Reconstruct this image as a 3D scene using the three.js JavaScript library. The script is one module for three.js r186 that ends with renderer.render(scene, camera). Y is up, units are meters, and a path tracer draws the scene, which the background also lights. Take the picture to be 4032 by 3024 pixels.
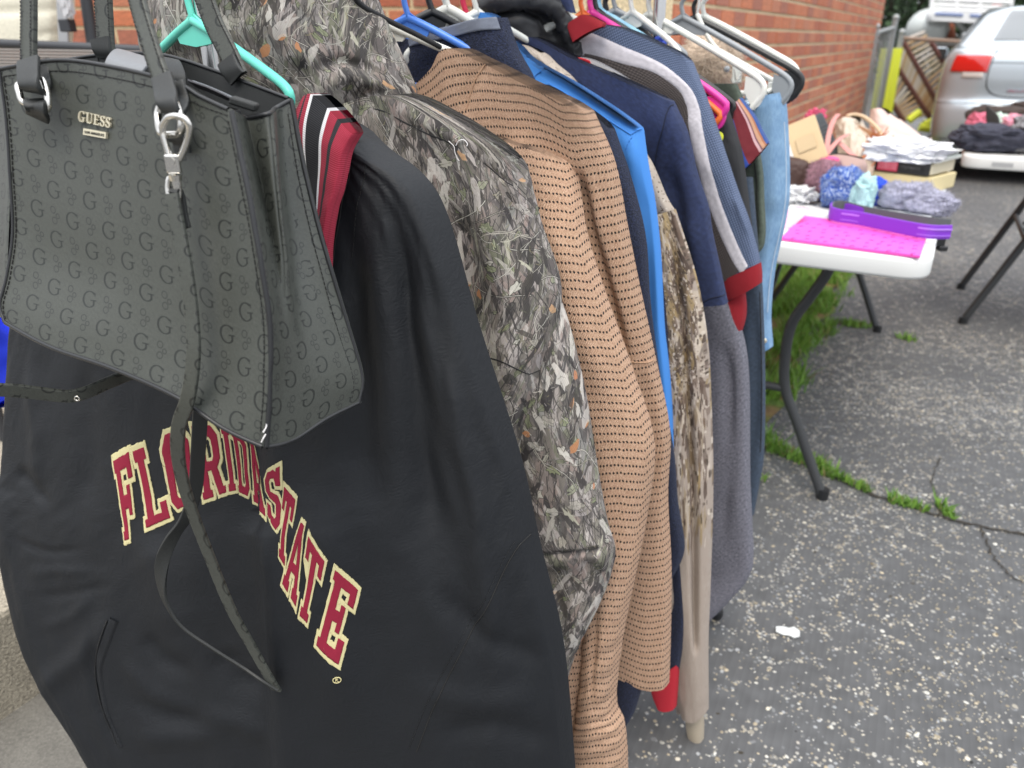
import * as THREE from 'three';
import { mergeGeometries, mergeVertices, toCreasedNormals } from 'three/addons/utils/BufferGeometryUtils.js';
import { RoundedBoxGeometry } from 'three/addons/geometries/RoundedBoxGeometry.js';
import { ImprovedNoise } from 'three/addons/math/ImprovedNoise.js';
import { TessellateModifier } from 'three/addons/modifiers/TessellateModifier.js';
import { TextGeometry } from 'three/addons/geometries/TextGeometry.js';
import { FontLoader } from 'three/addons/loaders/FontLoader.js';

// ------------------------------------------------------------------ camera, sky, sun, exposure
const EYE = 1.15, PITCH = 24.15 * Math.PI / 180, FPX = 3033;
const scene = new THREE.Scene();
const camera = new THREE.PerspectiveCamera(53.0, 4 / 3, 0.02, 400);
camera.position.set(0, EYE, 0);
camera.rotation.set(-PITCH, 0, 0);
camera.focus = 0.78;
camera.userData.fStop = 6;
const renderer = new THREE.WebGLRenderer({ antialias: true });
renderer.toneMapping = THREE.LinearToneMapping;
renderer.toneMappingExposure = 1.55;
renderer.shadowMap.enabled = true;

const V = (x, y, z) => new THREE.Vector3(x, y, z);
let seed = 12345;
const rnd = () => { seed = (seed * 1664525 + 1013904223) >>> 0; return seed / 4294967296; };
const rr = (a, b) => a + (b - a) * rnd();
const pick = (a) => a[Math.floor(rnd() * a.length)];
const clamp = (x, a = 0, b = 1) => Math.min(b, Math.max(a, x));
const lerp = (a, b, t) => a + (b - a) * t;
const smooth = (a, b, x) => { const t = clamp((x - a) / (b - a)); return t * t * (3 - 2 * t); };
const PN = new ImprovedNoise();
const nz = (x, y, z = 0) => PN.noise(x, y, z);
const fbm = (x, y, z = 0, o = 4) => { let s = 0, a = 0.5; for (let i = 0; i < o; i++) { s += a * nz(x, y, z + i * 7.3); x *= 2.03; y *= 2.03; a *= 0.5; } return s; };

{ // overcast sky: bright zenith, a third of that at the horizon, with faint cloud mottling
  const W = 512, H = 256, d = new Float32Array(W * H * 4);
  for (let j = 0; j < H; j++) for (let i = 0; i < W; i++) {
    const el = (j + 0.5) / H * Math.PI - Math.PI / 2, az = i / W * Math.PI * 2;
    const s = Math.max(0, Math.sin(el)), cx = Math.cos(az) * Math.cos(el), cz = Math.sin(az) * Math.cos(el);
    const c = 1 + 0.35 * fbm(cx * 2.2 / (s + 0.35), cz * 2.2 / (s + 0.35), 3.1, 4);
    const L = (1 + 2 * s) / 3 * 1.75 * c, o = (j * W + i) * 4;
    d[o] = L * 0.95; d[o + 1] = L * 0.985; d[o + 2] = L * 1.04; d[o + 3] = 1;
  }
  const t = new THREE.DataTexture(d, W, H, THREE.RGBAFormat, THREE.FloatType);
  t.mapping = THREE.EquirectangularReflectionMapping; t.magFilter = THREE.LinearFilter; t.minFilter = THREE.LinearFilter; t.needsUpdate = true;
  scene.background = t; scene.environment = t;
}
const sun = new THREE.DirectionalLight(0xfff3e2, 1.3);
sun.position.set(-1.5, 12, 6.5); sun.castShadow = true; sun.shadow.radius = 40;
sun.shadow.mapSize.set(2048, 2048);
Object.assign(sun.shadow.camera, { left: -12, right: 12, top: 12, bottom: -12, near: 0.5, far: 40 });
scene.add(sun, sun.target);

// ------------------------------------------------------------------ placing things: a sight line of the photograph, cut at a distance or at a height
function ray(px, py) {
  const x = (px - 2016) / FPX, y = (1512 - py) / FPX, c = Math.cos(PITCH), s = Math.sin(PITCH);
  return V(x, -s + y * c, -c - y * s);
}
let DS = 1; // metres per unit of the distances below: the rack stands closer than first paced out
const at = (px, py, D) => { const d = ray(px, py); return V(0, EYE, 0).addScaledVector(d, D * DS / -d.z); };
const onPlane = (px, py, h = 0) => { const d = ray(px, py); return V(0, EYE, 0).addScaledVector(d, (h - EYE) / d.y); };
function project(p) { // back to photograph pixels, to find a spot on a surface
  const c = Math.cos(PITCH), s = Math.sin(PITCH), y = p.y - EYE, zc = -p.z * c - y * s;
  return [2016 + FPX * p.x / zc, 1512 - FPX * (y * c + -p.z * s) / zc];
}

// ------------------------------------------------------------------ naming
const taken = new Map();
const numbered = (n) => { const k = (taken.get(n) ?? -1) + 1; taken.set(n, k); return k ? n + '_' + String(k).padStart(3, '0') : n; };
function tag(o, label, category, group, kind) {
  o.userData.label = label; if (category) o.userData.category = category;
  if (group) o.userData.group = group;
  if (kind) o.userData.kind = kind;
  return o;
}
function thing(name, label, category, pos, group) {
  const g = new THREE.Group(); g.name = numbered(name); if (pos) g.position.copy(pos);
  scene.add(g); return tag(g, label, category, group);
}
function mesh(name, geo, m, parent) {
  const o = new THREE.Mesh(geo, m); o.castShadow = o.receiveShadow = true;
  o.name = parent ? name : numbered(name);
  if (parent && parent.isGroup && parent !== scene) { o.position.copy(parent.position).negate(); }
  (parent ?? scene).add(o); return o;
}
function structure(name, geo, m, label) { const o = mesh(name, geo, m); o.userData.kind = 'structure'; if (label) o.userData.label = label; return o; }

const MG = (list) => mergeGeometries(list.map((g) => { const h = g.index ? g.toNonIndexed() : g; for (const k of Object.keys(h.attributes)) if (!['position', 'normal', 'uv'].includes(k)) h.deleteAttribute(k); return h; }));

// ------------------------------------------------------------------ textures
function canvasTex(w, h, draw, srgb = true) {
  const c = document.createElement('canvas'); c.width = w; c.height = h; draw(c.getContext('2d'), w, h);
  const t = new THREE.CanvasTexture(c); t.wrapS = t.wrapT = THREE.RepeatWrapping; t.magFilter = THREE.LinearFilter;
  if (srgb) t.colorSpace = THREE.SRGBColorSpace; return t;
}
function dataTex(w, h, f, srgb = true) { // f(u, v) -> [r,g,b] in 0..255 or a grey
  const d = new Uint8Array(w * h * 4);
  for (let j = 0; j < h; j++) for (let i = 0; i < w; i++) {
    const r = f(i / w, j / h, i, j), o = (j * w + i) * 4;
    if (Array.isArray(r)) { d[o] = clamp(r[0], 0, 255); d[o + 1] = clamp(r[1], 0, 255); d[o + 2] = clamp(r[2], 0, 255); } else d[o] = d[o + 1] = d[o + 2] = clamp(r, 0, 255);
    d[o + 3] = 255;
  }
  const t = new THREE.DataTexture(d, w, h); t.wrapS = t.wrapT = THREE.RepeatWrapping; t.magFilter = THREE.LinearFilter; t.minFilter = THREE.LinearMipmapLinearFilter; t.generateMipmaps = true;
  if (srgb) t.colorSpace = THREE.SRGBColorSpace; t.needsUpdate = true; return t;
}
const tnoise = (u, v, f, z = 0) => { // tileable noise
  const x = u * f, y = v * f, fx = (x % f) / f, fy = (y % f) / f;
  return (nz(x, y, z) * (1 - fx) + nz(x - f, y, z) * fx) * (1 - fy) + (nz(x, y - f, z) * (1 - fx) + nz(x - f, y - f, z) * fx) * fy;
};
const rep = (t, metres, my) => { const c = t.clone(); c.repeat.set(1 / metres, 1 / (my ?? metres)); c.needsUpdate = true; return c; };
function M(color, rough = 0.8, o = {}) {
  const p = { roughness: rough, side: THREE.DoubleSide, ...o };
  if (color !== null) p.color = Array.isArray(color) ? new THREE.Color().setRGB(...color) : new THREE.Color(color);
  return (o.sheen || o.clearcoat || o.transmission || o.specularIntensity !== undefined) ? new THREE.MeshPhysicalMaterial(p) : new THREE.MeshStandardMaterial(p);
}
const rgb = (r, g, b) => `rgb(${r | 0},${g | 0},${b | 0})`;
function wrapDraw(g, w, h, x, y, r, f) { for (const ox of [-w, 0, w]) for (const oy of [-h, 0, h]) { if (x + ox + r < 0 || x + ox - r > w || y + oy + r < 0 || y + oy - r > h) continue; g.save(); g.translate(x + ox, y + oy); f(g); g.restore(); } }

// ------------------------------------------------------------------ draped surfaces
const AWAY = V(0.62, 0, -0.78);
const cr = (a, b, c, d, t) => 0.5 * (2 * b + (c - a) * t + (2 * a - 5 * b + 4 * c - d) * t * t + (3 * b - a - 3 * c + d) * t * t * t);
function cr1(P, t) { // Catmull-Rom through an array of Vector3
  const n = P.length - 1, f = clamp(t, 0, 1) * n, i = Math.min(Math.floor(f), n - 1), k = f - i;
  const g = (j) => (j < 0 ? P[0].clone().multiplyScalar(2).sub(P[1]) : j > n ? P[n].clone().multiplyScalar(2).sub(P[n - 1]) : P[j]);
  const a = g(i - 1), b = g(i), c = g(i + 1), d = g(i + 2);
  return V(cr(a.x, b.x, c.x, d.x, k), cr(a.y, b.y, c.y, d.y, k), cr(a.z, b.z, c.z, d.z, k));
}
class Surf {
  constructor(rows, { T = 0, cap = 4, away = AWAY } = {}) {
    this.rows = rows.map((r) => r.map((p) => (p.isVector3 ? p : at(...p)))); this.k = DS; this.T = T * DS; this.cap = cap; this.away = away; this.fold = () => 0; this.flip = 1;
    const N = this.N(0.5, 0.5), P = this.P(0.5, 0.5); if (N.dot(V(0, EYE, 0).sub(P)) < 0) this.flip = -1;
    this.W = 0; this.H = 0;
    for (let i = 0; i < 20; i++) { this.W += this.P(i / 20, 0.5).distanceTo(this.P((i + 1) / 20, 0.5)); this.H += this.P(0.5, i / 20).distanceTo(this.P(0.5, (i + 1) / 20)); }
  }
  P(u, v) {
    const R = this.rows, n = R.length - 1, f = clamp(v, 0, 1) * n, i = Math.min(Math.floor(f), n - 1), k = f - i;
    const b = cr1(R[i], u), c = cr1(R[i + 1], u), a = i > 0 ? cr1(R[i - 1], u) : b.clone().multiplyScalar(2).sub(c), d = i + 2 <= n ? cr1(R[i + 2], u) : c.clone().multiplyScalar(2).sub(b);
    return V(cr(a.x, b.x, c.x, d.x, k), cr(a.y, b.y, c.y, d.y, k), cr(a.z, b.z, c.z, d.z, k));
  }
  N(u, v) {
    const e = 0.004, a = this.P(Math.min(1, u + e), v).sub(this.P(Math.max(0, u - e), v)), b = this.P(u, Math.min(1, v + e)).sub(this.P(u, Math.max(0, v - e)));
    return a.cross(b).normalize().multiplyScalar(this.flip);
  }
  capAt(u) { return Math.pow(Math.max(0, 1 - Math.pow(Math.abs(2 * u - 1), this.cap)), 1 / this.cap); }
  front(u, v, off = 0) { const c = this.capAt(u); return this.P(u, v).addScaledVector(this.N(u, v), this.k * this.fold(u, v) * Math.min(1, c * 1.6) + off * this.k).addScaledVector(this.away, -this.T * c); }
  back(u, v) { return this.P(u, v).addScaledVector(this.away, this.T * this.capAt(u)).addScaledVector(this.N(u, v), this.k * this.fold(u, v) * 0.5 * Math.min(1, this.capAt(u) * 1.6)); }
  table() { if (!this.tab) { this.tab = []; for (let j = 0; j <= 70; j++) for (let i = 0; i <= 70; i++) this.tab.push([i / 70, j / 70, ...project(this.front(i / 70, j / 70))]); } return this.tab; }
  inv(px, py) { // surface spot seen at a pixel
    let best = null, bd = 1e9; for (const r of this.table()) { const d = (r[2] - px) ** 2 + (r[3] - py) ** 2; if (d < bd) { bd = d; best = r; } }
    let [u, v] = best;
    for (let k = 0; k < 6; k++) {
      const e = 0.003, a = project(this.front(u, v)), b = project(this.front(u + e, v)), c = project(this.front(u, v + e));
      const j11 = (b[0] - a[0]) / e, j21 = (b[1] - a[1]) / e, j12 = (c[0] - a[0]) / e, j22 = (c[1] - a[1]) / e, det = j11 * j22 - j12 * j21; if (Math.abs(det) < 1) break;
      const dx = px - a[0], dy = py - a[1], du = clamp((dx * j22 - dy * j12) / det, -0.03, 0.03), dv = clamp((dy * j11 - dx * j21) / det, -0.03, 0.03);
      u = clamp(u + du, 0, 1); v = clamp(v + dv, 0, 1);
    }
    return [u, v];
  }
}
const segDist = (x, y, ax, ay, bx, by) => { const dx = bx - ax, dy = by - ay, t = clamp(((x - ax) * dx + (y - ay) * dy) / (dx * dx + dy * dy + 1e-9)); const ex = x - ax - dx * t, ey = y - ay - dy * t; return [Math.hypot(ex, ey), t, Math.sign(dx * ey - dy * ex)]; };
// folds: list of {p:[[px,py],...], w: metres, a: metres, step: true for an overlapping fold}; n(u, v) in metres adds soft creasing
function setFolds(S, folds, n) {
  const F = folds.map((f) => ({ ...f, q: f.p.map(([x, y]) => { const [u, v] = S.inv(x, y); return [u * S.W, v * S.H]; }) }));
  S.fold = (u, v) => {
    let h = n ? n(u, v) : 0; const x = u * S.W, y = v * S.H;
    for (const f of F) {
      let d = 1e9, side = 1, tt = 0; const k = f.q.length - 1;
      for (let i = 0; i < k; i++) { const [e, t, s] = segDist(x, y, f.q[i][0], f.q[i][1], f.q[i + 1][0], f.q[i + 1][1]); if (e < d) { d = e; side = s; tt = (i + t) / k; } }
      const fw = f.w * S.k, fade = f.even ? 1 : Math.min(1, 4 * Math.min(tt, 1 - tt) + (f.end ?? 0.15));
      if (f.step) { const sd = d * side; h += f.a * fade * (1 / (1 + Math.exp(-sd / (fw * 0.22)))) * Math.exp(-Math.max(0, sd) / (fw * 2.4)); }
      else h += f.a * fade * Math.exp(-(d * d) / (fw * fw));
    }
    return h;
  };
  S.tab = null; return S;
}
function gridGeo(nu, nv, f, uvf, closed = false) {
  const pos = [], uv = [], idx = [];
  for (let j = 0; j <= nv; j++) for (let i = 0; i <= nu; i++) { const p = f(i / nu, j / nv); pos.push(p.x, p.y, p.z); uv.push(...uvf(i / nu, j / nv)); }
  for (let j = 0; j < nv; j++) for (let i = 0; i < nu; i++) { const a = j * (nu + 1) + i, b = a + 1, c = a + nu + 1, d = c + 1; idx.push(a, c, b, b, c, d); }
  const g = new THREE.BufferGeometry(); g.setAttribute('position', new THREE.Float32BufferAttribute(pos, 3)); g.setAttribute('uv', new THREE.Float32BufferAttribute(uv, 2)); g.setIndex(idx); g.computeVertexNormals(); return g;
}
function drapeGeo(S, nu = 56, nv = 84, byParam = false) {
  const n2 = nu * 2, map = (t) => lerp(t, 0.5 - 0.5 * Math.cos(Math.PI * t), 0.75);
  const f = (s, v) => (s <= 0.5 ? S.front(map(s * 2), v) : S.back(map(2 - s * 2), v));
  const g = gridGeo(n2, nv, f, (s, v) => [s <= 0.5 ? map(s * 2) * S.W : S.W * 2 - map(2 - s * 2) * S.W, (1 - v) * S.H]);
  if (!byParam) { // cloth lengths, measured along each row from its middle and down each column
    const p = g.attributes.position, uv = g.attributes.uv, P = (k) => V(p.getX(k), p.getY(k), p.getZ(k)), h = Math.round(nu / 2), row = n2 + 1;
    const cy = new Float32Array((nv + 1) * row); for (let j = nv - 1; j >= 0; j--) for (let i = 0; i <= n2; i++) cy[j * row + i] = cy[(j + 1) * row + i] + P(j * row + i).distanceTo(P((j + 1) * row + i));
    for (let j = 0; j <= nv; j++) { const b = j * row; let x = 0; uv.setX(b + h, 0.5); for (let i = h + 1; i <= n2; i++) { x += P(b + i).distanceTo(P(b + i - 1)); uv.setX(b + i, 0.5 + x); } x = 0; for (let i = h - 1; i >= 0; i--) { x += P(b + i).distanceTo(P(b + i + 1)); uv.setX(b + i, 0.5 - x); } for (let i = 0; i <= n2; i++) uv.setY(b + i, 0.75 * cy[b + i] + 0.25 * cy[b + h]); }
  }
  const idx = Array.from(g.index.array), base = nv * (n2 + 1);
  for (let i = 0; i < nu; i++) { const a = i, b = i + 1, c = n2 - i, d = n2 - i - 1; idx.push(a, b, c, b, d, c, base + a, base + c, base + b, base + b, base + c, base + d); }
  g.setIndex(idx); return g;
}
const drape = (name, S, m, parent, nu, nv, byParam) => mesh(name, drapeGeo(S, nu, nv, byParam), m, parent);
// a strip of cloth lying on a draped surface: u/v box, raised by off, its rim turned down
function patch(name, S, [u0, u1], [v0, v1], off, m, parent, nu = 24, nv = 24, uvf) {
  const f = (a, b) => { const rim = a < 0.001 || a > 0.999 || b < 0.001 || b > 0.999; return S.front(lerp(u0, u1, clamp(a)), lerp(v0, v1, clamp(b)), rim ? -0.0005 : off); };
  const q = (t, n) => (t <= 0 ? 0 : t >= 1 ? 1 : clamp((t * n - 1) / (n - 2), 0.0011, 0.9989));
  return mesh(name, gridGeo(nu, nv, (a, b) => f(q(a, nu), q(b, nv)), uvf ?? ((a, b) => [lerp(u0, u1, a) * S.W, (1 - lerp(v0, v1, b)) * S.H])), m, parent);
}
function strip(name, S, path, w, off, m, parent, n = 40) { // a ribbon along a uv path on a surface
  const q = path.map(([u, v]) => V(u, v, 0)); w *= DS;
  const g = gridGeo(6, n, (a, b) => {
    const p = cr1(q, b), t = cr1(q, Math.min(1, b + 0.01)).sub(cr1(q, Math.max(0, b - 0.01))); const tx = t.x * S.W, ty = t.y * S.H, L = Math.hypot(tx, ty) || 1;
    const s = (a - 0.5) * w, rim = a < 0.01 || a > 0.99; return S.front(clamp(p.x - ty / L * s / S.W), clamp(p.y + tx / L * s / S.H), rim ? -0.0004 : off);
  }, (a, b) => [a * w, b * S.H]);
  return mesh(name, g, m, parent);
}
const tubeGeo = (pts, r, seg = 40, rad = 8, closed = false) => new THREE.TubeGeometry(new THREE.CatmullRomCurve3(pts, closed, 'catmullrom', 0.5), seg, r, rad, closed);
const tube = (name, pts, r, m, parent, seg, rad) => mesh(name, tubeGeo(pts, r * DS, seg, rad), m, parent);
function seam(name, S, path, r, m, parent, off = 0.0004) { const q = path.map(([u, v]) => V(u, v, 0)), pts = []; for (let i = 0; i <= 50; i++) { const p = cr1(q, i / 50); pts.push(S.front(clamp(p.x), clamp(p.y), off)); } return tube(name, pts, r, m, parent, 100, 5); }
const pxPath = (S, L) => L.map(([x, y]) => S.inv(x, y));
// dashes of thread along a path
function stitches(name, S, path, len, gap, r, m, parent, off = 0.0006) {
  const q = path.map(([u, v]) => V(u, v, 0)), pts = []; for (let i = 0; i <= 300; i++) { const p = cr1(q, i / 300); pts.push(S.front(clamp(p.x), clamp(p.y), off)); }
  len *= DS; gap *= DS; r *= DS; const gs = []; let acc = 0, cur = [pts[0]];
  for (let i = 1; i < pts.length; i++) { acc += pts[i].distanceTo(pts[i - 1]); cur.push(pts[i]); if (acc >= len) { if (acc - len < gap || cur.length > 1) { const a = cur[0], b = cur[cur.length - 1]; gs.push(barGeo(a, b, r)); } acc = -gap; cur = []; } if (acc < 0) cur = [pts[i]]; }
  return gs.length ? mesh(name, MG(gs), m, parent) : null;
}
function barGeo(a, b, r, rad = 5, r2) { const d = b.clone().sub(a), L = d.length() || 1e-5; const g = new THREE.CylinderGeometry(r2 ?? r, r, L, rad, 1); g.applyQuaternion(new THREE.Quaternion().setFromUnitVectors(V(0, 1, 0), d.normalize())); g.translate((a.x + b.x) / 2, (a.y + b.y) / 2, (a.z + b.z) / 2); return g; }
const boxGeo = (w, h, d, x = 0, y = 0, z = 0) => new THREE.BoxGeometry(w, h, d).translate(x, y, z);
// a ribbon with thickness: pts centre line, side vectors along its width
function ribbonGeo(pts, sideFn, w0, th, n = 60) {
  th *= DS; const w = typeof w0 === 'function' ? (b) => w0(b) * DS : w0 * DS;
  const f = (s, b) => {
    const p = cr1(pts, b), t = cr1(pts, Math.min(1, b + 0.01)).sub(cr1(pts, Math.max(0, b - 0.01))).normalize(), s0 = sideFn(b, p, t).clone(); s0.addScaledVector(t, -s0.dot(t)).normalize();
    const nn = t.clone().cross(s0).normalize(), ww = typeof w === 'function' ? w(b) : w, a = s * Math.PI * 2, ca = Math.cos(a), sa = Math.sin(a), k = (x) => Math.sign(x) * Math.pow(Math.abs(x), 0.28);
    return p.addScaledVector(s0, k(ca) * ww / 2).addScaledVector(nn, k(sa) * th / 2);
  };
  let L = 0; for (let i = 0; i < 20; i++) L += cr1(pts, i / 20).distanceTo(cr1(pts, (i + 1) / 20));
  const W = typeof w === 'function' ? w(0.5) : w;
  return gridGeo(28, n, f, (a, b) => { const c = Math.cos(a * Math.PI * 2); return [Math.sign(c) * Math.pow(Math.abs(c), 0.28) * W / 2, b * L]; });
}

// ------------------------------------------------------------------ surface textures
const grain = dataTex(256, 256, (u, v) => 128 + 90 * tnoise(u, v, 60, 1) + 60 * tnoise(u, v, 120, 2), false);
const fleeceBump = dataTex(256, 256, (u, v) => 128 + 110 * tnoise(u, v, 40, 1) + 70 * tnoise(u, v, 90, 2), false);
const weaveBump = dataTex(128, 128, (u, v) => 128 + 60 * Math.sin((u + v) * Math.PI * 2 * 32) + 40 * tnoise(u, v, 30, 4), false);
const crinkle = dataTex(512, 512, (u, v) => { const w1 = 0.02 * tnoise(u, v, 8, 5), a = 1 - Math.abs(tnoise(u + w1, v * 0.5 + w1, 22, 1)) * 2.4, b = 1 - Math.abs(tnoise(u * 0.6 + 2 * w1, v + w1, 40, 2)) * 2.2, c = tnoise(u, v, 6, 3); return 110 + 62 * a * (0.55 + c) + 40 * b * (0.5 - c) + 14 * tnoise(u, v, 120, 4); }, false);
const mottled = (c, amp, f = 18, n2 = 0.5) => dataTex(256, 256, (u, v) => { const k = 1 + amp * (tnoise(u, v, f, 1) + n2 * tnoise(u, v, f * 4, 2) + n2 * 0.7 * tnoise(u, v, f * 7, 3)); return [c[0] * k, c[1] * k, c[2] * k]; });

// the worn asphalt: dark sealed islands in a net of bare pale stones
const asphaltTex = canvasTex(2048, 2048, (g, w, h) => {
  const img = g.createImageData(w, h), d = img.data;
  for (let j = 0; j < h; j++) for (let i = 0; i < w; i++) {
    const u = i / w, v = j / h, n = tnoise(u, v, 14, 1) * 9 + tnoise(u, v, 90, 2) * 14 + ((i * 7919 + j * 104729) % 97 / 97 - 0.5) * 15, o = (j * w + i) * 4, k = 86 + n;
    d[o] = k * 0.99; d[o + 1] = k * 1.0; d[o + 2] = k * 1.02; d[o + 3] = 255;
  }
  g.putImageData(img, 0, 0);
  const cells = [], GN = 30; for (let j = 0; j < GN; j++) for (let i = 0; i < GN; i++) cells.push([(i + rr(0.08, 0.92)) / GN, (j + rr(0.08, 0.92)) / GN]);
  const net = (u, v) => { u += 0.006 * tnoise(u, v, 40, 8); v += 0.006 * tnoise(u, v, 40, 9); let a = 9, b = 9; const ci = Math.floor(u * GN), cj = Math.floor(v * GN); for (let y = -1; y <= 1; y++) for (let x = -1; x <= 1; x++) { const c = cells[((cj + y + GN) % GN) * GN + ((ci + x + GN) % GN)]; let dx = Math.abs(c[0] - u), dy = Math.abs(c[1] - v); dx = Math.min(dx, 1 - dx); dy = Math.min(dy, 1 - dy); const q = Math.hypot(dx, dy); if (q < a) { b = a; a = q; } else if (q < b) b = q; } return (b - a) * GN; };
  for (let k = 0; k < 230000; k++) {
    const u = rnd(), v = rnd(), e = net(u, v), area = smooth(-0.25, 0.35, tnoise(u, v, 5, 5));
    const p = Math.exp(-e * e / (0.008 + 0.02 * area)) * (0.32 + 0.5 * area) + 0.05 + 0.2 * area * area; if (rnd() > p) continue;
    const r = rr(0.8, 3.0) * (rnd() < 0.12 ? 1.5 : 1), t = rr(0.75, 1.12), c = pick([[188, 182, 168], [168, 164, 156], [200, 198, 190], [150, 144, 132], [174, 162, 140], [150, 152, 154], [130, 132, 134]]);
    wrapDraw(g, w, h, u * w, v * h, 8, (q) => { q.fillStyle = rgb(c[0] * t, c[1] * t, c[2] * t); q.beginPath(); q.ellipse(0, 0, r, r * rr(0.55, 1), rr(0, 3), 0, 7); q.fill(); });
  }
  for (let k = 0; k < 260; k++) { const s = rr(1.5, 4); wrapDraw(g, w, h, rnd() * w, rnd() * h, 10, (q) => { q.fillStyle = pick(['#2a2a29', '#3a352c', '#6a5c42']); q.beginPath(); q.ellipse(0, 0, s, s * 0.6, rr(0, 3), 0, 7); q.fill(); }); }
});
const concreteTex = dataTex(512, 512, (u, v) => { const n = tnoise(u, v, 70, 1), b = tnoise(u, v, 8, 2), f = tnoise(u, v, 160, 3), k = 150 + 24 * b + 22 * n + 34 * f; return [k * 1.0, k * 0.98, k * 0.93]; });
const roughConcrete = dataTex(512, 512, (u, v) => { const n = tnoise(u, v, 60, 1), b = tnoise(u, v, 10, 2), f = tnoise(u, v, 120, 3), k = 152 + 24 * b + 60 * n + 60 * f; return [k * 1.02, k * 0.97, k * 0.87]; });
const soilTex = dataTex(256, 256, (u, v) => { const n = tnoise(u, v, 30, 1), b = tnoise(u, v, 6, 2), g = smooth(-0.3, 0.25, b); return [lerp(120, 84, g) + 40 * n, lerp(98, 108, g) + 40 * n, lerp(66, 44, g) + 24 * n]; });
const brickTex = (c) => dataTex(256, 128, (u, v) => { const streak = tnoise(u, v * 0.12, 60, 1), b = tnoise(u, v, 6, 2), f = tnoise(u, v, 70, 3), k = 1 + 0.22 * streak + 0.2 * b + 0.2 * f; return [c[0] * k, c[1] * k * (1 - 0.06 * b), c[2] * k * (1 - 0.08 * b)]; });
const mortarTex = dataTex(256, 256, (u, v) => { const k = 1 + 0.25 * tnoise(u, v, 40, 1) + 0.2 * tnoise(u, v, 90, 2); return [200 * k, 184 * k, 150 * k]; });

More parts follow.
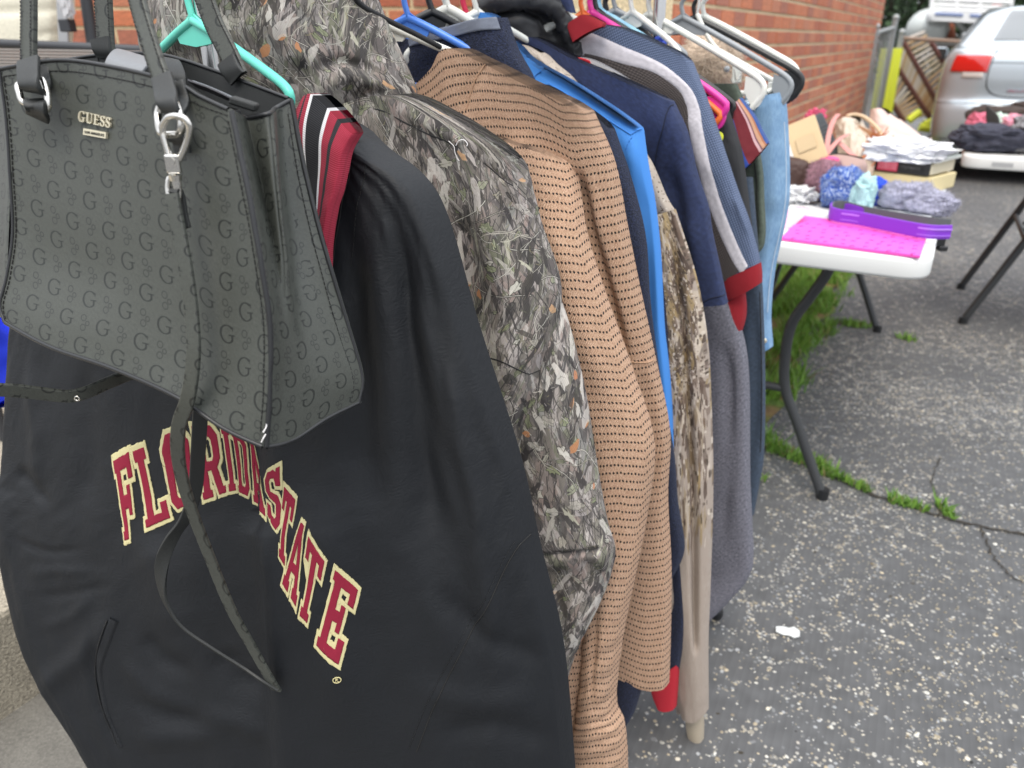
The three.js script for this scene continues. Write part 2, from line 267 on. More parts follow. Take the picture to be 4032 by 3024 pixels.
// woodland camouflage print
const camoTex = canvasTex(1024, 1024, (g, w, h) => {
  g.fillStyle = '#77736a'; g.fillRect(0, 0, w, h);
  const blob = (q, L, B, n = 9, jag = 0.35) => { q.beginPath(); for (let i = 0; i <= n; i++) { const a = i / n * Math.PI * 2, k = 1 + rr(-jag, jag); q[i ? 'lineTo' : 'moveTo'](Math.cos(a) * L * k, Math.sin(a) * B * k); } q.closePath(); };
  for (let k = 0; k < 1500; k++) { const L = rr(14, 64), B = L * rr(0.12, 0.4), a = Math.PI / 2 + rr(-0.7, 0.7); wrapDraw(g, w, h, rnd() * w, rnd() * h, 70, (q) => { q.rotate(a); q.fillStyle = pick(['#7d786f', '#979189', '#b0aaa2', '#5a5652', '#43413f', '#6b6763', '#8f9088', '#70745f', '#c0bbb2', '#97897f', '#a39e98', '#454342', '#857d75']); q.globalAlpha = rr(0.5, 0.95); blob(q, L, B, 11, 0.4); q.fill(); }); }
  for (let k = 0; k < 1300; k++) { const L = rr(12, 70); wrapDraw(g, w, h, rnd() * w, rnd() * h, 90, (q) => { q.rotate(Math.PI / 2 + rr(-0.5, 0.5)); q.strokeStyle = pick(['#302f2e', '#3b3937', '#4c4945']); q.globalAlpha = rr(0.4, 0.9); q.lineWidth = rr(1, 4.5); q.beginPath(); q.moveTo(-L, 0); q.quadraticCurveTo(0, rr(-14, 14), L, rr(-8, 8)); q.stroke(); }); }
  for (let k = 0; k < 230; k++) { const L = rr(7, 26), B = L * rr(0.35, 0.65), a = rr(0, 6.3), gr = rnd() < 0.45; wrapDraw(g, w, h, rnd() * w, rnd() * h, 60, (q) => { q.rotate(a); q.globalAlpha = rr(0.45, 0.9); blob(q, L, B, 15, 0.45); q.fillStyle = gr ? pick(['#7d8763', '#8b9470', '#9aa183', '#6b7553']) : pick(['#b9b8a6', '#c8c8b8', '#a9a695', '#cfd0bf']); q.fill(); q.lineWidth = 1.8; q.strokeStyle = '#33322d'; q.stroke(); q.beginPath(); q.moveTo(-L, 0); q.lineTo(L, 0); q.lineWidth = 1; q.stroke(); }); }
  for (let k = 0; k < 60; k++) { const L = rr(40, 120), a = rr(0, 6.3), b1 = rr(-40, 40); wrapDraw(g, w, h, rnd() * w, rnd() * h, 170, (q) => { q.rotate(a); q.lineCap = 'round'; q.globalAlpha = 0.92; for (const [lw, c] of [[rr(3, 6), '#302f2b'], [rr(1.6, 3.2), pick(['#cfcdbf', '#dcdccd', '#b7b4a5'])]]) { q.lineWidth = lw; q.strokeStyle = c; q.beginPath(); q.moveTo(-L, 0); q.bezierCurveTo(-L / 3, b1, L / 3, -b1, L, b1 * 0.4); q.stroke(); for (let i = 0; i < 3; i++) { const x = L * (-0.4 + i * 0.4); q.beginPath(); q.moveTo(x, 0); q.lineTo(x + 24, -22 + i * 20); q.lineWidth = lw * 0.6; q.stroke(); } } }); }
  for (let k = 0; k < 26; k++) { const L = rr(10, 24); wrapDraw(g, w, h, rnd() * w, rnd() * h, 40, (q) => { q.rotate(rr(0, 6)); q.globalAlpha = 0.88; blob(q, L, L * 0.55, 9, 0.3); q.fillStyle = pick(['#c8946a', '#b98257', '#d2a97c', '#c0845e']); q.fill(); }); }
  for (let k = 0; k < 170; k++) { const L = rr(18, 60), dk = rnd() < 0.5, a = Math.PI / 2 + rr(-0.8, 0.8); wrapDraw(g, w, h, rnd() * w, rnd() * h, 80, (q) => { q.rotate(a); q.globalAlpha = rr(0.55, 0.9); blob(q, L, L * rr(0.15, 0.35), 13, 0.5); q.fillStyle = dk ? pick(['#2c2a2a', '#383534', '#423f3a']) : pick(['#c6c3b8', '#b3b0a4', '#d2d0c4', '#bdbda6']); q.fill(); }); }
  for (let k = 0; k < 3200; k++) { const L = rr(2, 11), a = Math.PI / 2 + rr(-1.1, 1.1), c = pick(['#2f2d2b', '#4a4743', '#b7b2aa', '#cdc9c0', '#77726b', '#8f8a66', '#5f6350', '#97897f']); wrapDraw(g, w, h, rnd() * w, rnd() * h, 14, (q) => { q.rotate(a); q.globalAlpha = rr(0.3, 0.8); q.fillStyle = c; q.fillRect(-L, -1, 2 * L, rr(1, 3)); }); }
  g.globalAlpha = 0.11; g.strokeStyle = '#000'; g.lineWidth = 1.5; for (let i = -h; i < w; i += 5) { g.beginPath(); g.moveTo(i, 0); g.lineTo(i + h * 0.35, h); g.stroke(); }
});
// tan knit with rows of black floats
const knitTex = canvasTex(512, 512, (g, w, h) => {
  g.fillStyle = '#bf9d80'; g.fillRect(0, 0, w, h);
  for (let k = 0; k < 9000; k++) { const x = rnd() * w, y = rnd() * h, c = pick(['#cfab92', '#ae8a72', '#c5a088', '#a07c66', '#d8baa2']); wrapDraw(g, w, h, x, y, 8, (q) => { q.rotate((Math.floor(x / 9) % 2 ? 0.55 : -0.55) + rr(-0.3, 0.3)); q.fillStyle = c; q.globalAlpha = 0.75; q.fillRect(-2, -5, 4, 10); }); }
  for (let j = 0; j < 6; j++) for (let i = 0; i < 14; i++) { const x = (i + 0.5 + (j % 2) * 0.5) * 512 / 14, y = (j + 0.5) * 512 / 6; wrapDraw(g, w, h, x + rr(-2, 2), y + rr(-3, 3), 20, (q) => { q.fillStyle = '#211c1a'; q.globalAlpha = rr(0.85, 1); q.rotate(rr(-0.2, 0.2)); q.beginPath(); q.ellipse(0, 0, 10, 14, 0, 0, 7); q.fill(); q.fillRect(-12, -3, 22, 6); }); }
});
const knitBump = dataTex(256, 256, (u, v) => { const x = u * 32 % 1 - 0.5, y = v * 32; return 128 + 70 * Math.cos(x * Math.PI * 2) + 30 * Math.sin((y + Math.abs(x)) * Math.PI * 2) + 40 * tnoise(u, v, 64, 2); }, false);
const waffle = (c, d) => dataTex(128, 128, (u, v) => { const a = Math.sin(u * Math.PI * 2 * 8), b = Math.sin(v * Math.PI * 2 * 8), k = clamp(0.5 + 0.32 * a + 0.32 * b + 0.3 * tnoise(u, v, 20, 1)); return [lerp(d[0], c[0], k), lerp(d[1], c[1], k), lerp(d[2], c[2], k)]; });
const waffleBump = dataTex(128, 128, (u, v) => 128 + 60 * Math.sin(u * Math.PI * 16) + 60 * Math.sin(v * Math.PI * 16), false);
const ribTex = (c, d) => dataTex(128, 64, (u, v) => { const k = clamp(0.5 + 0.5 * Math.sin(u * Math.PI * 2 * 16) + 0.25 * tnoise(u, v, 30, 1)); return [lerp(d[0], c[0], k), lerp(d[1], c[1], k), lerp(d[2], c[2], k)]; });
const ribBump = dataTex(128, 64, (u) => 128 + 110 * Math.sin(u * Math.PI * 2 * 16), false);
const denimTex = dataTex(256, 256, (u, v) => { const s = tnoise(u, v * 0.25, 60, 1), b = tnoise(u, v, 5, 2), f = tnoise(u, v, 110, 3), k = 0.5 + 0.3 * b + 0.35 * s + 0.4 * f; return [lerp(92, 150, k), lerp(128, 182, k), lerp(168, 210, k)]; });
const sherpaTex = canvasTex(512, 512, (g, w, h) => {
  g.fillStyle = '#8d7f72'; g.fillRect(0, 0, w, h);
  for (let k = 0; k < 220; k++) { const L = rr(10, 46); wrapDraw(g, w, h, rnd() * w, rnd() * h, 60, (q) => { q.rotate(Math.PI / 2 + rr(-0.6, 0.6)); q.fillStyle = pick(['#a4988b', '#7a6a5c', '#5b4d43', '#94805f', '#b3a99c', '#6b5d55']); q.globalAlpha = 0.65; q.beginPath(); for (let i = 0; i <= 10; i++) { const a = i / 10 * 6.283, r = 1 + rr(-0.4, 0.4); q[i ? 'lineTo' : 'moveTo'](Math.cos(a) * L * r, Math.sin(a) * L * 0.5 * r); } q.fill(); }); }
  for (let k = 0; k < 900; k++) { const r = rr(1, 4.5); wrapDraw(g, w, h, rnd() * w, rnd() * h, 6, (q) => { q.fillStyle = pick(['#3d342e', '#4d423a', '#c0b8ac', '#6a5038']); q.globalAlpha = 0.7; q.beginPath(); q.ellipse(0, 0, r, r * rr(0.4, 1), rr(0, 3), 0, 7); q.fill(); }); }
});
// dark coated canvas with the tone-on-tone letter print
const bagTex = canvasTex(512, 512, (g, w, h) => {
  const img = g.createImageData(w, h), d = img.data;
  for (let j = 0; j < h; j++) for (let i = 0; i < w; i++) { const n = 12 * Math.sin((i + j * 1.4) * Math.PI * 2 / 5.0) + 8 * tnoise(i / w, j / h, 16, 2) + 12 * tnoise(i / w, j / h, 90, 3), k = 70 + n, o = (j * w + i) * 4; d[o] = k * 0.97; d[o + 1] = k * 1.01; d[o + 2] = k * 0.94; d[o + 3] = 255; }
  g.putImageData(img, 0, 0);
  g.textAlign = 'center'; g.textBaseline = 'middle';
  const G = (x, y, a) => wrapDraw(g, w, h, x * w, y * h, 120, (q) => { q.rotate(a); q.globalAlpha = 0.75; q.strokeStyle = q.fillStyle = '#1b1d1c'; const R = 84; for (let i = 0; i < 60; i++) { const t = -0.75 - i / 60 * 4.9, t2 = t - 0.1; q.lineWidth = 11 + 15 * Math.abs(Math.cos(t)); q.beginPath(); q.arc(0, 0, R, t, t2, true); q.stroke(); } q.fillRect(14, 2, 84, 13); q.fillRect(50, 2, 26, 62); q.beginPath(); q.moveTo(52, -78); q.lineTo(82, -70); q.lineTo(74, -26); q.fill(); });
  const O = (x, y, r) => wrapDraw(g, w, h, x * w, y * h, 40, (q) => { q.globalAlpha = 0.65; q.strokeStyle = '#1f2120'; q.lineWidth = 11; q.beginPath(); q.arc(0, 0, r, 0, 7); q.stroke(); });
  G(0.25, 0.25, -0.1); G(0.75, 0.75, -0.1);
  for (const [x, y] of [[0.75, 0.25], [0.25, 0.75]]) { O(x - 0.05, y - 0.09, 34); O(x + 0.075, y + 0.01, 24); O(x - 0.02, y + 0.12, 34); }
});
const leatherBump = dataTex(256, 256, (u, v) => 128 + 90 * tnoise(u, v, 46, 1) + 60 * tnoise(u, v, 90, 2), false);
const metalGlow = 0;
// ------------------------------------------------------------------ materials
const MT = {
  asphalt: M(0xffffff, 0.93, { map: rep(asphaltTex, 2.6), bumpMap: rep(asphaltTex, 2.6), bumpScale: 0.004 }),
  path: M(0xb8b8b8, 0.9, { map: rep(concreteTex, 0.5), bumpMap: rep(concreteTex, 0.5), bumpScale: 0.002 }),
  slab: M(0xffffff, 0.95, { map: rep(roughConcrete, 0.3), bumpMap: rep(roughConcrete, 0.3), bumpScale: 0.006 }),
  soil: M(0xffffff, 1, { map: rep(soilTex, 0.5), bumpMap: rep(soilTex, 0.5), bumpScale: 0.01 }),
  mortar: M(0xffffff, 0.95, { map: rep(mortarTex, 0.3) }),
  bricks: [[174, 104, 76], [183, 113, 82], [166, 99, 76], [184, 118, 88], [158, 102, 84], [177, 116, 90]].map((c) => M(0xffffff, 0.92, { map: brickTex(c), bumpMap: grain, bumpScale: 0.0008 })),
  nylon: M([0.0072, 0.0088, 0.0118], 0.62, { bumpMap: rep(crinkle, 0.17), bumpScale: 0.0013, specularIntensity: 0.8, sheen: 0.1, sheenColor: new THREE.Color(0.1, 0.12, 0.17), sheenRoughness: 0.5 }),
  camo: M(0xf4f1f6, 0.9, { map: rep(camoTex, 0.38), bumpMap: rep(crinkle, 0.3), bumpScale: 0.0016 }),
  knit: M(0xffffff, 0.95, { map: rep(knitTex, 0.064), bumpMap: rep(knitBump, 0.064), bumpScale: 0.0014 }),
  fleece: M(0xffffff, 1, { map: rep(mottled([32, 38, 58], 0.6, 40, 0.8), 0.12), bumpMap: rep(fleeceBump, 0.08), bumpScale: 0.003, sheen: 0.4, sheenColor: new THREE.Color(0.08, 0.1, 0.16), sheenRoughness: 0.7 }),
  greyBand: M([0.17, 0.19, 0.24], 1, { bumpMap: rep(fleeceBump, 0.03), bumpScale: 0.001 }),
  blue: M([0.055, 0.24, 0.66], 0.85, { bumpMap: rep(weaveBump, 0.03), bumpScale: 0.0002 }),
  navy: M(0xffffff, 0.95, { map: rep(mottled([42, 52, 84], 0.25), 0.12), bumpMap: rep(fleeceBump, 0.1), bumpScale: 0.0004 }),
  sherpa: M(0xffffff, 1, { map: rep(sherpaTex, 0.26), bumpMap: rep(fleeceBump, 0.05), bumpScale: 0.002 }),
  taupe: M(0xffffff, 0.95, { map: rep(mottled([150, 138, 130], 0.2), 0.2), bumpMap: rep(fleeceBump, 0.06), bumpScale: 0.0008 }),
  thermal: M(0xffffff, 0.95, { map: rep(waffle([110, 124, 152], [66, 78, 104]), 0.03), bumpMap: rep(waffleBump, 0.03), bumpScale: 0.001 }),
  brownRib: M(0xffffff, 0.95, { map: rep(waffle([98, 90, 88], [60, 55, 54]), 0.03), bumpMap: rep(waffleBump, 0.03), bumpScale: 0.001 }),
  paleStripe: M(0xffffff, 0.9, { map: rep(mottled([202, 198, 204], 0.12), 0.1) }),
  redRib: M(0xffffff, 0.9, { map: rep(ribTex([172, 34, 46], [122, 18, 30]), 0.035), bumpMap: rep(ribBump, 0.035), bumpScale: 0.0006 }),
  red: M([0.42, 0.014, 0.028], 0.85), marl: M(0xffffff, 0.98, { map: rep(mottled([104, 104, 114], 0.4, 24, 0.8), 0.1), bumpMap: rep(fleeceBump, 0.08), bumpScale: 0.0006 }),
  slate: M(0xffffff, 0.95, { map: rep(mottled([58, 70, 86], 0.25), 0.1) }), olive: M(0xffffff, 0.9, { map: rep(mottled([82, 92, 82], 0.2), 0.12) }),
  black: M([0.02, 0.021, 0.024], 0.85, { bumpMap: rep(fleeceBump, 0.08), bumpScale: 0.0004 }), puffer: M([0.022, 0.023, 0.026], 0.5),
  denim: M(0xffffff, 0.92, { map: rep(denimTex, 0.14), bumpMap: rep(weaveBump, 0.02), bumpScale: 0.0002 }),
  denimDark: M([0.12, 0.25, 0.45], 0.9),
  maroon: M([0.2, 0.022, 0.03], 0.85), gold: M([0.5, 0.3, 0.16], 0.85), royal: M([0.02, 0.05, 0.34], 0.8), whiteCloth: M([0.72, 0.7, 0.7], 0.9),
  bag: M(0xffffff, 0.42, { map: rep(bagTex, 0.04), bumpMap: rep(leatherBump, 0.03), bumpScale: 0.0002 }),
  leather: M([0.019, 0.021, 0.021], 0.5, { bumpMap: rep(leatherBump, 0.02), bumpScale: 0.0003 }), edge: M([0.018, 0.019, 0.021], 0.38), lining: M([0.012, 0.012, 0.013], 0.7),
  thread: M([0.012, 0.012, 0.012], 0.8), greyLeather: M([0.2, 0.21, 0.225], 0.45, { bumpMap: rep(leatherBump, 0.015), bumpScale: 0.0003 }),
  silver: M([0.7, 0.68, 0.64], 0.14, { metalness: 1 }), gilt: M([0.72, 0.66, 0.5], 0.38, { metalness: 0.55 }), chrome: M([0.7, 0.7, 0.7], 0.2, { metalness: 1 }),
  teal: M([0.12, 0.62, 0.5], 0.38), white: M([0.74, 0.75, 0.7], 0.42), plasticBlue: M([0.07, 0.22, 0.72], 0.35), blackPlastic: M([0.016, 0.017, 0.019], 0.35), greyPlastic: M([0.27, 0.29, 0.31], 0.4),
  magenta: M([0.62, 0.03, 0.3], 0.4), orange: M([0.8, 0.16, 0.03], 0.4), skyPlastic: M([0.3, 0.58, 0.76], 0.4), redPlastic: M([0.66, 0.03, 0.09], 0.4),
  cream: M([0.62, 0.56, 0.3], 0.95), crimson: M([0.25, 0.008, 0.032], 0.9),
  steel: M([0.35, 0.36, 0.36], 0.45, { metalness: 0.7 }), darkSteel: M([0.05, 0.053, 0.057], 0.5, { metalness: 0.2 }), tableTop: M([0.72, 0.73, 0.72], 0.55),
};

// ------------------------------------------------------------------ ground
const flat = (pts, y) => { const s = new THREE.Shape(pts.map(([x, z]) => new THREE.Vector2(x, -z))); const g = new THREE.ShapeGeometry(s); g.rotateX(-Math.PI / 2); g.translate(0, y, 0); const p = g.attributes.position, uv = []; for (let i = 0; i < p.count; i++) uv.push(p.getX(i), p.getZ(i)); g.setAttribute('uv', new THREE.Float32BufferAttribute(uv, 2)); return g; };
const LX = 0.48, LZ = -0.877, PX = 0.877, PZ = 0.48; // house directions: along the side wall, and out from it
structure('driveway', flat([[-150, 60], [150, 60], [150, -150], [-150, -150]], 0), MT.asphalt);
structure('path', flat([[-6, 3], [-0.12, 3], [-0.12, -1.3], [0.1, -2.0], [-6, -3]], 0.004), MT.path, 'grey concrete path under the left end of the rack');
{ // raised porch slab, left, its edge parallel to the wall
  const a = V(-0.95, 0, -1.05), q = (s, t) => [a.x + LX * s - PX * t, a.z + LZ * s - PZ * t];
  const s = new THREE.Shape([q(-2.5, 0), q(2.0, 0), q(3.2, 1.2), q(-2.5, 4.5)].map(([x, z]) => new THREE.Vector2(x, -z)));
  const g = new THREE.ExtrudeGeometry(s, { depth: 0.2, bevelEnabled: true, bevelSize: 0.012, bevelThickness: 0.012, bevelSegments: 2 }); g.rotateX(-Math.PI / 2); g.translate(0, 0.002, 0);
  structure('porch_slab', g, MT.slab, 'pebbly raised concrete porch slab at left');
}
// lawn strip along the side wall
const WALLP = (s, t = 0) => V(0.19 + LX * s + PX * t, 0, -2.2 + LZ * s + PZ * t); // point along the side wall, t out from it
{
  const pts = []; for (let i = 0; i <= 40; i++) { const s = -0.6 + i * 0.2, w = 0.55 + 0.1 * nz(i * 0.7, 3.3) + (i < 4 ? -0.06 * (4 - i) : 0); const p = WALLP(s, w); pts.push([p.x, p.z]); }
  for (let i = 40; i >= 0; i--) { const p = WALLP(-0.6 + i * 0.2, -0.02); pts.push([p.x, p.z]); }
  structure('lawn', flat(pts, 0.012), MT.soil, 'strip of lawn between driveway and brick wall');
}
function bladeGeo() { const g = new THREE.BufferGeometry(); g.setAttribute('position', new THREE.Float32BufferAttribute([-0.5, 0, 0, 0.5, 0, 0, -0.35, 0.5, 0.12, 0.35, 0.5, 0.12, 0, 1, 0.45], 3)); g.setIndex([0, 1, 2, 1, 3, 2, 2, 3, 4]); g.computeVertexNormals(); return g; }
const BLADE = bladeGeo();
const bladeMat = M(0xffffff, 0.75, { transmission: 0.25, thickness: 0 });
function grassMesh(name, label, spots, hMin, hMax) {
  const o = new THREE.InstancedMesh(BLADE, bladeMat, spots.length), m = new THREE.Matrix4(), q = new THREE.Quaternion(), c = new THREE.Color();
  spots.forEach((p, i) => { const h = rr(hMin, hMax) * (1 + 0.7 * nz(p.x * 9, p.z * 9, 2)); q.setFromEuler(new THREE.Euler(rr(-0.5, 0.5), rr(0, 6.28), rr(-0.5, 0.5))); m.compose(p, q, V(rr(0.004, 0.009), h, h)); o.setMatrixAt(i, m); const t = rnd(); c.setRGB(lerp(0.1, 0.24, t), lerp(0.24, 0.42, t), lerp(0.025, 0.055, t)); if (rnd() < 0.06) c.setRGB(0.3, 0.26, 0.1); o.setColorAt(i, c); });
  o.name = numbered(name); o.castShadow = o.receiveShadow = true; scene.add(o); tag(o, label, 'grass', null, 'stuff'); return o;
}
{
  const sp = []; for (let k = 0; k < 60000; k++) { const s = rnd() < 0.75 ? rr(-0.5, 3) : rr(3, 6.8), t = rr(0, 0.72); const bare = nz(s * 1.6, t * 4, 5) > 0.32; if (bare && rnd() < 0.8) continue; const e = 0.56 + 0.14 * nz(s * 3.5, 8) + 0.07 * nz(s * 17, 2) + rr(-0.03, 0.03); if (t > e) continue; if (rnd() < 0.5 - 1.6 * nz(s * 5, t * 9, 1)) continue; const p = WALLP(s, t); p.y = 0.008; sp.push(p); }
  grassMesh('grass', 'green lawn grass beside the brick wall under the white table', sp, 0.025, 0.085);
}
// the cracks across the driveway, filled with soil, with grass in them
function crack(pix, w, name, label) {
  const pts = pix.map(([x, y]) => onPlane(x, y, 0.004)), n = 90, P = [], I = [];
  for (let i = 0; i <= n; i++) { const p = cr1(pts, i / n), t = cr1(pts, Math.min(1, i / n + 0.01)).sub(cr1(pts, Math.max(0, i / n - 0.01))).normalize(); const ww = w * (0.5 + Math.abs(nz(i * 0.6, pix[0][0])) * 1.6), ox = 0.008 * nz(i * 0.35, 4.4); P.push(p.x - t.z * (ww + ox), 0.004, p.z + t.x * (ww + ox), p.x + t.z * (ww - ox), 0.004, p.z - t.x * (ww - ox)); if (i < n) I.push(2 * i, 2 * i + 1, 2 * i + 2, 2 * i + 1, 2 * i + 3, 2 * i + 2); }
  const g = new THREE.BufferGeometry(); g.setAttribute('position', new THREE.Float32BufferAttribute(P, 3)); g.setAttribute('uv', new THREE.Float32BufferAttribute(P.filter((_, i) => i % 3 !== 1), 2)); g.setIndex(I); g.computeVertexNormals();
  structure(name, g, M([0.035, 0.03, 0.024], 1), label); return pts;
}
const C1 = crack([[2960, 1745], [3120, 1800], [3290, 1880], [3460, 1955], [3560, 1985], [3700, 2030], [3860, 2070], [4060, 2105]], 0.006, 'driveway_crack', 'soil filled crack across the asphalt by the table leg');
crack([[3860, 2070], [3880, 2120], [3920, 2200], [3990, 2270], [4060, 2300]], 0.003, 'driveway_crack', 'thin crack branching off at the right edge');
crack([[3700, 2030], [3690, 1950], [3670, 1890], [3700, 1800]], 0.002, 'driveway_crack', 'hairline crack running up from the grassy crack');
{
  const sp = []; const seg = (pix, n, w) => { const pts = pix.map(([x, y]) => onPlane(x, y, 0)); for (let k = 0; k < n; k++) { const t = rnd(); const p = cr1(pts, t); p.x += rr(-w, w); p.z += rr(-w, w); p.y = 0.002; sp.push(p); } };
  seg([[2960, 1745], [3120, 1800], [3290, 1880]], 700, 0.022); seg([[3290, 1880], [3420, 1940]], 130, 0.012); seg([[3510, 1975], [3640, 2010]], 190, 0.014); seg([[3700, 1990], [3740, 2040]], 70, 0.012); seg([[3270, 1270], [3420, 1290]], 160, 0.03); seg([[3540, 1330], [3590, 1345]], 50, 0.02);
  grassMesh('crack_grass', 'grass growing out of the crack in the driveway', sp, 0.012, 0.04);
}
{ const p = onPlane(3105, 2490, 0.004), s = new THREE.Shape(); [[-0.022, 0.002], [-0.018, 0.012], [-0.006, 0.012], [0.004, 0.009], [0.014, 0.011], [0.02, 0.002], [0.016, -0.009], [0.006, -0.012], [-0.002, -0.007], [-0.012, -0.005]].forEach(([x, y], i) => s[i ? 'lineTo' : 'moveTo'](x, y));
  const g = new THREE.ExtrudeGeometry(s, { depth: 0.0015, bevelEnabled: true, bevelSize: 0.001, bevelThickness: 0.0008, bevelSegments: 1 }); g.rotateX(-Math.PI / 2); const q = g.attributes.position; for (let i = 0; i < q.count; i++) q.setY(i, q.getY(i) + 0.004 * Math.abs(nz(q.getX(i) * 60, q.getZ(i) * 60))); g.computeVertexNormals(); g.scale(1.15, 1, 1.3); g.translate(p.x, 0.003, p.z);
  tag(mesh('paper_scrap', g, M([0.6, 0.62, 0.62], 0.7)), 'small white paper scrap lying on the asphalt', 'litter'); }
{ const sp = []; for (let k = 0; k < 2600; k++) { const p = onPlane(rr(2300, 4032), rr(1500, 3024), 0); if (p.x > WALLP(0, 0.6).x) sp.push(p); }
  const o = new THREE.InstancedMesh(new THREE.IcosahedronGeometry(1, 0), M(0xffffff, 0.9), sp.length), m = new THREE.Matrix4(), q = new THREE.Quaternion(), c = new THREE.Color();
  sp.forEach((p, i) => { const r = rr(0.0012, 0.0034); q.setFromEuler(new THREE.Euler(rr(0, 6), rr(0, 6), 0)); m.compose(V(p.x, r * 0.3, p.z), q, V(r, r * 0.6, r * 0.8)); o.setMatrixAt(i, m); const t = rr(0.5, 1.1); c.setRGB(0.42 * t, 0.38 * t, 0.3 * t); o.setColorAt(i, c); });
  o.name = 'loose_grit'; scene.add(tag(o, 'loose pale grit scattered on the driveway', 'gravel', null, 'stuff')); }

// ------------------------------------------------------------------ brick house: side wall, return and porch wall
{
  const C = 0.07, BL = 0.2, J = 0.0135, TOP = 2.66;
  const house = thing('brick_house', 'red brick house behind the clothes rack and tables', 'house', V(0.19, 0, -2.2));
  const BOX = [0, 1, 2].map((k) => { const g = new RoundedBoxGeometry(BL - J, C - J, 0.03, 1, 0.0022); if (k) { const p = g.attributes.uv; for (let i = 0; i < p.count; i++) p.setXY(i, p.getX(i) * (k === 1 ? -1 : 1) + 0.37 * k, p.getY(i) + 0.2 * k); } return g; });
  function wall(name, label, a, dir, len, budget, want) { // dir unit along the wall, outward to its right-hand side
    const out = V(-dir.z, 0, dir.x), body = new THREE.BoxGeometry(len, TOP, 0.24), q = new THREE.Quaternion().setFromUnitVectors(V(1, 0, 0), dir);
    body.translate(len / 2, TOP / 2, -0.12); { const p = body.attributes.position, n = body.attributes.normal, uv = []; for (let i = 0; i < p.count; i++) uv.push(Math.abs(n.getX(i)) > 0.5 ? p.getZ(i) : p.getX(i), Math.abs(n.getY(i)) > 0.5 ? p.getZ(i) : p.getY(i)); body.setAttribute('uv', new THREE.Float32BufferAttribute(uv, 2)); }
    body.applyQuaternion(q); body.translate(a.x, 0, a.z);
    const w = mesh(name, body, MT.mortar, house); w.userData.label = label;
    const list = [];
    for (let r = 0; r * C < TOP - C; r++) for (let s = r % 2 ? -BL / 2 : 0; s < len - 0.01; s += BL) {
      const s0 = Math.max(s, 0), s1 = Math.min(s + BL, len), L = s1 - s0; if (L < 0.05) continue;
      const p = a.clone().addScaledVector(dir, (s0 + s1) / 2).addScaledVector(out, -0.009 + rr(-0.0015, 0.0015)); p.y = (r + 0.5) * C;
      list.push({ p, L, r, score: want(p) });
    }
    list.sort((x, y) => y.score - x.score);
    const rest = MT.bricks.map(() => []);
    list.forEach((b, i) => {
      const g = pick(BOX), mi = Math.floor(rnd() * 6), mm = new THREE.Matrix4().compose(b.p, q, V((b.L - J) / (BL - J), 1, 1));
      if (i < budget && b.score > 0) { const o = new THREE.Mesh(g, MT.bricks[mi]); o.name = 'brick'; o.castShadow = o.receiveShadow = true; o.applyMatrix4(mm); w.add(o); }
      else if (b.p.y < 2.6) { const h = new THREE.BoxGeometry(BL - J, C - J, 0.03); h.applyMatrix4(mm); rest[mi].push(h); }
    });
    rest.forEach((R, k) => { if (R.length) { const o = mesh('bricks', MG(R), MT.bricks[k], w); o.userData.kind = 'stuff'; } });
  }
  const near = (x0, x1, y0, y1) => (p) => { const [x, y] = project(p); return x > x0 && x < x1 && y > y0 && y < y1 ? 1 / -p.z : -1; };
  wall('side_wall', 'long brick side wall running back to the fence', V(0.19, 0, -2.2), V(LX, 0, LZ), 7.67, 270, near(2450, 3600, -60, 760));
  wall('porch_wall', 'brick wall at the back of the porch', V(-3.4, 0, -3.42), V(1, 0, 0), 3.5, 30, near(250, 1750, -80, 200));
  wall('return_wall', 'short return wall behind the rack', V(-0.05, 0, -3.3), V(0.213, 0, 0.977), 1.12, 0, () => -1);
}

// ------------------------------------------------------------------ garment rack
DS = 0.84;
const RAILA = V(-0.36, 1.263, -0.885), RAILB = V(0.445, 1.263, -1.592), RD = RAILB.clone().sub(RAILA).normalize(), RP = V(-RD.z, 0, RD.x); // RP: across the rail, towards the driveway
{
  const rack = thing('garment_rack', 'chrome garment rack holding the hangers, its rail above the clothes', 'clothes rack', V(0, 0, -1.4));
  tube('rail', [RAILA, RAILA.clone().lerp(RAILB, 0.33).add(V(0, -0.004, 0)), RAILA.clone().lerp(RAILB, 0.66).add(V(0, -0.004, 0)), RAILB], 0.0125, MT.chrome, rack, 40, 12);
  for (const k of [0.04, 0.75]) {
    const p = RAILA.clone().lerp(RAILB, k), b = V(p.x, 0.045, p.z);
    const post = mesh('upright', MG([barGeo(b, V(p.x, 0.72, p.z), 0.0125, 16), barGeo(V(p.x, 0.7, p.z), p, 0.0105, 16)]), MT.chrome, rack);
    mesh('collar', barGeo(V(p.x, 0.69, p.z), V(p.x, 0.74, p.z), 0.016, 14), MT.blackPlastic, post);
    const f1 = k > 0.5 ? onPlane(2822, 2410, 0.03) : b.clone().addScaledVector(RP, 0.24), f2 = b.clone().multiplyScalar(2).sub(f1); f1.y = f2.y = 0.03;
    mesh('foot_bar', barGeo(f1, f2, 0.012, 12), MT.chrome, rack);
    for (const f of [f1, f2]) mesh('foot_cap', new THREE.SphereGeometry(0.014, 14, 10).scale(1, 1.4, 1).translate(f.x, 0.028, f.z), MT.blackPlastic, rack);
  }
  mesh('rail_joint', barGeo(RAILA.clone().lerp(RAILB, 0.75).addScaledVector(RD, -0.025), RAILA.clone().lerp(RAILB, 0.75).addScaledVector(RD, 0.025), 0.018, 14), MT.blackPlastic, rack);
}
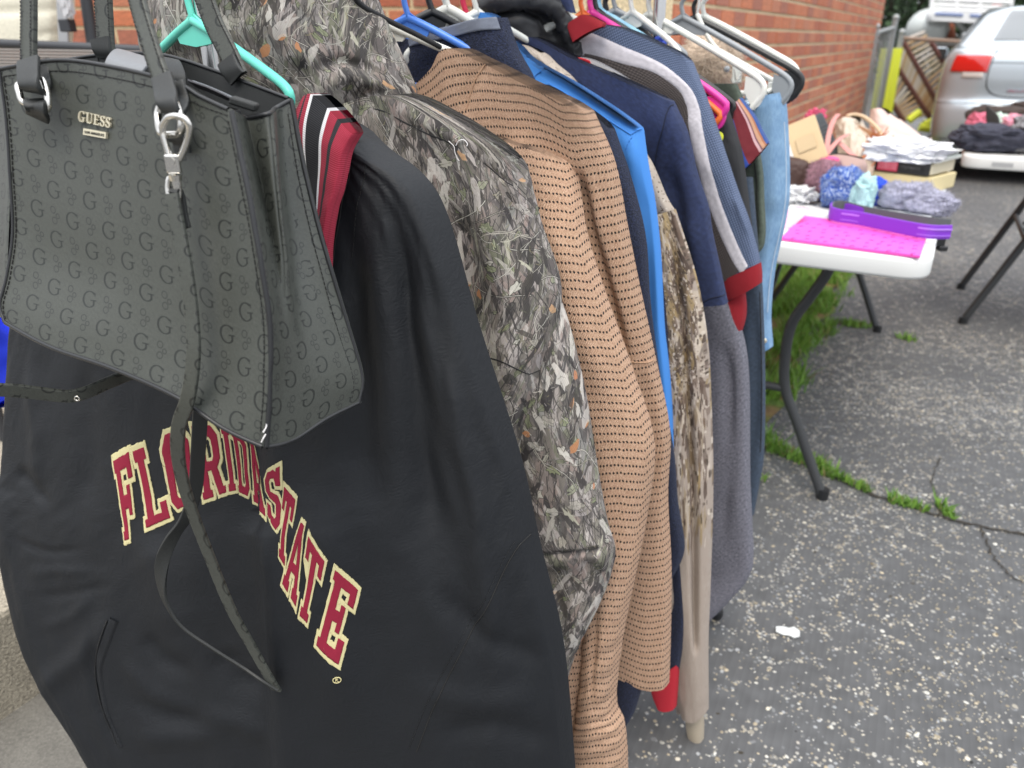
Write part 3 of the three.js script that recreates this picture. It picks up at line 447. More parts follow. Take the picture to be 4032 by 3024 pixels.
// a plastic hanger: neck, the two arm ends, hook to the rail; parts hook, frame, web
function hanger(label, m, neck, right, { r = 0.0052, web = true, left, bar = true, end = 0.022, group = 'plastic hangers on the rail', hookH, name = 'clothes_hanger', flatEnd = false } = {}) {
  r *= DS; end *= DS; const N = at(...neck), R = at(...right), h = thing(name, label, 'hanger', N, group);
  const dx = R.clone().sub(N), Lf = left ? at(...left) : V(N.x - dx.x, R.y, N.z - dx.z), A = V(dx.x, 0, dx.z).normalize(), up = V(0, 1, 0);
  // hook: rises from the neck, over the rail
  const top = hookH ?? Math.max(0.06, RAILA.y + 0.016 - N.y), hr = 0.021, c = N.clone().addScaledVector(up, top - hr), hk = [N.clone(), N.clone().addScaledVector(up, (top - 2 * hr) * 0.4).addScaledVector(A, -0.004), N.clone().addScaledVector(up, (top - 2 * hr) * 0.75).addScaledVector(A, 0.012)];
  for (let i = 0; i <= 10; i++) { const a = -0.7 + i / 10 * 3.9; hk.push(c.clone().addScaledVector(A, Math.cos(a) * hr).addScaledVector(up, Math.sin(a) * hr)); }
  tube('hook', hk, r * 0.95, m, h, 60, 8);
  const low = (P, k) => P.clone().addScaledVector(up, -end).addScaledVector(A, -k * end * 0.35);
  const armR = [N.clone().addScaledVector(up, -0.002), N.clone().lerp(R, 0.25), N.clone().lerp(R, 0.75), R.clone().addScaledVector(A, -0.006), R.clone().addScaledVector(up, -end * 0.45), low(R, 1)];
  const armL = [N.clone().addScaledVector(up, -0.002), N.clone().lerp(Lf, 0.25), N.clone().lerp(Lf, 0.75), Lf.clone().addScaledVector(A, 0.006), Lf.clone().addScaledVector(up, -end * 0.45), low(Lf, -1)];
  const gs = [tubeGeo(armR, r, 50, 9), tubeGeo(armL, r, 50, 9)];
  if (bar) gs.push(tubeGeo([low(R, 1), low(R, 1).addScaledVector(A, -0.02).addScaledVector(up, -0.004), low(R, 1).lerp(low(Lf, -1), 0.5).addScaledVector(up, -0.004), low(Lf, -1).addScaledVector(A, 0.02).addScaledVector(up, -0.004), low(Lf, -1)], r * 0.9, 40, 8));
  mesh('frame', MG(gs), m, h);
  const plate = (pts, th) => { const O = pts[0].clone(), x = A, s = new THREE.Shape(pts.map((p) => { const q = p.clone().sub(O); return new THREE.Vector2(q.dot(x), q.y); })); const g = new THREE.ExtrudeGeometry(s, { depth: th, bevelEnabled: false }); g.translate(0, 0, -th / 2); g.applyMatrix4(new THREE.Matrix4().makeBasis(A, up, A.clone().cross(up))); g.translate(O.x, O.y, O.z); return g; };
  if (web) mesh('web', plate([N.clone().addScaledVector(up, 0.006), N.clone().lerp(R, 0.24), N.clone().lerp(R, 0.2).addScaledVector(up, -0.012), N.clone().addScaledVector(up, -0.028), N.clone().lerp(Lf, 0.2).addScaledVector(up, -0.012), N.clone().lerp(Lf, 0.24)], r * 0.6), m, h);
  if (flatEnd) for (const [P, k] of [[R, 1], [Lf, -1]]) { const pts = []; for (let i = 0; i <= 12; i++) { const a = 1.3 - i / 12 * 3.0; pts.push(P.clone().addScaledVector(A, k * (Math.cos(a) * 0.0135 - 0.012)).addScaledVector(up, Math.sin(a) * 0.022 - 0.02)); } pts.push(P.clone().addScaledVector(A, -k * 0.03).addScaledVector(up, -0.017), P.clone().addScaledVector(A, -k * 0.03).addScaledVector(up, 0.006)); mesh('end_plate', plate(pts, r * 1.1), m, h); }
  return h;
}
hanger('teal plastic hanger behind the black handbag', MT.teal, [758, 72, 1.08], [1138, 345, 0.955], { r: 0.0058, end: 0.03 });
hanger('ivory hanger carrying the tan dotted cardigan', MT.white, [1440, 62, 1.31], [2180, 380, 1.2], { r: 0.0058 });
hanger('bright blue hanger inside the navy fleece vest', MT.plasticBlue, [1606, 62, 1.335], [1990, 272, 1.29], { r: 0.0058 });
hanger('black hanger just behind the bright blue hanger', MT.blackPlastic, [1700, 40, 1.41], [1950, 190, 1.42], { r: 0.0066 });
hanger('broad white hanger between black and red hangers', MT.white, [1762, 25, 1.43], [1960, 160, 1.43], { r: 0.0075 });
hanger('red hanger just left of the black puffer hood', MT.redPlastic, [1835, 50, 1.46], [1990, 170, 1.47], { r: 0.0058 });
hanger('white hanger whose neck shows beside the red one', MT.white, [1878, 42, 1.45], [2140, 196, 1.51], { r: 0.0056 });
hanger('white hanger above the red ribbed collar', MT.white, [2240, 62, 1.56], [2420, 172, 1.6], { r: 0.0075 });
hanger('orange hanger behind the red ribbed collar', MT.orange, [2295, 50, 1.6], [2838, 436, 1.47], { r: 0.0055 });
hanger('magenta hanger curving out beside the thermal shirt', MT.magenta, [2330, 45, 1.63], [2862, 398, 1.47], { r: 0.0068, end: 0.03, flatEnd: true });
hanger('black hanger with rounded end beside the magenta hanger', MT.blackPlastic, [2350, 40, 1.66], [2890, 400, 1.53], { r: 0.0062, flatEnd: true });
hanger('pale blue hanger behind the thermal shirt shoulder', MT.skyPlastic, [2365, 40, 1.7], [2620, 200, 1.62], { r: 0.0062 });
hanger('slim black hanger along the pale blue hanger', MT.blackPlastic, [2390, 50, 1.72], [2575, 155, 1.66], { r: 0.007 });
hanger('grey hanger hooked left of the chrome post', MT.greyPlastic, [2424, 35, 1.7], [2700, 200, 1.64], { r: 0.0056 });
hanger('empty white hanger ending above the thermal shirt', MT.white, [2490, 42, 1.68], [2675, 190, 1.6], { r: 0.0058, end: 0.02 });
hanger('empty white hanger with a broad rounded end plate', MT.white, [2560, 50, 1.7], [3010, 318, 1.56], { r: 0.0062, flatEnd: true, end: 0.05 });
hanger('empty grey hanger with a broad rounded end', MT.greyPlastic, [2690, 62, 1.76], [3118, 310, 1.63], { r: 0.0056, flatEnd: true, end: 0.05 });
hanger('empty black hanger with the farthest rounded end', MT.blackPlastic, [2738, 66, 1.8], [3160, 292, 1.68], { r: 0.0062, flatEnd: true, end: 0.05 });
hanger('last white hanger of the rail against brick', MT.white, [2772, 60, 1.83], [3140, 262, 1.73], { r: 0.0066, end: 0.05 });
{ // white clip hanger, bar and clips only
  const N = at(2745, 55, 1.78), h = thing('clip_hanger', 'white clip hanger holding the pale jeans', 'hanger', N, 'plastic hangers on the rail');
  const A = at(2830, 200, 1.74), B = at(3078, 338, 1.66), C = at(3020, 362, 1.66);
  mesh('frame', MG([tubeGeo([N, at(2790, 150, 1.76), A], 0.004, 20, 8), tubeGeo([A, A.clone().lerp(B, 0.5), B], 0.0048, 20, 8), tubeGeo([B, B.clone().lerp(C, 0.5), C], 0.0042, 12, 8)]), MT.white, h);
  tube('hook', [N, N.clone().add(V(0.005, 0.05, 0)), N.clone().add(V(0.02, 0.08, 0.01)), N.clone().add(V(0.01, 0.1, 0)), N.clone().add(V(-0.015, 0.09, 0))], 0.0035, MT.silver, h, 30, 8);
  for (const t of [0.3, 0.62, 0.86]) { const p = A.clone().lerp(B, t); const c = mesh('clip', MG([new RoundedBoxGeometry(0.016, 0.034, 0.005, 2, 0.002).rotateZ(0.1).translate(p.x, p.y - 0.018, p.z + 0.006), new RoundedBoxGeometry(0.016, 0.034, 0.005, 2, 0.002).rotateZ(-0.1).translate(p.x + 0.004, p.y - 0.018, p.z - 0.006)]), MT.white, h); tube('spring', [p.clone().add(V(-0.006, -0.012, 0.009)), p.clone().add(V(0, -0.03, 0.012)), p.clone().add(V(0.008, -0.014, 0.009))], 0.0012, MT.silver, c, 12, 5); }
}

// ------------------------------------------------------------------ garments, from the near end of the rail to the far end
const auto = (right, cols = 4, span = 420, dD = 0.3, sag = 0) => right.map(([x, y, D]) => { const r = []; for (let k = cols - 1; k >= 0; k--) { const t = k / (cols - 1); r.push([x - span * t, y + sag * t, D + dD * t]); } return r; });
const garment = (name, label, cat, p, group) => thing(name, label, cat, at(...p).setY(0.9), group ?? undefined);

// --- black varsity pullover with the arched lettering
const JK = new Surf([
  [[300, 430, 1.14], [560, 400, 1.12], [880, 400, 1.07], [1150, 450, 1.01], [1330, 490, 0.96], [1440, 560, 0.91]],
  [[180, 820, 1.11], [420, 800, 1.08], [800, 820, 1.03], [1200, 840, 0.965], [1510, 810, 0.915], [1690, 775, 0.895]],
  [[88, 1300, 1.07], [350, 1300, 1.045], [750, 1330, 0.99], [1200, 1350, 0.93], [1600, 1330, 0.885], [1852, 1285, 0.87]],
  [[56, 1800, 1.03], [350, 1820, 1.0], [750, 1830, 0.955], [1200, 1850, 0.9], [1700, 1850, 0.858], [2022, 1808, 0.848]],
  [[20, 2040, 1.0], [330, 2150, 0.975], [720, 2180, 0.93], [1200, 2200, 0.875], [1750, 2200, 0.842], [2100, 2145, 0.833]],
  [[140, 2560, 0.955], [420, 2600, 0.935], [760, 2600, 0.905], [1200, 2620, 0.862], [1780, 2620, 0.827], [2200, 2560, 0.818]],
  [[420, 3040, 0.91], [600, 3080, 0.895], [850, 3090, 0.88], [1250, 3100, 0.85], [1800, 3110, 0.812], [2250, 3080, 0.803]],
  [[560, 3480, 0.89], [750, 3500, 0.88], [950, 3500, 0.87], [1300, 3520, 0.84], [1800, 3520, 0.802], [2290, 3500, 0.797]],
], { T: 0.035, cap: 5 });
setFolds(JK, [
  { p: [[1120, 3400], [1100, 3000], [1085, 2600], [1065, 2300], [1040, 2100]], w: 0.022, a: 0.036, step: true, even: true },
  { p: [[980, 1650], [1000, 1900], [1030, 2100]], w: 0.02, a: -0.012 },
  { p: [[1250, 1900], [1300, 2200], [1330, 2500], [1400, 2900]], w: 0.025, a: 0.014 },
  { p: [[1560, 900], [1600, 1300], [1660, 1800], [1700, 2300]], w: 0.03, a: -0.02 },
  { p: [[1380, 900], [1400, 1300], [1420, 1700], [1440, 2000]], w: 0.024, a: -0.016 },
  { p: [[1750, 1300], [1820, 1700], [1900, 2200], [1960, 2700]], w: 0.025, a: 0.012 },
  { p: [[1700, 2300], [1900, 2500], [2150, 2600]], w: 0.016, a: -0.006 }, { p: [[1650, 2700], [1850, 2760], [2120, 2750]], w: 0.018, a: 0.006 }, { p: [[1720, 2880], [1950, 2850], [2200, 2900]], w: 0.015, a: -0.006 },
  { p: [[60, 2130], [200, 2170], [330, 2160]], w: 0.006, a: -0.0035 }, { p: [[110, 2260], [240, 2240], [380, 2250]], w: 0.007, a: 0.003 }, { p: [[150, 2350], [300, 2330], [440, 2300]], w: 0.006, a: -0.003 }, { p: [[170, 2470], [280, 2430], [360, 2360]], w: 0.007, a: 0.003 },
  { p: [[200, 2000], [120, 1900], [60, 1850]], w: 0.014, a: -0.006 }, { p: [[120, 1450], [150, 1700], [130, 1900]], w: 0.02, a: 0.006 }, { p: [[330, 1400], [350, 1700], [330, 2000]], w: 0.02, a: -0.008 },
  { p: [[220, 2700], [330, 2580], [420, 2440]], w: 0.014, a: 0.007 }, { p: [[560, 2500], [640, 2600], [760, 2660]], w: 0.016, a: -0.009 }, { p: [[480, 2600], [600, 2720], [780, 2800]], w: 0.012, a: 0.006 }, { p: [[500, 2750], [650, 2820], [820, 2850]], w: 0.012, a: -0.006 }, { p: [[860, 2560], [930, 2680], [1060, 2720]], w: 0.02, a: -0.012 }, { p: [[520, 2900], [700, 2900], [900, 2880]], w: 0.015, a: 0.006 }, { p: [[600, 2100], [660, 2300], [700, 2500]], w: 0.03, a: 0.008 }, { p: [[800, 2800], [950, 2840], [1060, 2900]], w: 0.014, a: 0.008 },
  { p: [[375, 2480], [372, 2640], [400, 2800], [455, 2930]], w: 0.008, a: -0.007, end: 0.5 },
], (u, v) => 0.007 * (0.5 - Math.abs(fbm(u * 6 - 1.2 * v, v * 1.3, 2.2, 3)) * 2.2) * (0.4 + u) + 0.004 * fbm(u * 9 + 3 * v, v * 4, 7.7, 3) + 0.0025 * (0.4 - Math.abs(fbm(u * 12 + 5 * v, v * 9, 3.7, 3)) * 2) + (u < 0.3 ? 0.002 * fbm(u * 18, v * 34, 4.4, 3) : 0.0013 * fbm(u * 20 + v * 8, v * 12, 4.9, 2)));
{
  const g = garment('varsity_pullover', 'black nylon pullover with arched red and cream lettering', 'pullover', [1200, 1500, 0.95]);
  drape('body', JK, MT.nylon, g, 110, 170);
  // raglan seam and its double stitching
  const sp = pxPath(JK, [[1640, 2960], [1720, 2760], [1840, 2520], [1960, 2300], [2056, 2130]]); seam('seam', JK, sp, 0.0009, MT.thread, g); stitches('stitching', JK, sp.map(([u, v]) => [u - 0.01, v - 0.004]), 0.004, 0.002, 0.0004, MT.edge, g);
  seam('seam', JK, pxPath(JK, [[1375, 620], [1355, 760], [1330, 900], [1310, 1040]]), 0.0008, MT.thread, g);
  stitches('stitching', JK, pxPath(JK, [[1440, 650], [1415, 780], [1395, 930], [1380, 1060]]), 0.004, 0.002, 0.0005, MT.thread, g);
  // zip pocket
  const zp = pxPath(JK, [[425, 2440], [392, 2530], [378, 2620], [388, 2720], [420, 2830], [462, 2935]]);
  strip('pocket_welt', JK, zp.map(([u, v]) => [u + 0.012, v]), 0.016, 0.0022, MT.nylon, g); stitches('pocket_zip', JK, zp, 0.0016, 0.0012, 0.0014, MT.edge, g, 0.0018);
  // knitted collar, striped
  const stripes = canvasTex(256, 256, (q, w, h) => { const K = [[0, '#6a1222'], [0.12, '#8c1b30'], [0.2, '#1a1b20'], [0.25, '#931d33'], [0.345, '#d9d9dc'], [0.395, '#14151a'], [0.625, '#dcdce0'], [0.675, '#931d33'], [0.79, '#191a1f'], [0.845, '#981e35'], [1, '']]; for (let i = 0; i < K.length - 1; i++) { q.fillStyle = K[i][1]; q.fillRect(K[i][0] * w, 0, (K[i + 1][0] - K[i][0]) * w + 1, h); } q.globalAlpha = 0.16; for (let y = 0; y < h; y += 4) { q.fillStyle = y % 8 ? '#000' : '#fff'; q.fillRect(0, y, w, 2); } });
  stripes.wrapS = THREE.ClampToEdgeWrapping;
  const CO = new Surf([
    [[1222, 392, 0.935], [1262, 372, 0.925], [1335, 434, 0.9], [1412, 528, 0.865]], [[1178, 485, 0.93], [1228, 512, 0.91], [1300, 552, 0.89], [1372, 602, 0.862]], [[1190, 650, 0.925], [1228, 672, 0.9], [1285, 702, 0.885], [1342, 735, 0.855]],
    [[1222, 800, 0.92], [1248, 808, 0.895], [1280, 818, 0.875], [1312, 830, 0.85]], [[1240, 935, 0.915], [1252, 942, 0.89], [1270, 950, 0.865], [1290, 955, 0.845]], [[1250, 1080, 0.91], [1260, 1085, 0.885], [1272, 1090, 0.86], [1285, 1095, 0.84]],
  ], { T: 0.012, cap: 5 });
  CO.fold = (u, v) => 0.004 * Math.sin(v * 9 + 1) * (1 - u) + 0.002 * nz(u * 4, v * 6);
  const cg = drapeGeo(CO, 40, 60, true); { const uv = cg.attributes.uv; for (let i = 0; i < uv.count; i++) { const x = uv.getX(i) / CO.W; uv.setXY(i, x <= 1 ? x : 2 - x, uv.getY(i) / 0.06); } }
  mesh('collar', cg, M(0xffffff, 0.95, { map: stripes, bumpMap: stripes, bumpScale: 0.0006 }), g);
  // block letters, cream edge under crimson face, each laid on the cloth
  const LET = {
    F: [[[0, 0], [2, 0], [2, 4], [3, 4], [3, 3], [4.2, 3], [4.2, 7], [3, 7], [3, 6], [2, 6], [2, 8.6], [4, 8.6], [4, 7.4], [5.6, 7.4], [5.6, 10], [0, 10], [0, 8.6], [0.5, 8.6], [0.5, 1.4], [0, 1.4]]],
    L: [[[0, 0], [5.6, 0], [5.6, 3], [4, 3], [4, 1.5], [2.3, 1.5], [2.3, 8.6], [3, 8.6], [3, 10], [0, 10], [0, 8.6], [0.6, 8.6], [0.6, 1.4], [0, 1.4]]],
    O: [[[1.3, 0], [4.3, 0], [5.6, 1.6], [5.6, 8.4], [4.3, 10], [1.3, 10], [0, 8.4], [0, 1.6]], [[2.2, 1.7], [1.8, 2.2], [1.8, 7.8], [2.2, 8.3], [3.4, 8.3], [3.8, 7.8], [3.8, 2.2], [3.4, 1.7]]],
    R: [[[0, 0], [2.6, 0], [2.6, 1.4], [2.2, 1.4], [2.2, 4], [3, 4], [4, 0], [6, 0], [6, 1.4], [5.4, 1.4], [4.7, 4.3], [5.6, 5.4], [5.6, 8.6], [4.4, 10], [0, 10], [0, 8.6], [0.5, 8.6], [0.5, 1.4], [0, 1.4]], [[2.2, 5.4], [2.2, 8.5], [3.5, 8.5], [3.9, 8], [3.9, 5.9], [3.5, 5.4]]],
    I: [[[0, 0], [3, 0], [3, 1.4], [2.4, 1.4], [2.4, 8.6], [3, 8.6], [3, 10], [0, 10], [0, 8.6], [0.6, 8.6], [0.6, 1.4], [0, 1.4]]],
    D: [[[0, 0], [4.2, 0], [5.6, 1.6], [5.6, 8.4], [4.2, 10], [0, 10], [0, 8.6], [0.5, 8.6], [0.5, 1.4], [0, 1.4]], [[2.2, 1.6], [2.2, 8.4], [3.4, 8.4], [3.9, 7.8], [3.9, 2.2], [3.4, 1.6]]],
    A: [[[0, 0], [2.4, 0], [2.4, 1.4], [2, 1.4], [2.2, 2.6], [3.8, 2.6], [4, 1.4], [3.6, 1.4], [3.6, 0], [6, 0], [6, 1.4], [5.5, 1.4], [4.1, 10], [1.9, 10], [0.5, 1.4], [0, 1.4]], [[2.4, 4], [3, 7.4], [3.6, 4]]],
    S: [[[0, 0], [1.4, 0], [1.6, 0.5], [2.2, 0], [4.4, 0], [5.6, 1.5], [5.6, 4.5], [4.4, 5.9], [1.9, 6.3], [1.7, 8], [2.2, 8.5], [3.4, 8.5], [3.9, 7.2], [5.4, 7.2], [5.4, 10], [4.2, 10], [4, 9.5], [3.4, 10], [1.4, 10], [0.1, 8.6], [0.1, 5.9], [1.3, 4.7], [3.7, 4.2], [3.9, 2.2], [3.4, 1.6], [2.2, 1.6], [1.5, 3.2], [0, 3.2]]],
    T: [[[1.4, 0], [4.6, 0], [4.6, 1.4], [3.9, 1.4], [3.9, 8.4], [4.6, 8.4], [4.6, 6.8], [6, 6.8], [6, 10], [0, 10], [0, 6.8], [1.4, 6.8], [1.4, 8.4], [2.1, 8.4], [2.1, 1.4], [1.4, 1.4]]],
    E: [[[0, 0], [5.7, 0], [5.7, 3], [4.1, 3], [4.1, 1.5], [2.2, 1.5], [2.2, 4.2], [3, 4.2], [3, 3.2], [4.2, 3.2], [4.2, 6.8], [3, 6.8], [3, 5.8], [2.2, 5.8], [2.2, 8.5], [4.1, 8.5], [4.1, 7.2], [5.7, 7.2], [5.7, 10], [0, 10], [0, 8.6], [0.5, 8.6], [0.5, 1.4], [0, 1.4]]],
  };
  const area = (P) => P.reduce((s, [x, y], i) => { const [a, b] = P[(i + 1) % P.length]; return s + x * b - a * y; }, 0) / 2;
  function offset(P, d) { const k = area(P) > 0 ? 1 : -1, n = P.length; return P.map((p, i) => { const a = P[(i + n - 1) % n], b = P[(i + 1) % n]; const n1 = [(p[1] - a[1]), -(p[0] - a[0])], n2 = [(b[1] - p[1]), -(b[0] - p[0])]; const l1 = Math.hypot(...n1), l2 = Math.hypot(...n2); n1[0] /= l1; n1[1] /= l1; n2[0] /= l2; n2[1] /= l2; const c = 1 + n1[0] * n2[0] + n1[1] * n2[1], m = d * k / Math.max(0.5, c); return [p[0] + (n1[0] + n2[0]) * m, p[1] + (n1[1] + n2[1]) * m]; }); }
  const tess = new TessellateModifier(0.55, 7);
  const W = { I: 3, A: 6, R: 6, T: 6 };
  function letter(ch, quad) {
    const q = quad.map(([x, y]) => JK.inv(x / 1.2533, 1700 + y / 1.2533)), w = W[ch] ?? 5.6; // TL TR BR BL
    const mapTo = (P, off, jit) => {
      const s = new THREE.Shape(P[0].map(([x, y]) => new THREE.Vector2(x, y))); for (const h of P.slice(1)) s.holes.push(new THREE.Path(h.map(([x, y]) => new THREE.Vector2(x, y))));
      let geo = new THREE.ExtrudeGeometry(s, { depth: 1, bevelEnabled: false, steps: 1 }); geo = tess.modify(geo.index ? geo.toNonIndexed() : geo); const p = geo.attributes.position;
      for (let i = 0; i < p.count; i++) { let x = p.getX(i), y = p.getY(i); x += jit * nz(x * 2.7, y * 2.7, ch.charCodeAt(0)); y += jit * nz(x * 2.7, y * 2.7, 9 + ch.charCodeAt(0)); const a = clamp(x / w, -0.2, 1.2), b = 1 - y / 10; const u = lerp(lerp(q[0][0], q[1][0], a), lerp(q[3][0], q[2][0], a), b), v = lerp(lerp(q[0][1], q[1][1], a), lerp(q[3][1], q[2][1], a), b); const f = JK.front(u, v, p.getZ(i) > 0.5 ? off : -0.001); p.setXYZ(i, f.x, f.y, f.z); }
      geo = mergeVertices(new THREE.BufferGeometry().setAttribute('position', p), 1e-6); geo.computeVertexNormals(); return geo;
    };
    const P = LET[ch], c = mesh('letter', mapTo(P.map((k, i) => offset(k, i ? -0.42 : 0.5)), 0.0012, 0.14), MT.cream, g); c.userData.label = 'cream edged crimson letter ' + ch;
    mesh('letter_face', mapTo(P.map((k, i) => offset(k, i ? 0.06 : -0.1)), 0.0021, 0.1), MT.crimson, c);
  }
  for (const [ch, q] of [
    ['F', [[560, 140], [640, 92], [682, 515], [618, 540]]], ['L', [[655, 92], [760, 50], [846, 425], [724, 478]]], ['O', [[785, 20], [925, -30], [955, 350], [858, 395]]], ['R', [[945, -32], [1075, -42], [1122, 300], [1008, 340]]],
    ['I', [[1090, -40], [1128, -30], [1170, 290], [1134, 296]]], ['D', [[1140, -25], [1200, 5], [1240, 325], [1184, 298]]], ['A', [[1212, 12], [1262, 60], [1312, 420], [1256, 345]]],
    ['S', [[1305, 205], [1388, 162], [1382, 505], [1322, 405]]], ['T', [[1404, 265], [1462, 332], [1420, 690], [1366, 590]]], ['A', [[1472, 425], [1520, 475], [1462, 865], [1394, 748]]], ['T', [[1524, 508], [1606, 638], [1535, 965], [1462, 888]]], ['E', [[1655, 675], [1770, 775], [1672, 1150], [1560, 1050]]],
  ]) letter(ch, q);
  { const [u, v] = JK.inv(1664 / 1.2533, 1700 + 1224 / 1.2533), pts = []; for (let i = 0; i < 14; i++) { const a = i / 14 * 6.283; pts.push(JK.front(u + Math.cos(a) * 0.0032 / JK.W, v + Math.sin(a) * 0.0038 / JK.H, 0.001)); } mesh('registered_mark', new THREE.TubeGeometry(new THREE.CatmullRomCurve3(pts, true), 24, 0.0006, 5, true), MT.cream, g);
    const q = (a, b) => JK.front(u + a * 0.001 / JK.W, v - b * 0.001 / JK.H, 0.001); mesh('registered_mark', MG([barGeo(q(-1, -2), q(-1, 2), 0.0004), barGeo(q(-1, 2), q(0.8, 1.6), 0.0004), barGeo(q(0.8, 1.6), q(-0.8, 0.2), 0.0004), barGeo(q(-0.8, 0.2), q(1.2, -2), 0.0004)]), MT.cream, g); }
}

// --- hooded camouflage jacket
{
  const g = garment('camouflage_jacket', 'hooded camouflage jacket hanging right behind the black pullover', 'jacket', [1800, 1200, 1.0]);
  const B = new Surf([
    [[900, 620, 1.2], [1150, 520, 1.17], [1350, 430, 1.13], [1560, 372, 1.08], [1760, 455, 1.035], [1950, 580, 1.0], [2052, 680, 0.985]],
    [[880, 850, 1.18], [1150, 820, 1.14], [1400, 800, 1.1], [1620, 780, 1.055], [1820, 800, 1.02], [1990, 850, 0.99], [2105, 890, 0.978]],
    [[900, 1180, 1.16], [1200, 1180, 1.11], [1450, 1170, 1.07], [1680, 1165, 1.03], [1880, 1160, 1.0], [2050, 1160, 0.975], [2187, 1163, 0.965]],
    [[900, 1480, 1.14], [1200, 1480, 1.09], [1450, 1470, 1.05], [1650, 1460, 1.015], [1840, 1460, 0.985], [1990, 1460, 0.965], [2124, 1458, 0.955]],
    [[900, 1850, 1.12], [1200, 1850, 1.07], [1450, 1850, 1.03], [1620, 1840, 1.0], [1780, 1835, 0.975], [1920, 1830, 0.955], [2033, 1825, 0.948]],
    [[900, 2500, 1.08], [1200, 2500, 1.03], [1450, 2500, 1.0], [1600, 2500, 0.97], [1720, 2500, 0.95], [1850, 2500, 0.935], [1950, 2450, 0.93]],
  ], { T: 0.03, cap: 5 });
  setFolds(B, [
    { p: [[1420, 420], [1640, 500], [1850, 600], [2030, 730]], w: 0.006, a: -0.004, end: 1 }, { p: [[1480, 420], [1680, 500], [1880, 610]], w: 0.02, a: 0.006 },
    { p: [[1900, 700], [1950, 1000], [2000, 1300], [2030, 1600]], w: 0.03, a: 0.012 }, { p: [[1800, 800], [1830, 1100], [1880, 1400]], w: 0.03, a: -0.012 }, { p: [[2000, 760], [2080, 1000], [2120, 1300]], w: 0.025, a: -0.006 },
  ], (u, v) => 0.005 * fbm(u * 7, v * 3, 8.8, 3) + 0.002 * fbm(u * 16, v * 14, 1.8, 2));
  drape('body', B, MT.camo, g, 60, 80);
  seam('seam', B, pxPath(B, [[1420, 425], [1640, 505], [1850, 605], [2020, 730]]), 0.0009, MT.lining, g);
  seam('seam', B, pxPath(B, [[1890, 1405], [1990, 1430], [2110, 1460]]), 0.0008, MT.lining, g);
  const SL = new Surf([
    [[1900, 820, 1.06], [2000, 800, 1.04], [2080, 790, 1.03]], [[1960, 1100, 1.035], [2070, 1090, 1.015], [2150, 1080, 1.0]], [[1980, 1350, 1.02], [2120, 1330, 0.995], [2228, 1310, 0.98]],
    [[1950, 1600, 1.0], [2150, 1590, 0.972], [2292, 1570, 0.96]], [[1980, 1900, 0.98], [2180, 1900, 0.955], [2345, 1885, 0.945]], [[2000, 2080, 0.965], [2210, 2085, 0.94], [2380, 2070, 0.935]],
    [[2030, 2190, 0.96], [2240, 2178, 0.935], [2410, 2178, 0.93]], [[2050, 2245, 0.96], [2240, 2235, 0.945], [2396, 2270, 0.938]], [[2070, 2380, 0.955], [2220, 2380, 0.935], [2352, 2385, 0.932]],
    [[2090, 2560, 0.945], [2190, 2570, 0.925], [2262, 2570, 0.922]], [[2100, 2720, 0.94], [2165, 2725, 0.92], [2208, 2720, 0.918]], [[2100, 2900, 0.935], [2150, 2900, 0.92], [2190, 2900, 0.915]],
  ], { T: 0.03, cap: 3 });
  setFolds(SL, [{ p: [[2130, 2192], [2250, 2182], [2390, 2150]], w: 0.007, a: -0.011, end: 0.5 }, { p: [[2120, 1500], [2200, 1800], [2260, 2050]], w: 0.025, a: 0.006 }, { p: [[2300, 2210], [2340, 2260], [2380, 2280]], w: 0.01, a: -0.008 }, { p: [[2170, 2300], [2220, 2450], [2220, 2650]], w: 0.014, a: -0.008 }], (u, v) => 0.004 * fbm(u * 4, v * 10, 3.3, 3));
  drape('sleeve', SL, MT.camo, g, 40, 90);
  const HD = new Surf([
    [[760, -420, 1.24], [1000, -480, 1.22], [1250, -420, 1.2], [1330, -330, 1.22]], [[650, -120, 1.26], [900, -160, 1.17], [1200, -170, 1.15], [1425, -40, 1.2]], [[612, 120, 1.28], [850, 110, 1.17], [1200, 90, 1.14], [1520, 160, 1.19]], [[640, 250, 1.28], [880, 260, 1.18], [1250, 240, 1.14], [1575, 280, 1.19]], [[720, 380, 1.27], [950, 400, 1.18], [1280, 390, 1.15], [1608, 385, 1.19]], [[860, 500, 1.24], [1050, 510, 1.18], [1300, 500, 1.15], [1560, 480, 1.18]],
  ], { T: 0.06, cap: 3 });
  setFolds(HD, [{ p: [[1240, 310], [1300, 258], [1370, 235], [1440, 262], [1490, 320]], w: 0.012, a: -0.012, end: 0.4 }, { p: [[1250, 360], [1330, 300], [1420, 310], [1460, 370]], w: 0.025, a: 0.012 }, { p: [[1340, 440], [1420, 400], [1500, 340]], w: 0.012, a: -0.009 }, { p: [[1060, 0], [1120, 150], [1180, 280]], w: 0.02, a: 0.007 }, { p: [[1400, 30], [1440, 160], [1470, 260]], w: 0.02, a: -0.006 }], (u, v) => 0.007 * fbm(u * 4, v * 4, 6.6, 3));
  drape('hood', HD, MT.camo, g, 60, 60);
  tube('thread', [[1770, 555], [1790, 575], [1795, 600], [1805, 625], [1812, 632]].map(([x, y]) => { const [u, v] = B.inv(x, y); return B.front(u, v, 0.002); }), 0.0006, MT.whiteCloth, g, 20, 5);
  tube('thread', [[1800, 572], [1812, 553], [1832, 550], [1845, 565], [1842, 575]].map(([x, y]) => { const [u, v] = B.inv(x, y); return B.front(u, v, 0.003); }), 0.0006, MT.whiteCloth, g, 20, 5);
}
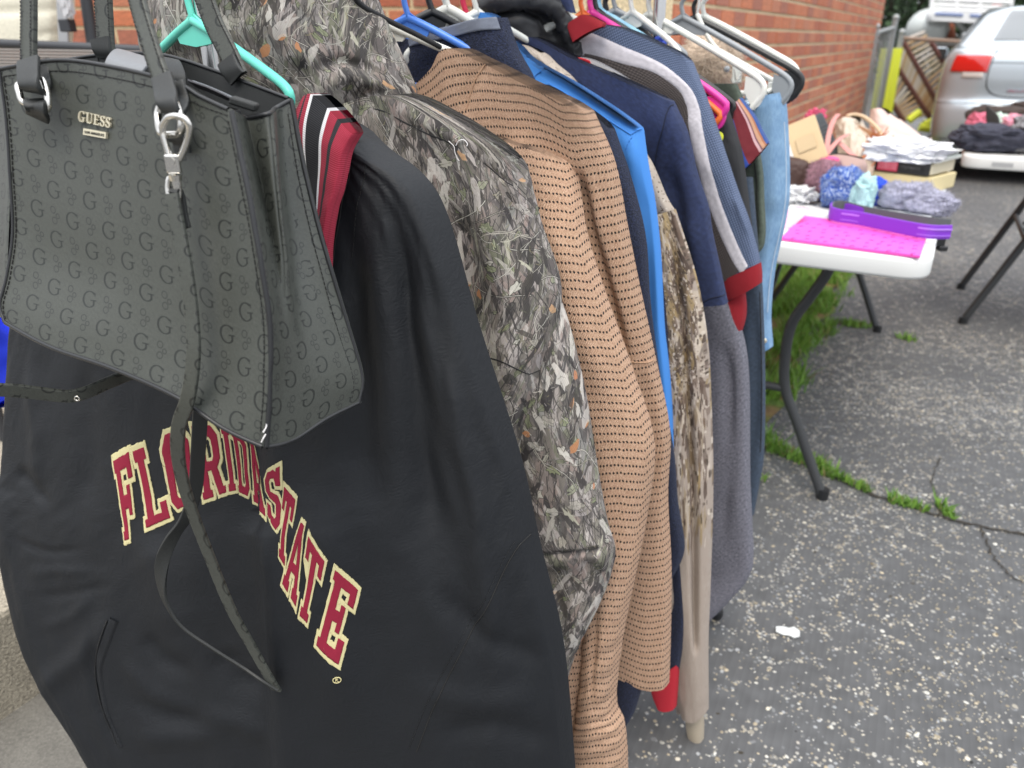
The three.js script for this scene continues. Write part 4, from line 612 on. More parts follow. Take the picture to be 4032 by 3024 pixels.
// --- tan cardigan with rows of black dots
{
  const g = garment('dotted_cardigan', 'tan knit cardigan with rows of black dots', 'cardigan', [2350, 1200, 1.1]);
  const B = new Surf([
    [[1560, 420, 1.32], [1715, 290, 1.28], [1790, 190, 1.25], [1930, 245, 1.215], [2100, 330, 1.165], [2240, 395, 1.125], [2325, 445, 1.115]],
    [[1500, 680, 1.3], [1720, 650, 1.26], [1880, 640, 1.22], [2030, 640, 1.185], [2180, 640, 1.15], [2310, 640, 1.12], [2410, 645, 1.11]],
    [[1500, 950, 1.3], [1720, 930, 1.25], [1900, 920, 1.21], [2080, 910, 1.175], [2240, 905, 1.145], [2370, 900, 1.115], [2458, 890, 1.105]],
    [[1600, 1200, 1.28], [1800, 1180, 1.24], [1980, 1170, 1.2], [2140, 1160, 1.165], [2290, 1150, 1.135], [2420, 1140, 1.11], [2507, 1132, 1.1]],
    [[1700, 1480, 1.26], [1880, 1470, 1.22], [2040, 1460, 1.18], [2190, 1450, 1.15], [2340, 1440, 1.125], [2470, 1430, 1.105], [2572, 1422, 1.095]],
    [[1800, 1740, 1.24], [1960, 1740, 1.2], [2110, 1730, 1.17], [2260, 1730, 1.14], [2400, 1720, 1.12], [2530, 1715, 1.1], [2628, 1710, 1.09]],
    [[1850, 2000, 1.22], [2000, 2000, 1.18], [2150, 2000, 1.15], [2290, 1990, 1.13], [2420, 1980, 1.11], [2540, 1970, 1.095], [2620, 1960, 1.085]],
    [[1900, 2260, 1.2], [2050, 2260, 1.17], [2190, 2260, 1.14], [2320, 2255, 1.12], [2440, 2250, 1.105], [2550, 2245, 1.09], [2634, 2240, 1.08]],
    [[1950, 2480, 1.18], [2080, 2480, 1.15], [2210, 2480, 1.13], [2330, 2490, 1.115], [2440, 2500, 1.1], [2550, 2510, 1.085], [2632, 2510, 1.075]],
    [[2000, 2620, 1.16], [2120, 2620, 1.14], [2230, 2620, 1.12], [2340, 2625, 1.105], [2440, 2640, 1.095], [2550, 2690, 1.08], [2626, 2700, 1.07]],
  ], { T: 0.022, cap: 5 });
  setFolds(B, [{ p: [[1900, 235], [1860, 330], [1830, 430]], w: 0.008, a: -0.006, end: 0.6 }, { p: [[2281, 720], [2310, 900], [2380, 1130], [2450, 1380]], w: 0.016, a: -0.02, end: 0.6 }, { p: [[2050, 500], [2080, 700], [2110, 900]], w: 0.03, a: 0.01 }, { p: [[2520, 1440], [2560, 1700], [2570, 2000]], w: 0.03, a: -0.008 }], (u, v) => 0.005 * fbm(u * 5, v * 4, 2.9, 3) + 0.0012 * nz(u * 90, v * 160));
  drape('body', B, MT.knit, g, 70, 120);
  seam('seam', B, pxPath(B, [[1908, 240], [1870, 320], [1835, 430]]), 0.0016, M([0.4, 0.25, 0.16], 1), g);
  seam('seam', B, pxPath(B, [[2400, 1432], [2480, 1426], [2566, 1422]]), 0.0014, M([0.4, 0.25, 0.16], 1), g);
  const SL = new Surf([
    [[1880, 520, 1.185], [2020, 550, 1.16], [2150, 590, 1.13], [2262, 640, 1.115]], [[1950, 780, 1.15], [2080, 780, 1.12], [2190, 790, 1.095], [2282, 800, 1.085]], [[2000, 950, 1.12], [2120, 950, 1.09], [2220, 945, 1.07], [2306, 940, 1.065]], [[2050, 1200, 1.09], [2180, 1190, 1.065], [2290, 1180, 1.05], [2378, 1170, 1.045]], [[2150, 1500, 1.07], [2280, 1490, 1.045], [2400, 1480, 1.03], [2485, 1470, 1.028]], [[2230, 1800, 1.05], [2370, 1790, 1.02], [2490, 1775, 1.01], [2568, 1755, 1.01]], [[2280, 2060, 1.03], [2390, 2055, 1.005], [2475, 2050, 1.0], [2538, 2042, 1.0]], [[2300, 2300, 1.01], [2380, 2300, 0.99], [2440, 2295, 0.985], [2490, 2285, 0.988]], [[2305, 2530, 0.995], [2360, 2530, 0.98], [2402, 2528, 0.975], [2441, 2526, 0.98]], [[2285, 2767, 0.985], [2338, 2770, 0.965], [2382, 2770, 0.965], [2416, 2767, 0.97]], [[2262, 2880, 0.98], [2335, 2880, 0.955], [2400, 2872, 0.955], [2450, 2864, 0.96]], [[2225, 3050, 0.975], [2315, 3050, 0.95], [2400, 3050, 0.945], [2464, 3040, 0.95]], [[2220, 3250, 0.97], [2310, 3250, 0.945], [2400, 3250, 0.94], [2450, 3250, 0.945]],
  ], { T: 0.024, cap: 3 });
  setFolds(SL, [{ p: [[2180, 900], [2250, 1200], [2360, 1550]], w: 0.02, a: 0.006 }, { p: [[2330, 2300], [2340, 2550], [2330, 2800]], w: 0.012, a: -0.006 }], (u, v) => 0.003 * fbm(u * 4, v * 9, 5.1, 3) + (v > 0.65 ? 0.0018 * Math.sin(v * 190 + 3 * u) : 0) + 0.001 * nz(u * 60, v * 200));
  drape('sleeve', SL, MT.knit, g, 44, 150);
  const FR = new Surf([[[2150, 2350, 1.02], [2250, 2350, 1.0], [2340, 2350, 1.0]], [[2180, 2600, 1.0], [2250, 2600, 0.985], [2310, 2590, 0.99]], [[2200, 2800, 0.99], [2240, 2800, 0.975], [2275, 2790, 0.98]], [[2210, 3000, 0.985], [2240, 3000, 0.97], [2262, 3000, 0.975]], [[2200, 3250, 0.98], [2240, 3250, 0.965], [2270, 3250, 0.97]]], { T: 0.014, cap: 3 });
  drape('front_edge', FR, MT.knit, g, 26, 40);
  tag(tube('braided_cord', [[1375, -50, 1.17], [1405, 0, 1.18], [1440, 32, 1.19], [1501, 66, 1.21], [1563, 98, 1.225], [1635, 133, 1.24], [1707, 171, 1.25], [1760, 200, 1.275]].map((p) => at(...p)), 0.0038, MT.black, undefined, 50, 8), 'black braided cord lying along the ivory hanger', 'cord');
}
// --- navy fleece vest with a grey collar band
{
  const g = garment('fleece_vest', 'navy fleece vest with a grey banded collar', 'vest', [1900, 500, 1.25]);
  const K = new Surf([
    [[1470, 190, 1.52], [1560, 165, 1.46], [1660, 132, 1.40], [1790, 105, 1.345], [1900, 76, 1.31], [1984, 68, 1.31]], [[1440, 300, 1.5], [1560, 280, 1.44], [1690, 255, 1.38], [1820, 225, 1.335], [1940, 200, 1.305], [2030, 195, 1.3]], [[1440, 430, 1.48], [1580, 420, 1.42], [1730, 400, 1.365], [1870, 370, 1.325], [1990, 340, 1.3], [2095, 318, 1.29]], [[1440, 600, 1.46], [1600, 600, 1.4], [1760, 580, 1.35], [1900, 550, 1.315], [2030, 520, 1.29], [2140, 500, 1.28]],
  ], { T: 0.02, cap: 5 });
  setFolds(K, [{ p: [[1700, 200], [1720, 330], [1740, 450]], w: 0.02, a: -0.006 }], (u, v) => 0.004 * fbm(u * 6, v * 4, 9.4, 3) + 0.0012 * nz(u * 70, v * 60));
  drape('collar', K, MT.fleece, g, 50, 40);
  patch('collar_band', K, [0.36, 0.985], [0.0, 0.125], 0.002, MT.greyBand, g, 30, 8);
  const B = new Surf([
    [[1700, 640, 1.38], [1900, 460, 1.33], [2080, 335, 1.28], [2220, 385, 1.25], [2345, 462, 1.225], [2412, 521, 1.22]], [[1750, 850, 1.36], [1950, 790, 1.3], [2130, 730, 1.26], [2270, 715, 1.23], [2390, 708, 1.21], [2477, 705, 1.205]], [[1800, 1000, 1.35], [2000, 980, 1.29], [2170, 960, 1.25], [2320, 950, 1.22], [2450, 942, 1.2], [2534, 939, 1.195]], ...auto([[2556, 1206, 1.185], [2596, 1500, 1.175], [2648, 1785, 1.165], [2664, 1980, 1.16], [2691, 2170, 1.155], [2642, 2290, 1.15]], 6, 720, 0.2),
  ], { T: 0.022, cap: 4 });
  B.fold = (u, v) => 0.005 * fbm(u * 6, v * 4, 4.4, 3);
  drape('body', B, MT.fleece, g, 40, 80);
  const cro = canvasTex(64, 64, (q, w, h) => { q.fillStyle = '#1c5f73'; q.fillRect(0, 0, w, h); for (let k = 0; k < 120; k++) { q.fillStyle = pick(['#2a8ea6', '#0f2f4c', '#3aa7b5', '#17404f', '#86b7a0']); q.fillRect(rnd() * w, rnd() * h, 7, 3); } });
  const TQ = new Surf([[[1640, 400, 1.3], [1690, 400, 1.29], [1740, 395, 1.285]], [[1650, 440, 1.3], [1700, 440, 1.29], [1745, 440, 1.285]], [[1660, 500, 1.3], [1710, 500, 1.29], [1750, 500, 1.285]]], { T: 0.012 });
  drape('patterned_trim', TQ, M(0xffffff, 1, { map: rep(cro, 0.03) }), g, 16, 16);
  strip('armhole_trim', B, pxPath(B, [[2392, 570], [2404, 620], [2412, 670], [2418, 720]]), 0.012, 0.003, M(0xffffff, 1, { map: rep(cro, 0.03) }), g, 20);
}
// --- bright blue polo
{
  const g = garment('polo_shirt', 'bright blue polo shirt hanging beside the tan cardigan', 'shirt', [2500, 900, 1.25]);
  const B = new Surf([
    [[1860, 90, 1.5], [2015, 165, 1.44], [2090, 235, 1.40], [2250, 325, 1.345], [2400, 420, 1.29], [2526, 508, 1.255]], [[1850, 330, 1.48], [2000, 400, 1.42], [2130, 450, 1.37], [2290, 520, 1.32], [2430, 570, 1.275], [2542, 615, 1.25]], ...auto([[2570, 780, 1.245], [2594, 989, 1.24], [2610, 1279, 1.235], [2634, 1496, 1.23], [2652, 1785, 1.225], [2660, 1900, 1.22]], 6, 640, 0.24),
  ], { T: 0.018, cap: 5 });
  setFolds(B, [{ p: [[2130, 270], [2300, 370], [2500, 490]], w: 0.006, a: 0.004, end: 0.7 }, { p: [[2490, 540], [2500, 800], [2520, 1100]], w: 0.02, a: 0.008 }, { p: [[2530, 700], [2545, 1000], [2560, 1400]], w: 0.015, a: -0.006 }], (u, v) => 0.004 * fbm(u * 7, v * 3, 1.4, 3));
  drape('body', B, MT.blue, g, 44, 80);
  const th = M([0.04, 0.18, 0.52], 0.9);
  seam('seam', B, pxPath(B, [[2160, 330], [2300, 415], [2485, 530]]), 0.0012, th, g); stitches('stitching', B, pxPath(B, [[2490, 540], [2470, 570], [2462, 600]]), 0.004, 0.002, 0.0006, th, g); seam('seam', B, pxPath(B, [[2488, 528], [2505, 516], [2524, 508]]), 0.0012, th, g); seam('seam', B, pxPath(B, [[2098, 322], [2110, 296], [2130, 280]]), 0.0012, th, g);
  const K = new Surf([[[1850, 70, 1.5], [1900, 48, 1.46], [1960, 70, 1.43], [2010, 140, 1.415]], [[1840, 140, 1.5], [1900, 140, 1.455], [1970, 160, 1.42], [2040, 220, 1.4]], [[1840, 240, 1.5], [1920, 240, 1.45], [2000, 260, 1.415], [2090, 320, 1.385]]], { T: 0.012 });
  drape('collar', K, MT.blue, g, 24, 24);
}
// --- sherpa hunting hoodie
{
  const g = garment('camouflage_hoodie', 'tan and brown fuzzy camouflage hoodie with long sleeves', 'hoodie', [2700, 1400, 1.3]);
  const dots = M(0xffffff, 1, { map: rep(canvasTex(256, 256, (q, w, h) => { q.fillStyle = '#b9ada0'; q.fillRect(0, 0, w, h); for (let k = 0; k < 260; k++) wrapDraw(q, w, h, rnd() * w, rnd() * h, 8, (c) => { c.fillStyle = pick(['#4a4038', '#6a5c50', '#d2c9be', '#8d8074']); c.beginPath(); c.ellipse(0, 0, rr(1, 5), rr(1, 4), rr(0, 3), 0, 7); c.fill(); }); }), 0.1), bumpMap: rep(fleeceBump, 0.05), bumpScale: 0.003 });
  const K = new Surf([[[2020, 170, 1.5], [2085, 182, 1.48], [2140, 215, 1.46]], [[2060, 240, 1.49], [2130, 235, 1.46], [2190, 262, 1.44]], [[2110, 320, 1.47], [2180, 290, 1.44], [2258, 325, 1.42]], [[2150, 420, 1.46], [2220, 400, 1.43], [2310, 420, 1.4]]], { T: 0.02 });
  K.fold = (u, v) => 0.003 * fbm(u * 8, v * 8, 2) + 0.008 * Math.sin(v * 8);
  drape('collar', K, dots, g, 24, 30);
  const Y = new Surf([...auto([[2480, 520, 1.37], [2560, 640, 1.335], [2617, 772, 1.315], [2652, 832, 1.305]], 4, 380, 0.2)], { T: 0.02, cap: 4 });
  drape('yoke', Y, dots, g, 26, 26);
  const S1 = new Surf([
    [[2400, 860, 1.360], [2530, 850, 1.320], [2600, 840, 1.305], [2652, 826, 1.300]], [[2420, 1050, 1.344], [2560, 1050, 1.304], [2650, 1048, 1.289], [2724, 1046, 1.284]], [[2440, 1210, 1.327], [2590, 1210, 1.292], [2690, 1206, 1.276], [2761, 1204, 1.272]], [[2460, 1390, 1.309], [2610, 1390, 1.280], [2710, 1388, 1.262], [2786, 1386, 1.258]], [[2480, 1540, 1.303], [2620, 1540, 1.269], [2720, 1536, 1.252], [2794, 1532, 1.250]], [[2500, 1900, 1.278], [2630, 1900, 1.247], [2730, 1895, 1.230], [2804, 1892, 1.228]], [[2560, 2290, 1.252], [2650, 2290, 1.224], [2730, 2288, 1.210], [2794, 2285, 1.207]], [[2640, 2520, 1.233], [2690, 2520, 1.210], [2738, 2522, 1.195], [2784, 2526, 1.193]], [[2660, 2700, 1.221], [2705, 2700, 1.198], [2745, 2710, 1.186], [2784, 2712, 1.183]], [[2690, 2800, 1.213], [2715, 2815, 1.189], [2750, 2822, 1.180], [2784, 2800, 1.178]],
  ], { T: 0.022, cap: 3 });
  setFolds(S1, [{ p: [[2640, 850], [2672, 1150], [2700, 1500], [2725, 1850], [2735, 2250], [2740, 2550]], w: 0.009, a: -0.022, end: 0.6 }], (u, v) => 0.003 * fbm(u * 4, v * 8, 3.6, 3));
  const sg = drapeGeo(S1, 44, 110); // printed cloth above, plain faded cloth below, with a ragged border in the print
  drape('sleeve', S1, M(0xffffff, 1, { map: (() => { const S = 1024, H = S1.H, t = canvasTex(256, S, (q, w, h) => { q.fillStyle = '#9d9187'; q.fillRect(0, 0, w, h); for (let k = 0; k < 2600; k++) { q.fillStyle = pick(['#a59a90', '#93867c', '#9a8d83']); q.globalAlpha = 0.5; q.fillRect(rnd() * w, rnd() * h, 3, 6); } q.globalAlpha = 1;
    for (let k = 0; k < 900; k++) { const y = Math.pow(rnd(), 1.25) * h * 0.62, x = rnd() * w, L = rr(6, 34) * (1 - y / h); q.save(); q.translate(x, y); q.rotate(Math.PI / 2 + rr(-0.5, 0.5)); q.fillStyle = pick(['#5a4a40', '#7c6a50', '#8d7a58', '#463a33', '#b5a898', '#6d5c52', '#c0b4a6', '#96815c']); q.globalAlpha = rr(0.4, 0.9); q.beginPath(); for (let i = 0; i <= 11; i++) { const a = i / 11 * 6.283, r = 1 + rr(-0.45, 0.45); q[i ? 'lineTo' : 'moveTo'](Math.cos(a) * L * 1.4 * r, Math.sin(a) * L * 0.5 * r); } q.fill(); q.restore(); }
    for (let k = 0; k < 1500; k++) { const y = Math.pow(rnd(), 1.1) * h * 0.6; q.fillStyle = pick(['#3f352e', '#55473d', '#c9bfb2']); q.globalAlpha = 0.75; q.beginPath(); q.ellipse(rnd() * w, y, rr(1, 4), rr(1, 5), 0, 0, 7); q.fill(); } }); t.repeat.set(1 / S1.W, 1 / H); return t; })(), bumpMap: rep(fleeceBump, 0.06), bumpScale: 0.0012 }), g, 44, 110, true);
  const CU = new Surf([[[2700, 2740, 1.210], [2730, 2745, 1.198], [2765, 2745, 1.196]], [[2706, 2860, 1.206], [2738, 2865, 1.194], [2768, 2862, 1.192]], [[2722, 2920, 1.206], [2745, 2930, 1.194], [2766, 2925, 1.191]], [[2745, 2955, 1.203], [2755, 2962, 1.194], [2764, 2962, 1.191]]], { T: 0.012 });
  drape('cuff', CU, M([0.36, 0.31, 0.24], 0.95), g, 20, 30);
  mesh('stud', new THREE.SphereGeometry(0.0035, 10, 8).translate(...CU.front(0.12, 0.55, 0.002).toArray()), MT.silver, g);
  const IN = new Surf([[[2530, 2240, 1.274], [2620, 2240, 1.255], [2690, 2240, 1.245]], [[2560, 2480, 1.259], [2640, 2480, 1.245], [2700, 2470, 1.236]], [[2640, 2650, 1.247], [2680, 2650, 1.238], [2710, 2640, 1.229]], [[2670, 2800, 1.236], [2690, 2800, 1.227], [2712, 2790, 1.222]]], { T: 0.012 });
  drape('inner_sleeve', IN, MT.taupe, g, 20, 30);
}
// --- navy sweatshirt with a red ribbed hem, seen low between the others
{
  const g = garment('navy_sweatshirt', 'navy sweatshirt with red ribbed hem hanging low', 'sweatshirt', [2600, 2400, 1.143]);
  const B = new Surf(auto([[2600, 900, 1.290], [2640, 1300, 1.264], [2660, 1800, 1.234], [2690, 2200, 1.210], [2704, 2420, 1.196], [2690, 2540, 1.187], [2672, 2640, 1.181]], 4, 300, 0.12), { T: 0.02 });
  B.fold = (u, v) => 0.004 * fbm(u * 5, v * 4, 3); drape('body', B, MT.fleece, g, 26, 60);
  const R = new Surf([[[2560, 2640, 1.186], [2610, 2650, 1.181], [2672, 2610, 1.181]], [[2570, 2720, 1.183], [2615, 2725, 1.178], [2668, 2690, 1.177]], [[2594, 2782, 1.179], [2625, 2790, 1.175], [2660, 2785, 1.173]]], { T: 0.012 });
  drape('hem', R, MT.red, g, 20, 20);
  const S2 = new Surf([[[2400, 2560, 1.109], [2470, 2560, 1.090], [2540, 2560, 1.080]], [[2405, 2680, 1.100], [2465, 2690, 1.083], [2524, 2700, 1.075]], [[2410, 2800, 1.090], [2455, 2805, 1.076], [2492, 2810, 1.072]], [[2420, 2870, 1.086], [2440, 2875, 1.076], [2456, 2872, 1.073]]], { T: 0.014 });
  drape('sleeve', S2, MT.fleece, g, 20, 26);
}
// --- navy T-shirt
{
  const g = garment('navy_tee', 'plain navy short sleeved tee before the thermal shirt', 'T-shirt', [2650, 800, 1.35]);
  const B = new Surf([
    [[1980, 230, 1.55], [2052, 162, 1.52], [2120, 150, 1.5], [2270, 228, 1.465], [2450, 309, 1.42], [2560, 360, 1.395], [2648, 402, 1.38]], [[2050, 420, 1.53], [2150, 420, 1.5], [2260, 430, 1.475], [2390, 450, 1.44], [2520, 480, 1.405], [2620, 510, 1.38], [2702, 520, 1.37]], ...auto([[2745, 680, 1.365], [2787, 814, 1.36], [2802, 917, 1.355], [2838, 1083, 1.35], [2862, 1195, 1.345]], 7, 640, 0.2, 30),
  ], { T: 0.018, cap: 5 });
  setFolds(B, [{ p: [[2645, 410], [2600, 560], [2570, 700]], w: 0.006, a: -0.005, end: 0.8 }, { p: [[2690, 560], [2720, 800], [2760, 1100]], w: 0.02, a: 0.009 }, { p: [[2640, 650], [2670, 850], [2700, 1100]], w: 0.018, a: -0.009 }, { p: [[2400, 400], [2440, 600], [2480, 800]], w: 0.03, a: 0.008 }], (u, v) => 0.004 * fbm(u * 7, v * 3, 7.1, 3));
  drape('body', B, MT.navy, g, 50, 70);
  const th = M([0.012, 0.016, 0.035], 0.95); seam('seam', B, pxPath(B, [[2644, 412], [2600, 540], [2575, 680]]), 0.001, th, g); seam('seam', B, pxPath(B, [[2760, 1195], [2800, 1175], [2848, 1160]]), 0.001, th, g);
  strip('neckband', B, [[0.19, 0.04], [0.24, 0.09], [0.3, 0.1]], 0.012, 0.002, MT.navy, g, 16);
}
// --- black puffer hood behind
{
  const g = garment('puffer_jacket', 'black puffer jacket with a thick quilted hood', 'jacket', [2100, 200, 1.510]);
  const H = new Surf([[[1880, -60, 1.620], [2000, -90, 1.560], [2100, -60, 1.540], [2200, 20, 1.560]], [[1890, 60, 1.610], [2000, 60, 1.560], [2120, 70, 1.540], [2232, 100, 1.560]], [[1930, 190, 1.610], [2050, 190, 1.560], [2150, 190, 1.545], [2258, 190, 1.560]], [[1980, 330, 1.610], [2090, 330, 1.570], [2190, 320, 1.555], [2282, 300, 1.560]]], { T: 0.04, cap: 3 });
  setFolds(H, [{ p: [[1900, 60], [2030, 30], [2140, 60], [2200, 130], [2230, 220]], w: 0.012, a: -0.014, end: 0.6 }, { p: [[2150, 100], [2180, 200], [2200, 300]], w: 0.012, a: -0.01 }], (u, v) => 0.004 * fbm(u * 6, v * 6, 3));
  drape('hood', H, MT.puffer, g, 40, 40);
  const C = []; for (const [k, r] of [[0, 0.024]]) C.push([[1885, 40, 1.560], [1940, 15, 1.530], [2060, 8, 1.515], [2150, 20, 1.510], [2205, 70, 1.520], [2238, 140, 1.525], [2262, 220, 1.535]].map((p) => at(...p)));
  const ro = tubeGeo(C[0], 0.0135, 120, 18), rp = ro.attributes.position; for (let i = 0; i < rp.count; i++) { const n = 0.006 * (0.5 - Math.abs(fbm(rp.getX(i) * 45, rp.getY(i) * 45, rp.getZ(i) * 45, 3)) * 2.5); rp.setXYZ(i, rp.getX(i) + n * 0.5, rp.getY(i) + n, rp.getZ(i) + n * 0.6); } ro.computeVertexNormals(); mesh('hood_rim', ro, MT.puffer, g);
  const B = new Surf(auto([[2270, 260, 1.570], [2400, 360, 1.550], [2560, 480, 1.520], [2640, 700, 1.510], [2660, 1100, 1.510]], 4, 520, 0.2), { T: 0.03 }); drape('body', B, MT.puffer, g, 30, 40);
}
// --- white and red shirt, a sliver
{ const g = garment('white_shirt', 'white shirt with red neckband showing under the thermal shirt', 'shirt', [2350, 260, 1.46]); const B = new Surf([[[2255, 222, 1.49], [2320, 232, 1.47], [2400, 270, 1.455], [2500, 330, 1.44]], [[2270, 300, 1.49], [2350, 310, 1.47], [2430, 330, 1.455], [2520, 380, 1.44]], [[2300, 500, 1.49], [2400, 500, 1.47], [2500, 500, 1.45], [2600, 520, 1.44]]], { T: 0.01 }); drape('body', B, MT.whiteCloth, g, 24, 24); patch('neckband', B, [0.02, 0.4], [0.0, 0.14], 0.002, MT.red, g, 16, 6); }
// --- thermal ringer shirt
const TH = new Surf([
  [[2180, 260, 1.6], [2262, 165, 1.56], [2330, 100, 1.535], [2460, 112, 1.51], [2600, 172, 1.485], [2680, 212, 1.47], [2724, 252, 1.462]],
  [[2240, 420, 1.58], [2330, 380, 1.55], [2430, 340, 1.525], [2530, 325, 1.5], [2630, 330, 1.475], [2710, 340, 1.46], [2762, 345, 1.455]],
  [[2380, 560, 1.56], [2460, 540, 1.535], [2540, 520, 1.51], [2620, 500, 1.49], [2700, 485, 1.47], [2765, 470, 1.455], [2806, 466, 1.45]],
  [[2480, 700, 1.55], [2550, 680, 1.525], [2620, 660, 1.505], [2690, 640, 1.485], [2755, 620, 1.465], [2812, 606, 1.45], [2850, 600, 1.445]],
  [[2560, 860, 1.54], [2630, 840, 1.52], [2690, 820, 1.5], [2750, 795, 1.48], [2810, 770, 1.462], [2862, 748, 1.448], [2896, 738, 1.443]],
  [[2640, 1010, 1.53], [2700, 990, 1.51], [2755, 965, 1.49], [2810, 940, 1.475], [2865, 910, 1.458], [2914, 885, 1.446], [2946, 872, 1.441]],
  [[2720, 1180, 1.52], [2770, 1160, 1.5], [2822, 1130, 1.485], [2868, 1100, 1.47], [2915, 1072, 1.455], [2958, 1050, 1.444], [2990, 1036, 1.438]],
], { T: 0.018, cap: 5 });
setFolds(TH, [{ p: [[2890, 760], [2920, 850], [2960, 920]], w: 0.012, a: 0.006 }, { p: [[2700, 420], [2745, 560], [2800, 720]], w: 0.02, a: 0.006 }], (u, v) => 0.003 * fbm(u * 5, v * 5, 2.6, 3));
{
  const g = garment('thermal_shirt', 'slate waffle knit ringer shirt with red collar and cuffs', 'shirt', [2750, 600, 1.47]);
  drape('body', TH, MT.thermal, g, 56, 90);
  const PA = (L) => pxPath(TH, L);
  strip('pale_stripe', TH, PA([[2268, 172], [2440, 215], [2600, 275], [2695, 350], [2730, 420], [2738, 500], [2760, 620], [2800, 760], [2850, 900], [2900, 1010], [2930, 1065]]), 0.03, 0.0022, MT.paleStripe, g, 90);
  strip('brown_panel', TH, PA([[2300, 225], [2440, 260], [2580, 330], [2660, 400], [2690, 470], [2712, 600], [2752, 760], [2800, 900], [2850, 1020], [2885, 1095]]), 0.06, 0.0012, MT.brownRib, g, 90);
  const K = new Surf([[[2236, 100, 1.515], [2268, 76, 1.505], [2312, 58, 1.495], [2384, 90, 1.485]], [[2247, 132, 1.51], [2285, 106, 1.5], [2328, 90, 1.49], [2382, 96, 1.482]], [[2260, 168, 1.505], [2302, 140, 1.495], [2344, 118, 1.487], [2378, 104, 1.48]]], { T: 0.008, cap: 6 });
  const kg = drapeGeo(K, 30, 16); mesh('collar', kg, MT.redRib, g);
  const CU = new Surf([[[2832, 1118, 1.485], [2885, 1085, 1.462], [2940, 1060, 1.446], [2994, 1034, 1.436]], [[2842, 1150, 1.484], [2892, 1125, 1.461], [2945, 1100, 1.445], [2998, 1075, 1.435]], [[2856, 1188, 1.483], [2905, 1165, 1.46], [2955, 1140, 1.445], [2998, 1112, 1.436]]], { T: 0.018, cap: 3 });
  drape('cuff', CU, MT.redRib, g, 34, 18);
  const C2 = new Surf([[[2770, 1230, 1.5], [2830, 1205, 1.485], [2890, 1175, 1.47], [2930, 1135, 1.465]], [[2772, 1275, 1.5], [2832, 1265, 1.48], [2895, 1245, 1.466], [2936, 1230, 1.462]], [[2780, 1315, 1.5], [2830, 1335, 1.48], [2880, 1345, 1.468], [2920, 1300, 1.464]], [[2830, 1345, 1.49], [2852, 1358, 1.48], [2872, 1360, 1.47], [2895, 1340, 1.468]]], { T: 0.014 });
  drape('far_cuff', C2, MT.redRib, g, 30, 26); patch('cuff_opening', C2, [0.22, 0.62], [0.2, 0.42], 0.002, MT.brownRib, g, 14, 10);
}
// --- garments behind the thermal shirt
{ const g = garment('grey_sweatpants', 'heather grey sweatpants hanging low behind the tan hoodie', 'trousers', [2880, 1800, 1.42]);
  const A = new Surf(auto([[2860, 1150, 1.47], [2918, 1308, 1.46], [2945, 1496, 1.452], [2950, 1893, 1.44], [2962, 2180, 1.43], [2946, 2276, 1.428], [2868, 2372, 1.43], [2800, 2440, 1.432]], 4, 280, 0.1), { T: 0.03, cap: 3 });
  setFolds(A, [{ p: [[2850, 1360], [2870, 1600], [2860, 1900], [2840, 2150]], w: 0.014, a: -0.012 }, { p: [[2870, 1700], [2862, 1850], [2840, 2000]], w: 0.012, a: 0.008 }], (u, v) => 0.004 * fbm(u * 5, v * 6, 8.1, 3)); drape('leg', A, MT.marl, g, 34, 70); }
{ const g = garment('black_tee', 'black shirt with sagging shoulder under the magenta hanger', 'shirt', [2850, 600, 1.52]);
  const A = new Surf([[[2640, 420, 1.56], [2740, 350, 1.53], [2800, 372, 1.51], [2858, 420, 1.5]], [[2680, 560, 1.55], [2770, 540, 1.525], [2840, 525, 1.505], [2892, 518, 1.497]], [[2720, 680, 1.55], [2800, 650, 1.52], [2865, 630, 1.502], [2919, 615, 1.493]], [[2760, 900, 1.55], [2830, 880, 1.52], [2895, 850, 1.5], [2946, 815, 1.49]], [[2800, 1150, 1.55], [2860, 1120, 1.52], [2920, 1090, 1.5], [2975, 1060, 1.49]]], { T: 0.02 });
  A.fold = (u, v) => 0.004 * fbm(u * 5, v * 4, 2); drape('body', A, MT.black, g, 34, 50);
  const dot = A.inv(2826, 538), dp = A.front(dot[0], dot[1], 0.002); mesh('price_dot', new THREE.SphereGeometry(0.0085, 14, 10).scale(1, 1, 0.25).translate(dp.x, dp.y, dp.z + 0.004), M([0.75, 0.78, 0.04], 0.6), g);
  strip('red_piping', A, pxPath(A, [[2858, 640], [2868, 680], [2872, 720]]), 0.008, 0.002, MT.red, g, 14); }
{ const g = garment('slate_jeans', 'dark slate jeans hanging between sweatpants and pale jeans', 'jeans', [2990, 1500, 1.5]);
  const A = new Surf(auto([[2960, 700, 1.53], [2985, 1000, 1.52], [2999, 1134, 1.515], [3010, 1496, 1.505], [3006, 1785, 1.497], [2990, 1900, 1.494], [2966, 2030, 1.49]], 4, 220, 0.1), { T: 0.022, cap: 3 });
  setFolds(A, [{ p: [[2965, 1200], [2972, 1500], [2960, 1800]], w: 0.012, a: -0.008 }], (u, v) => 0.003 * fbm(u * 5, v * 6, 6.1, 3)); drape('leg', A, MT.slate, g, 30, 60); seam('seam', A, pxPath(A, [[2992, 1150], [3000, 1500], [2994, 1780]]), 0.0012, MT.lining, g); }
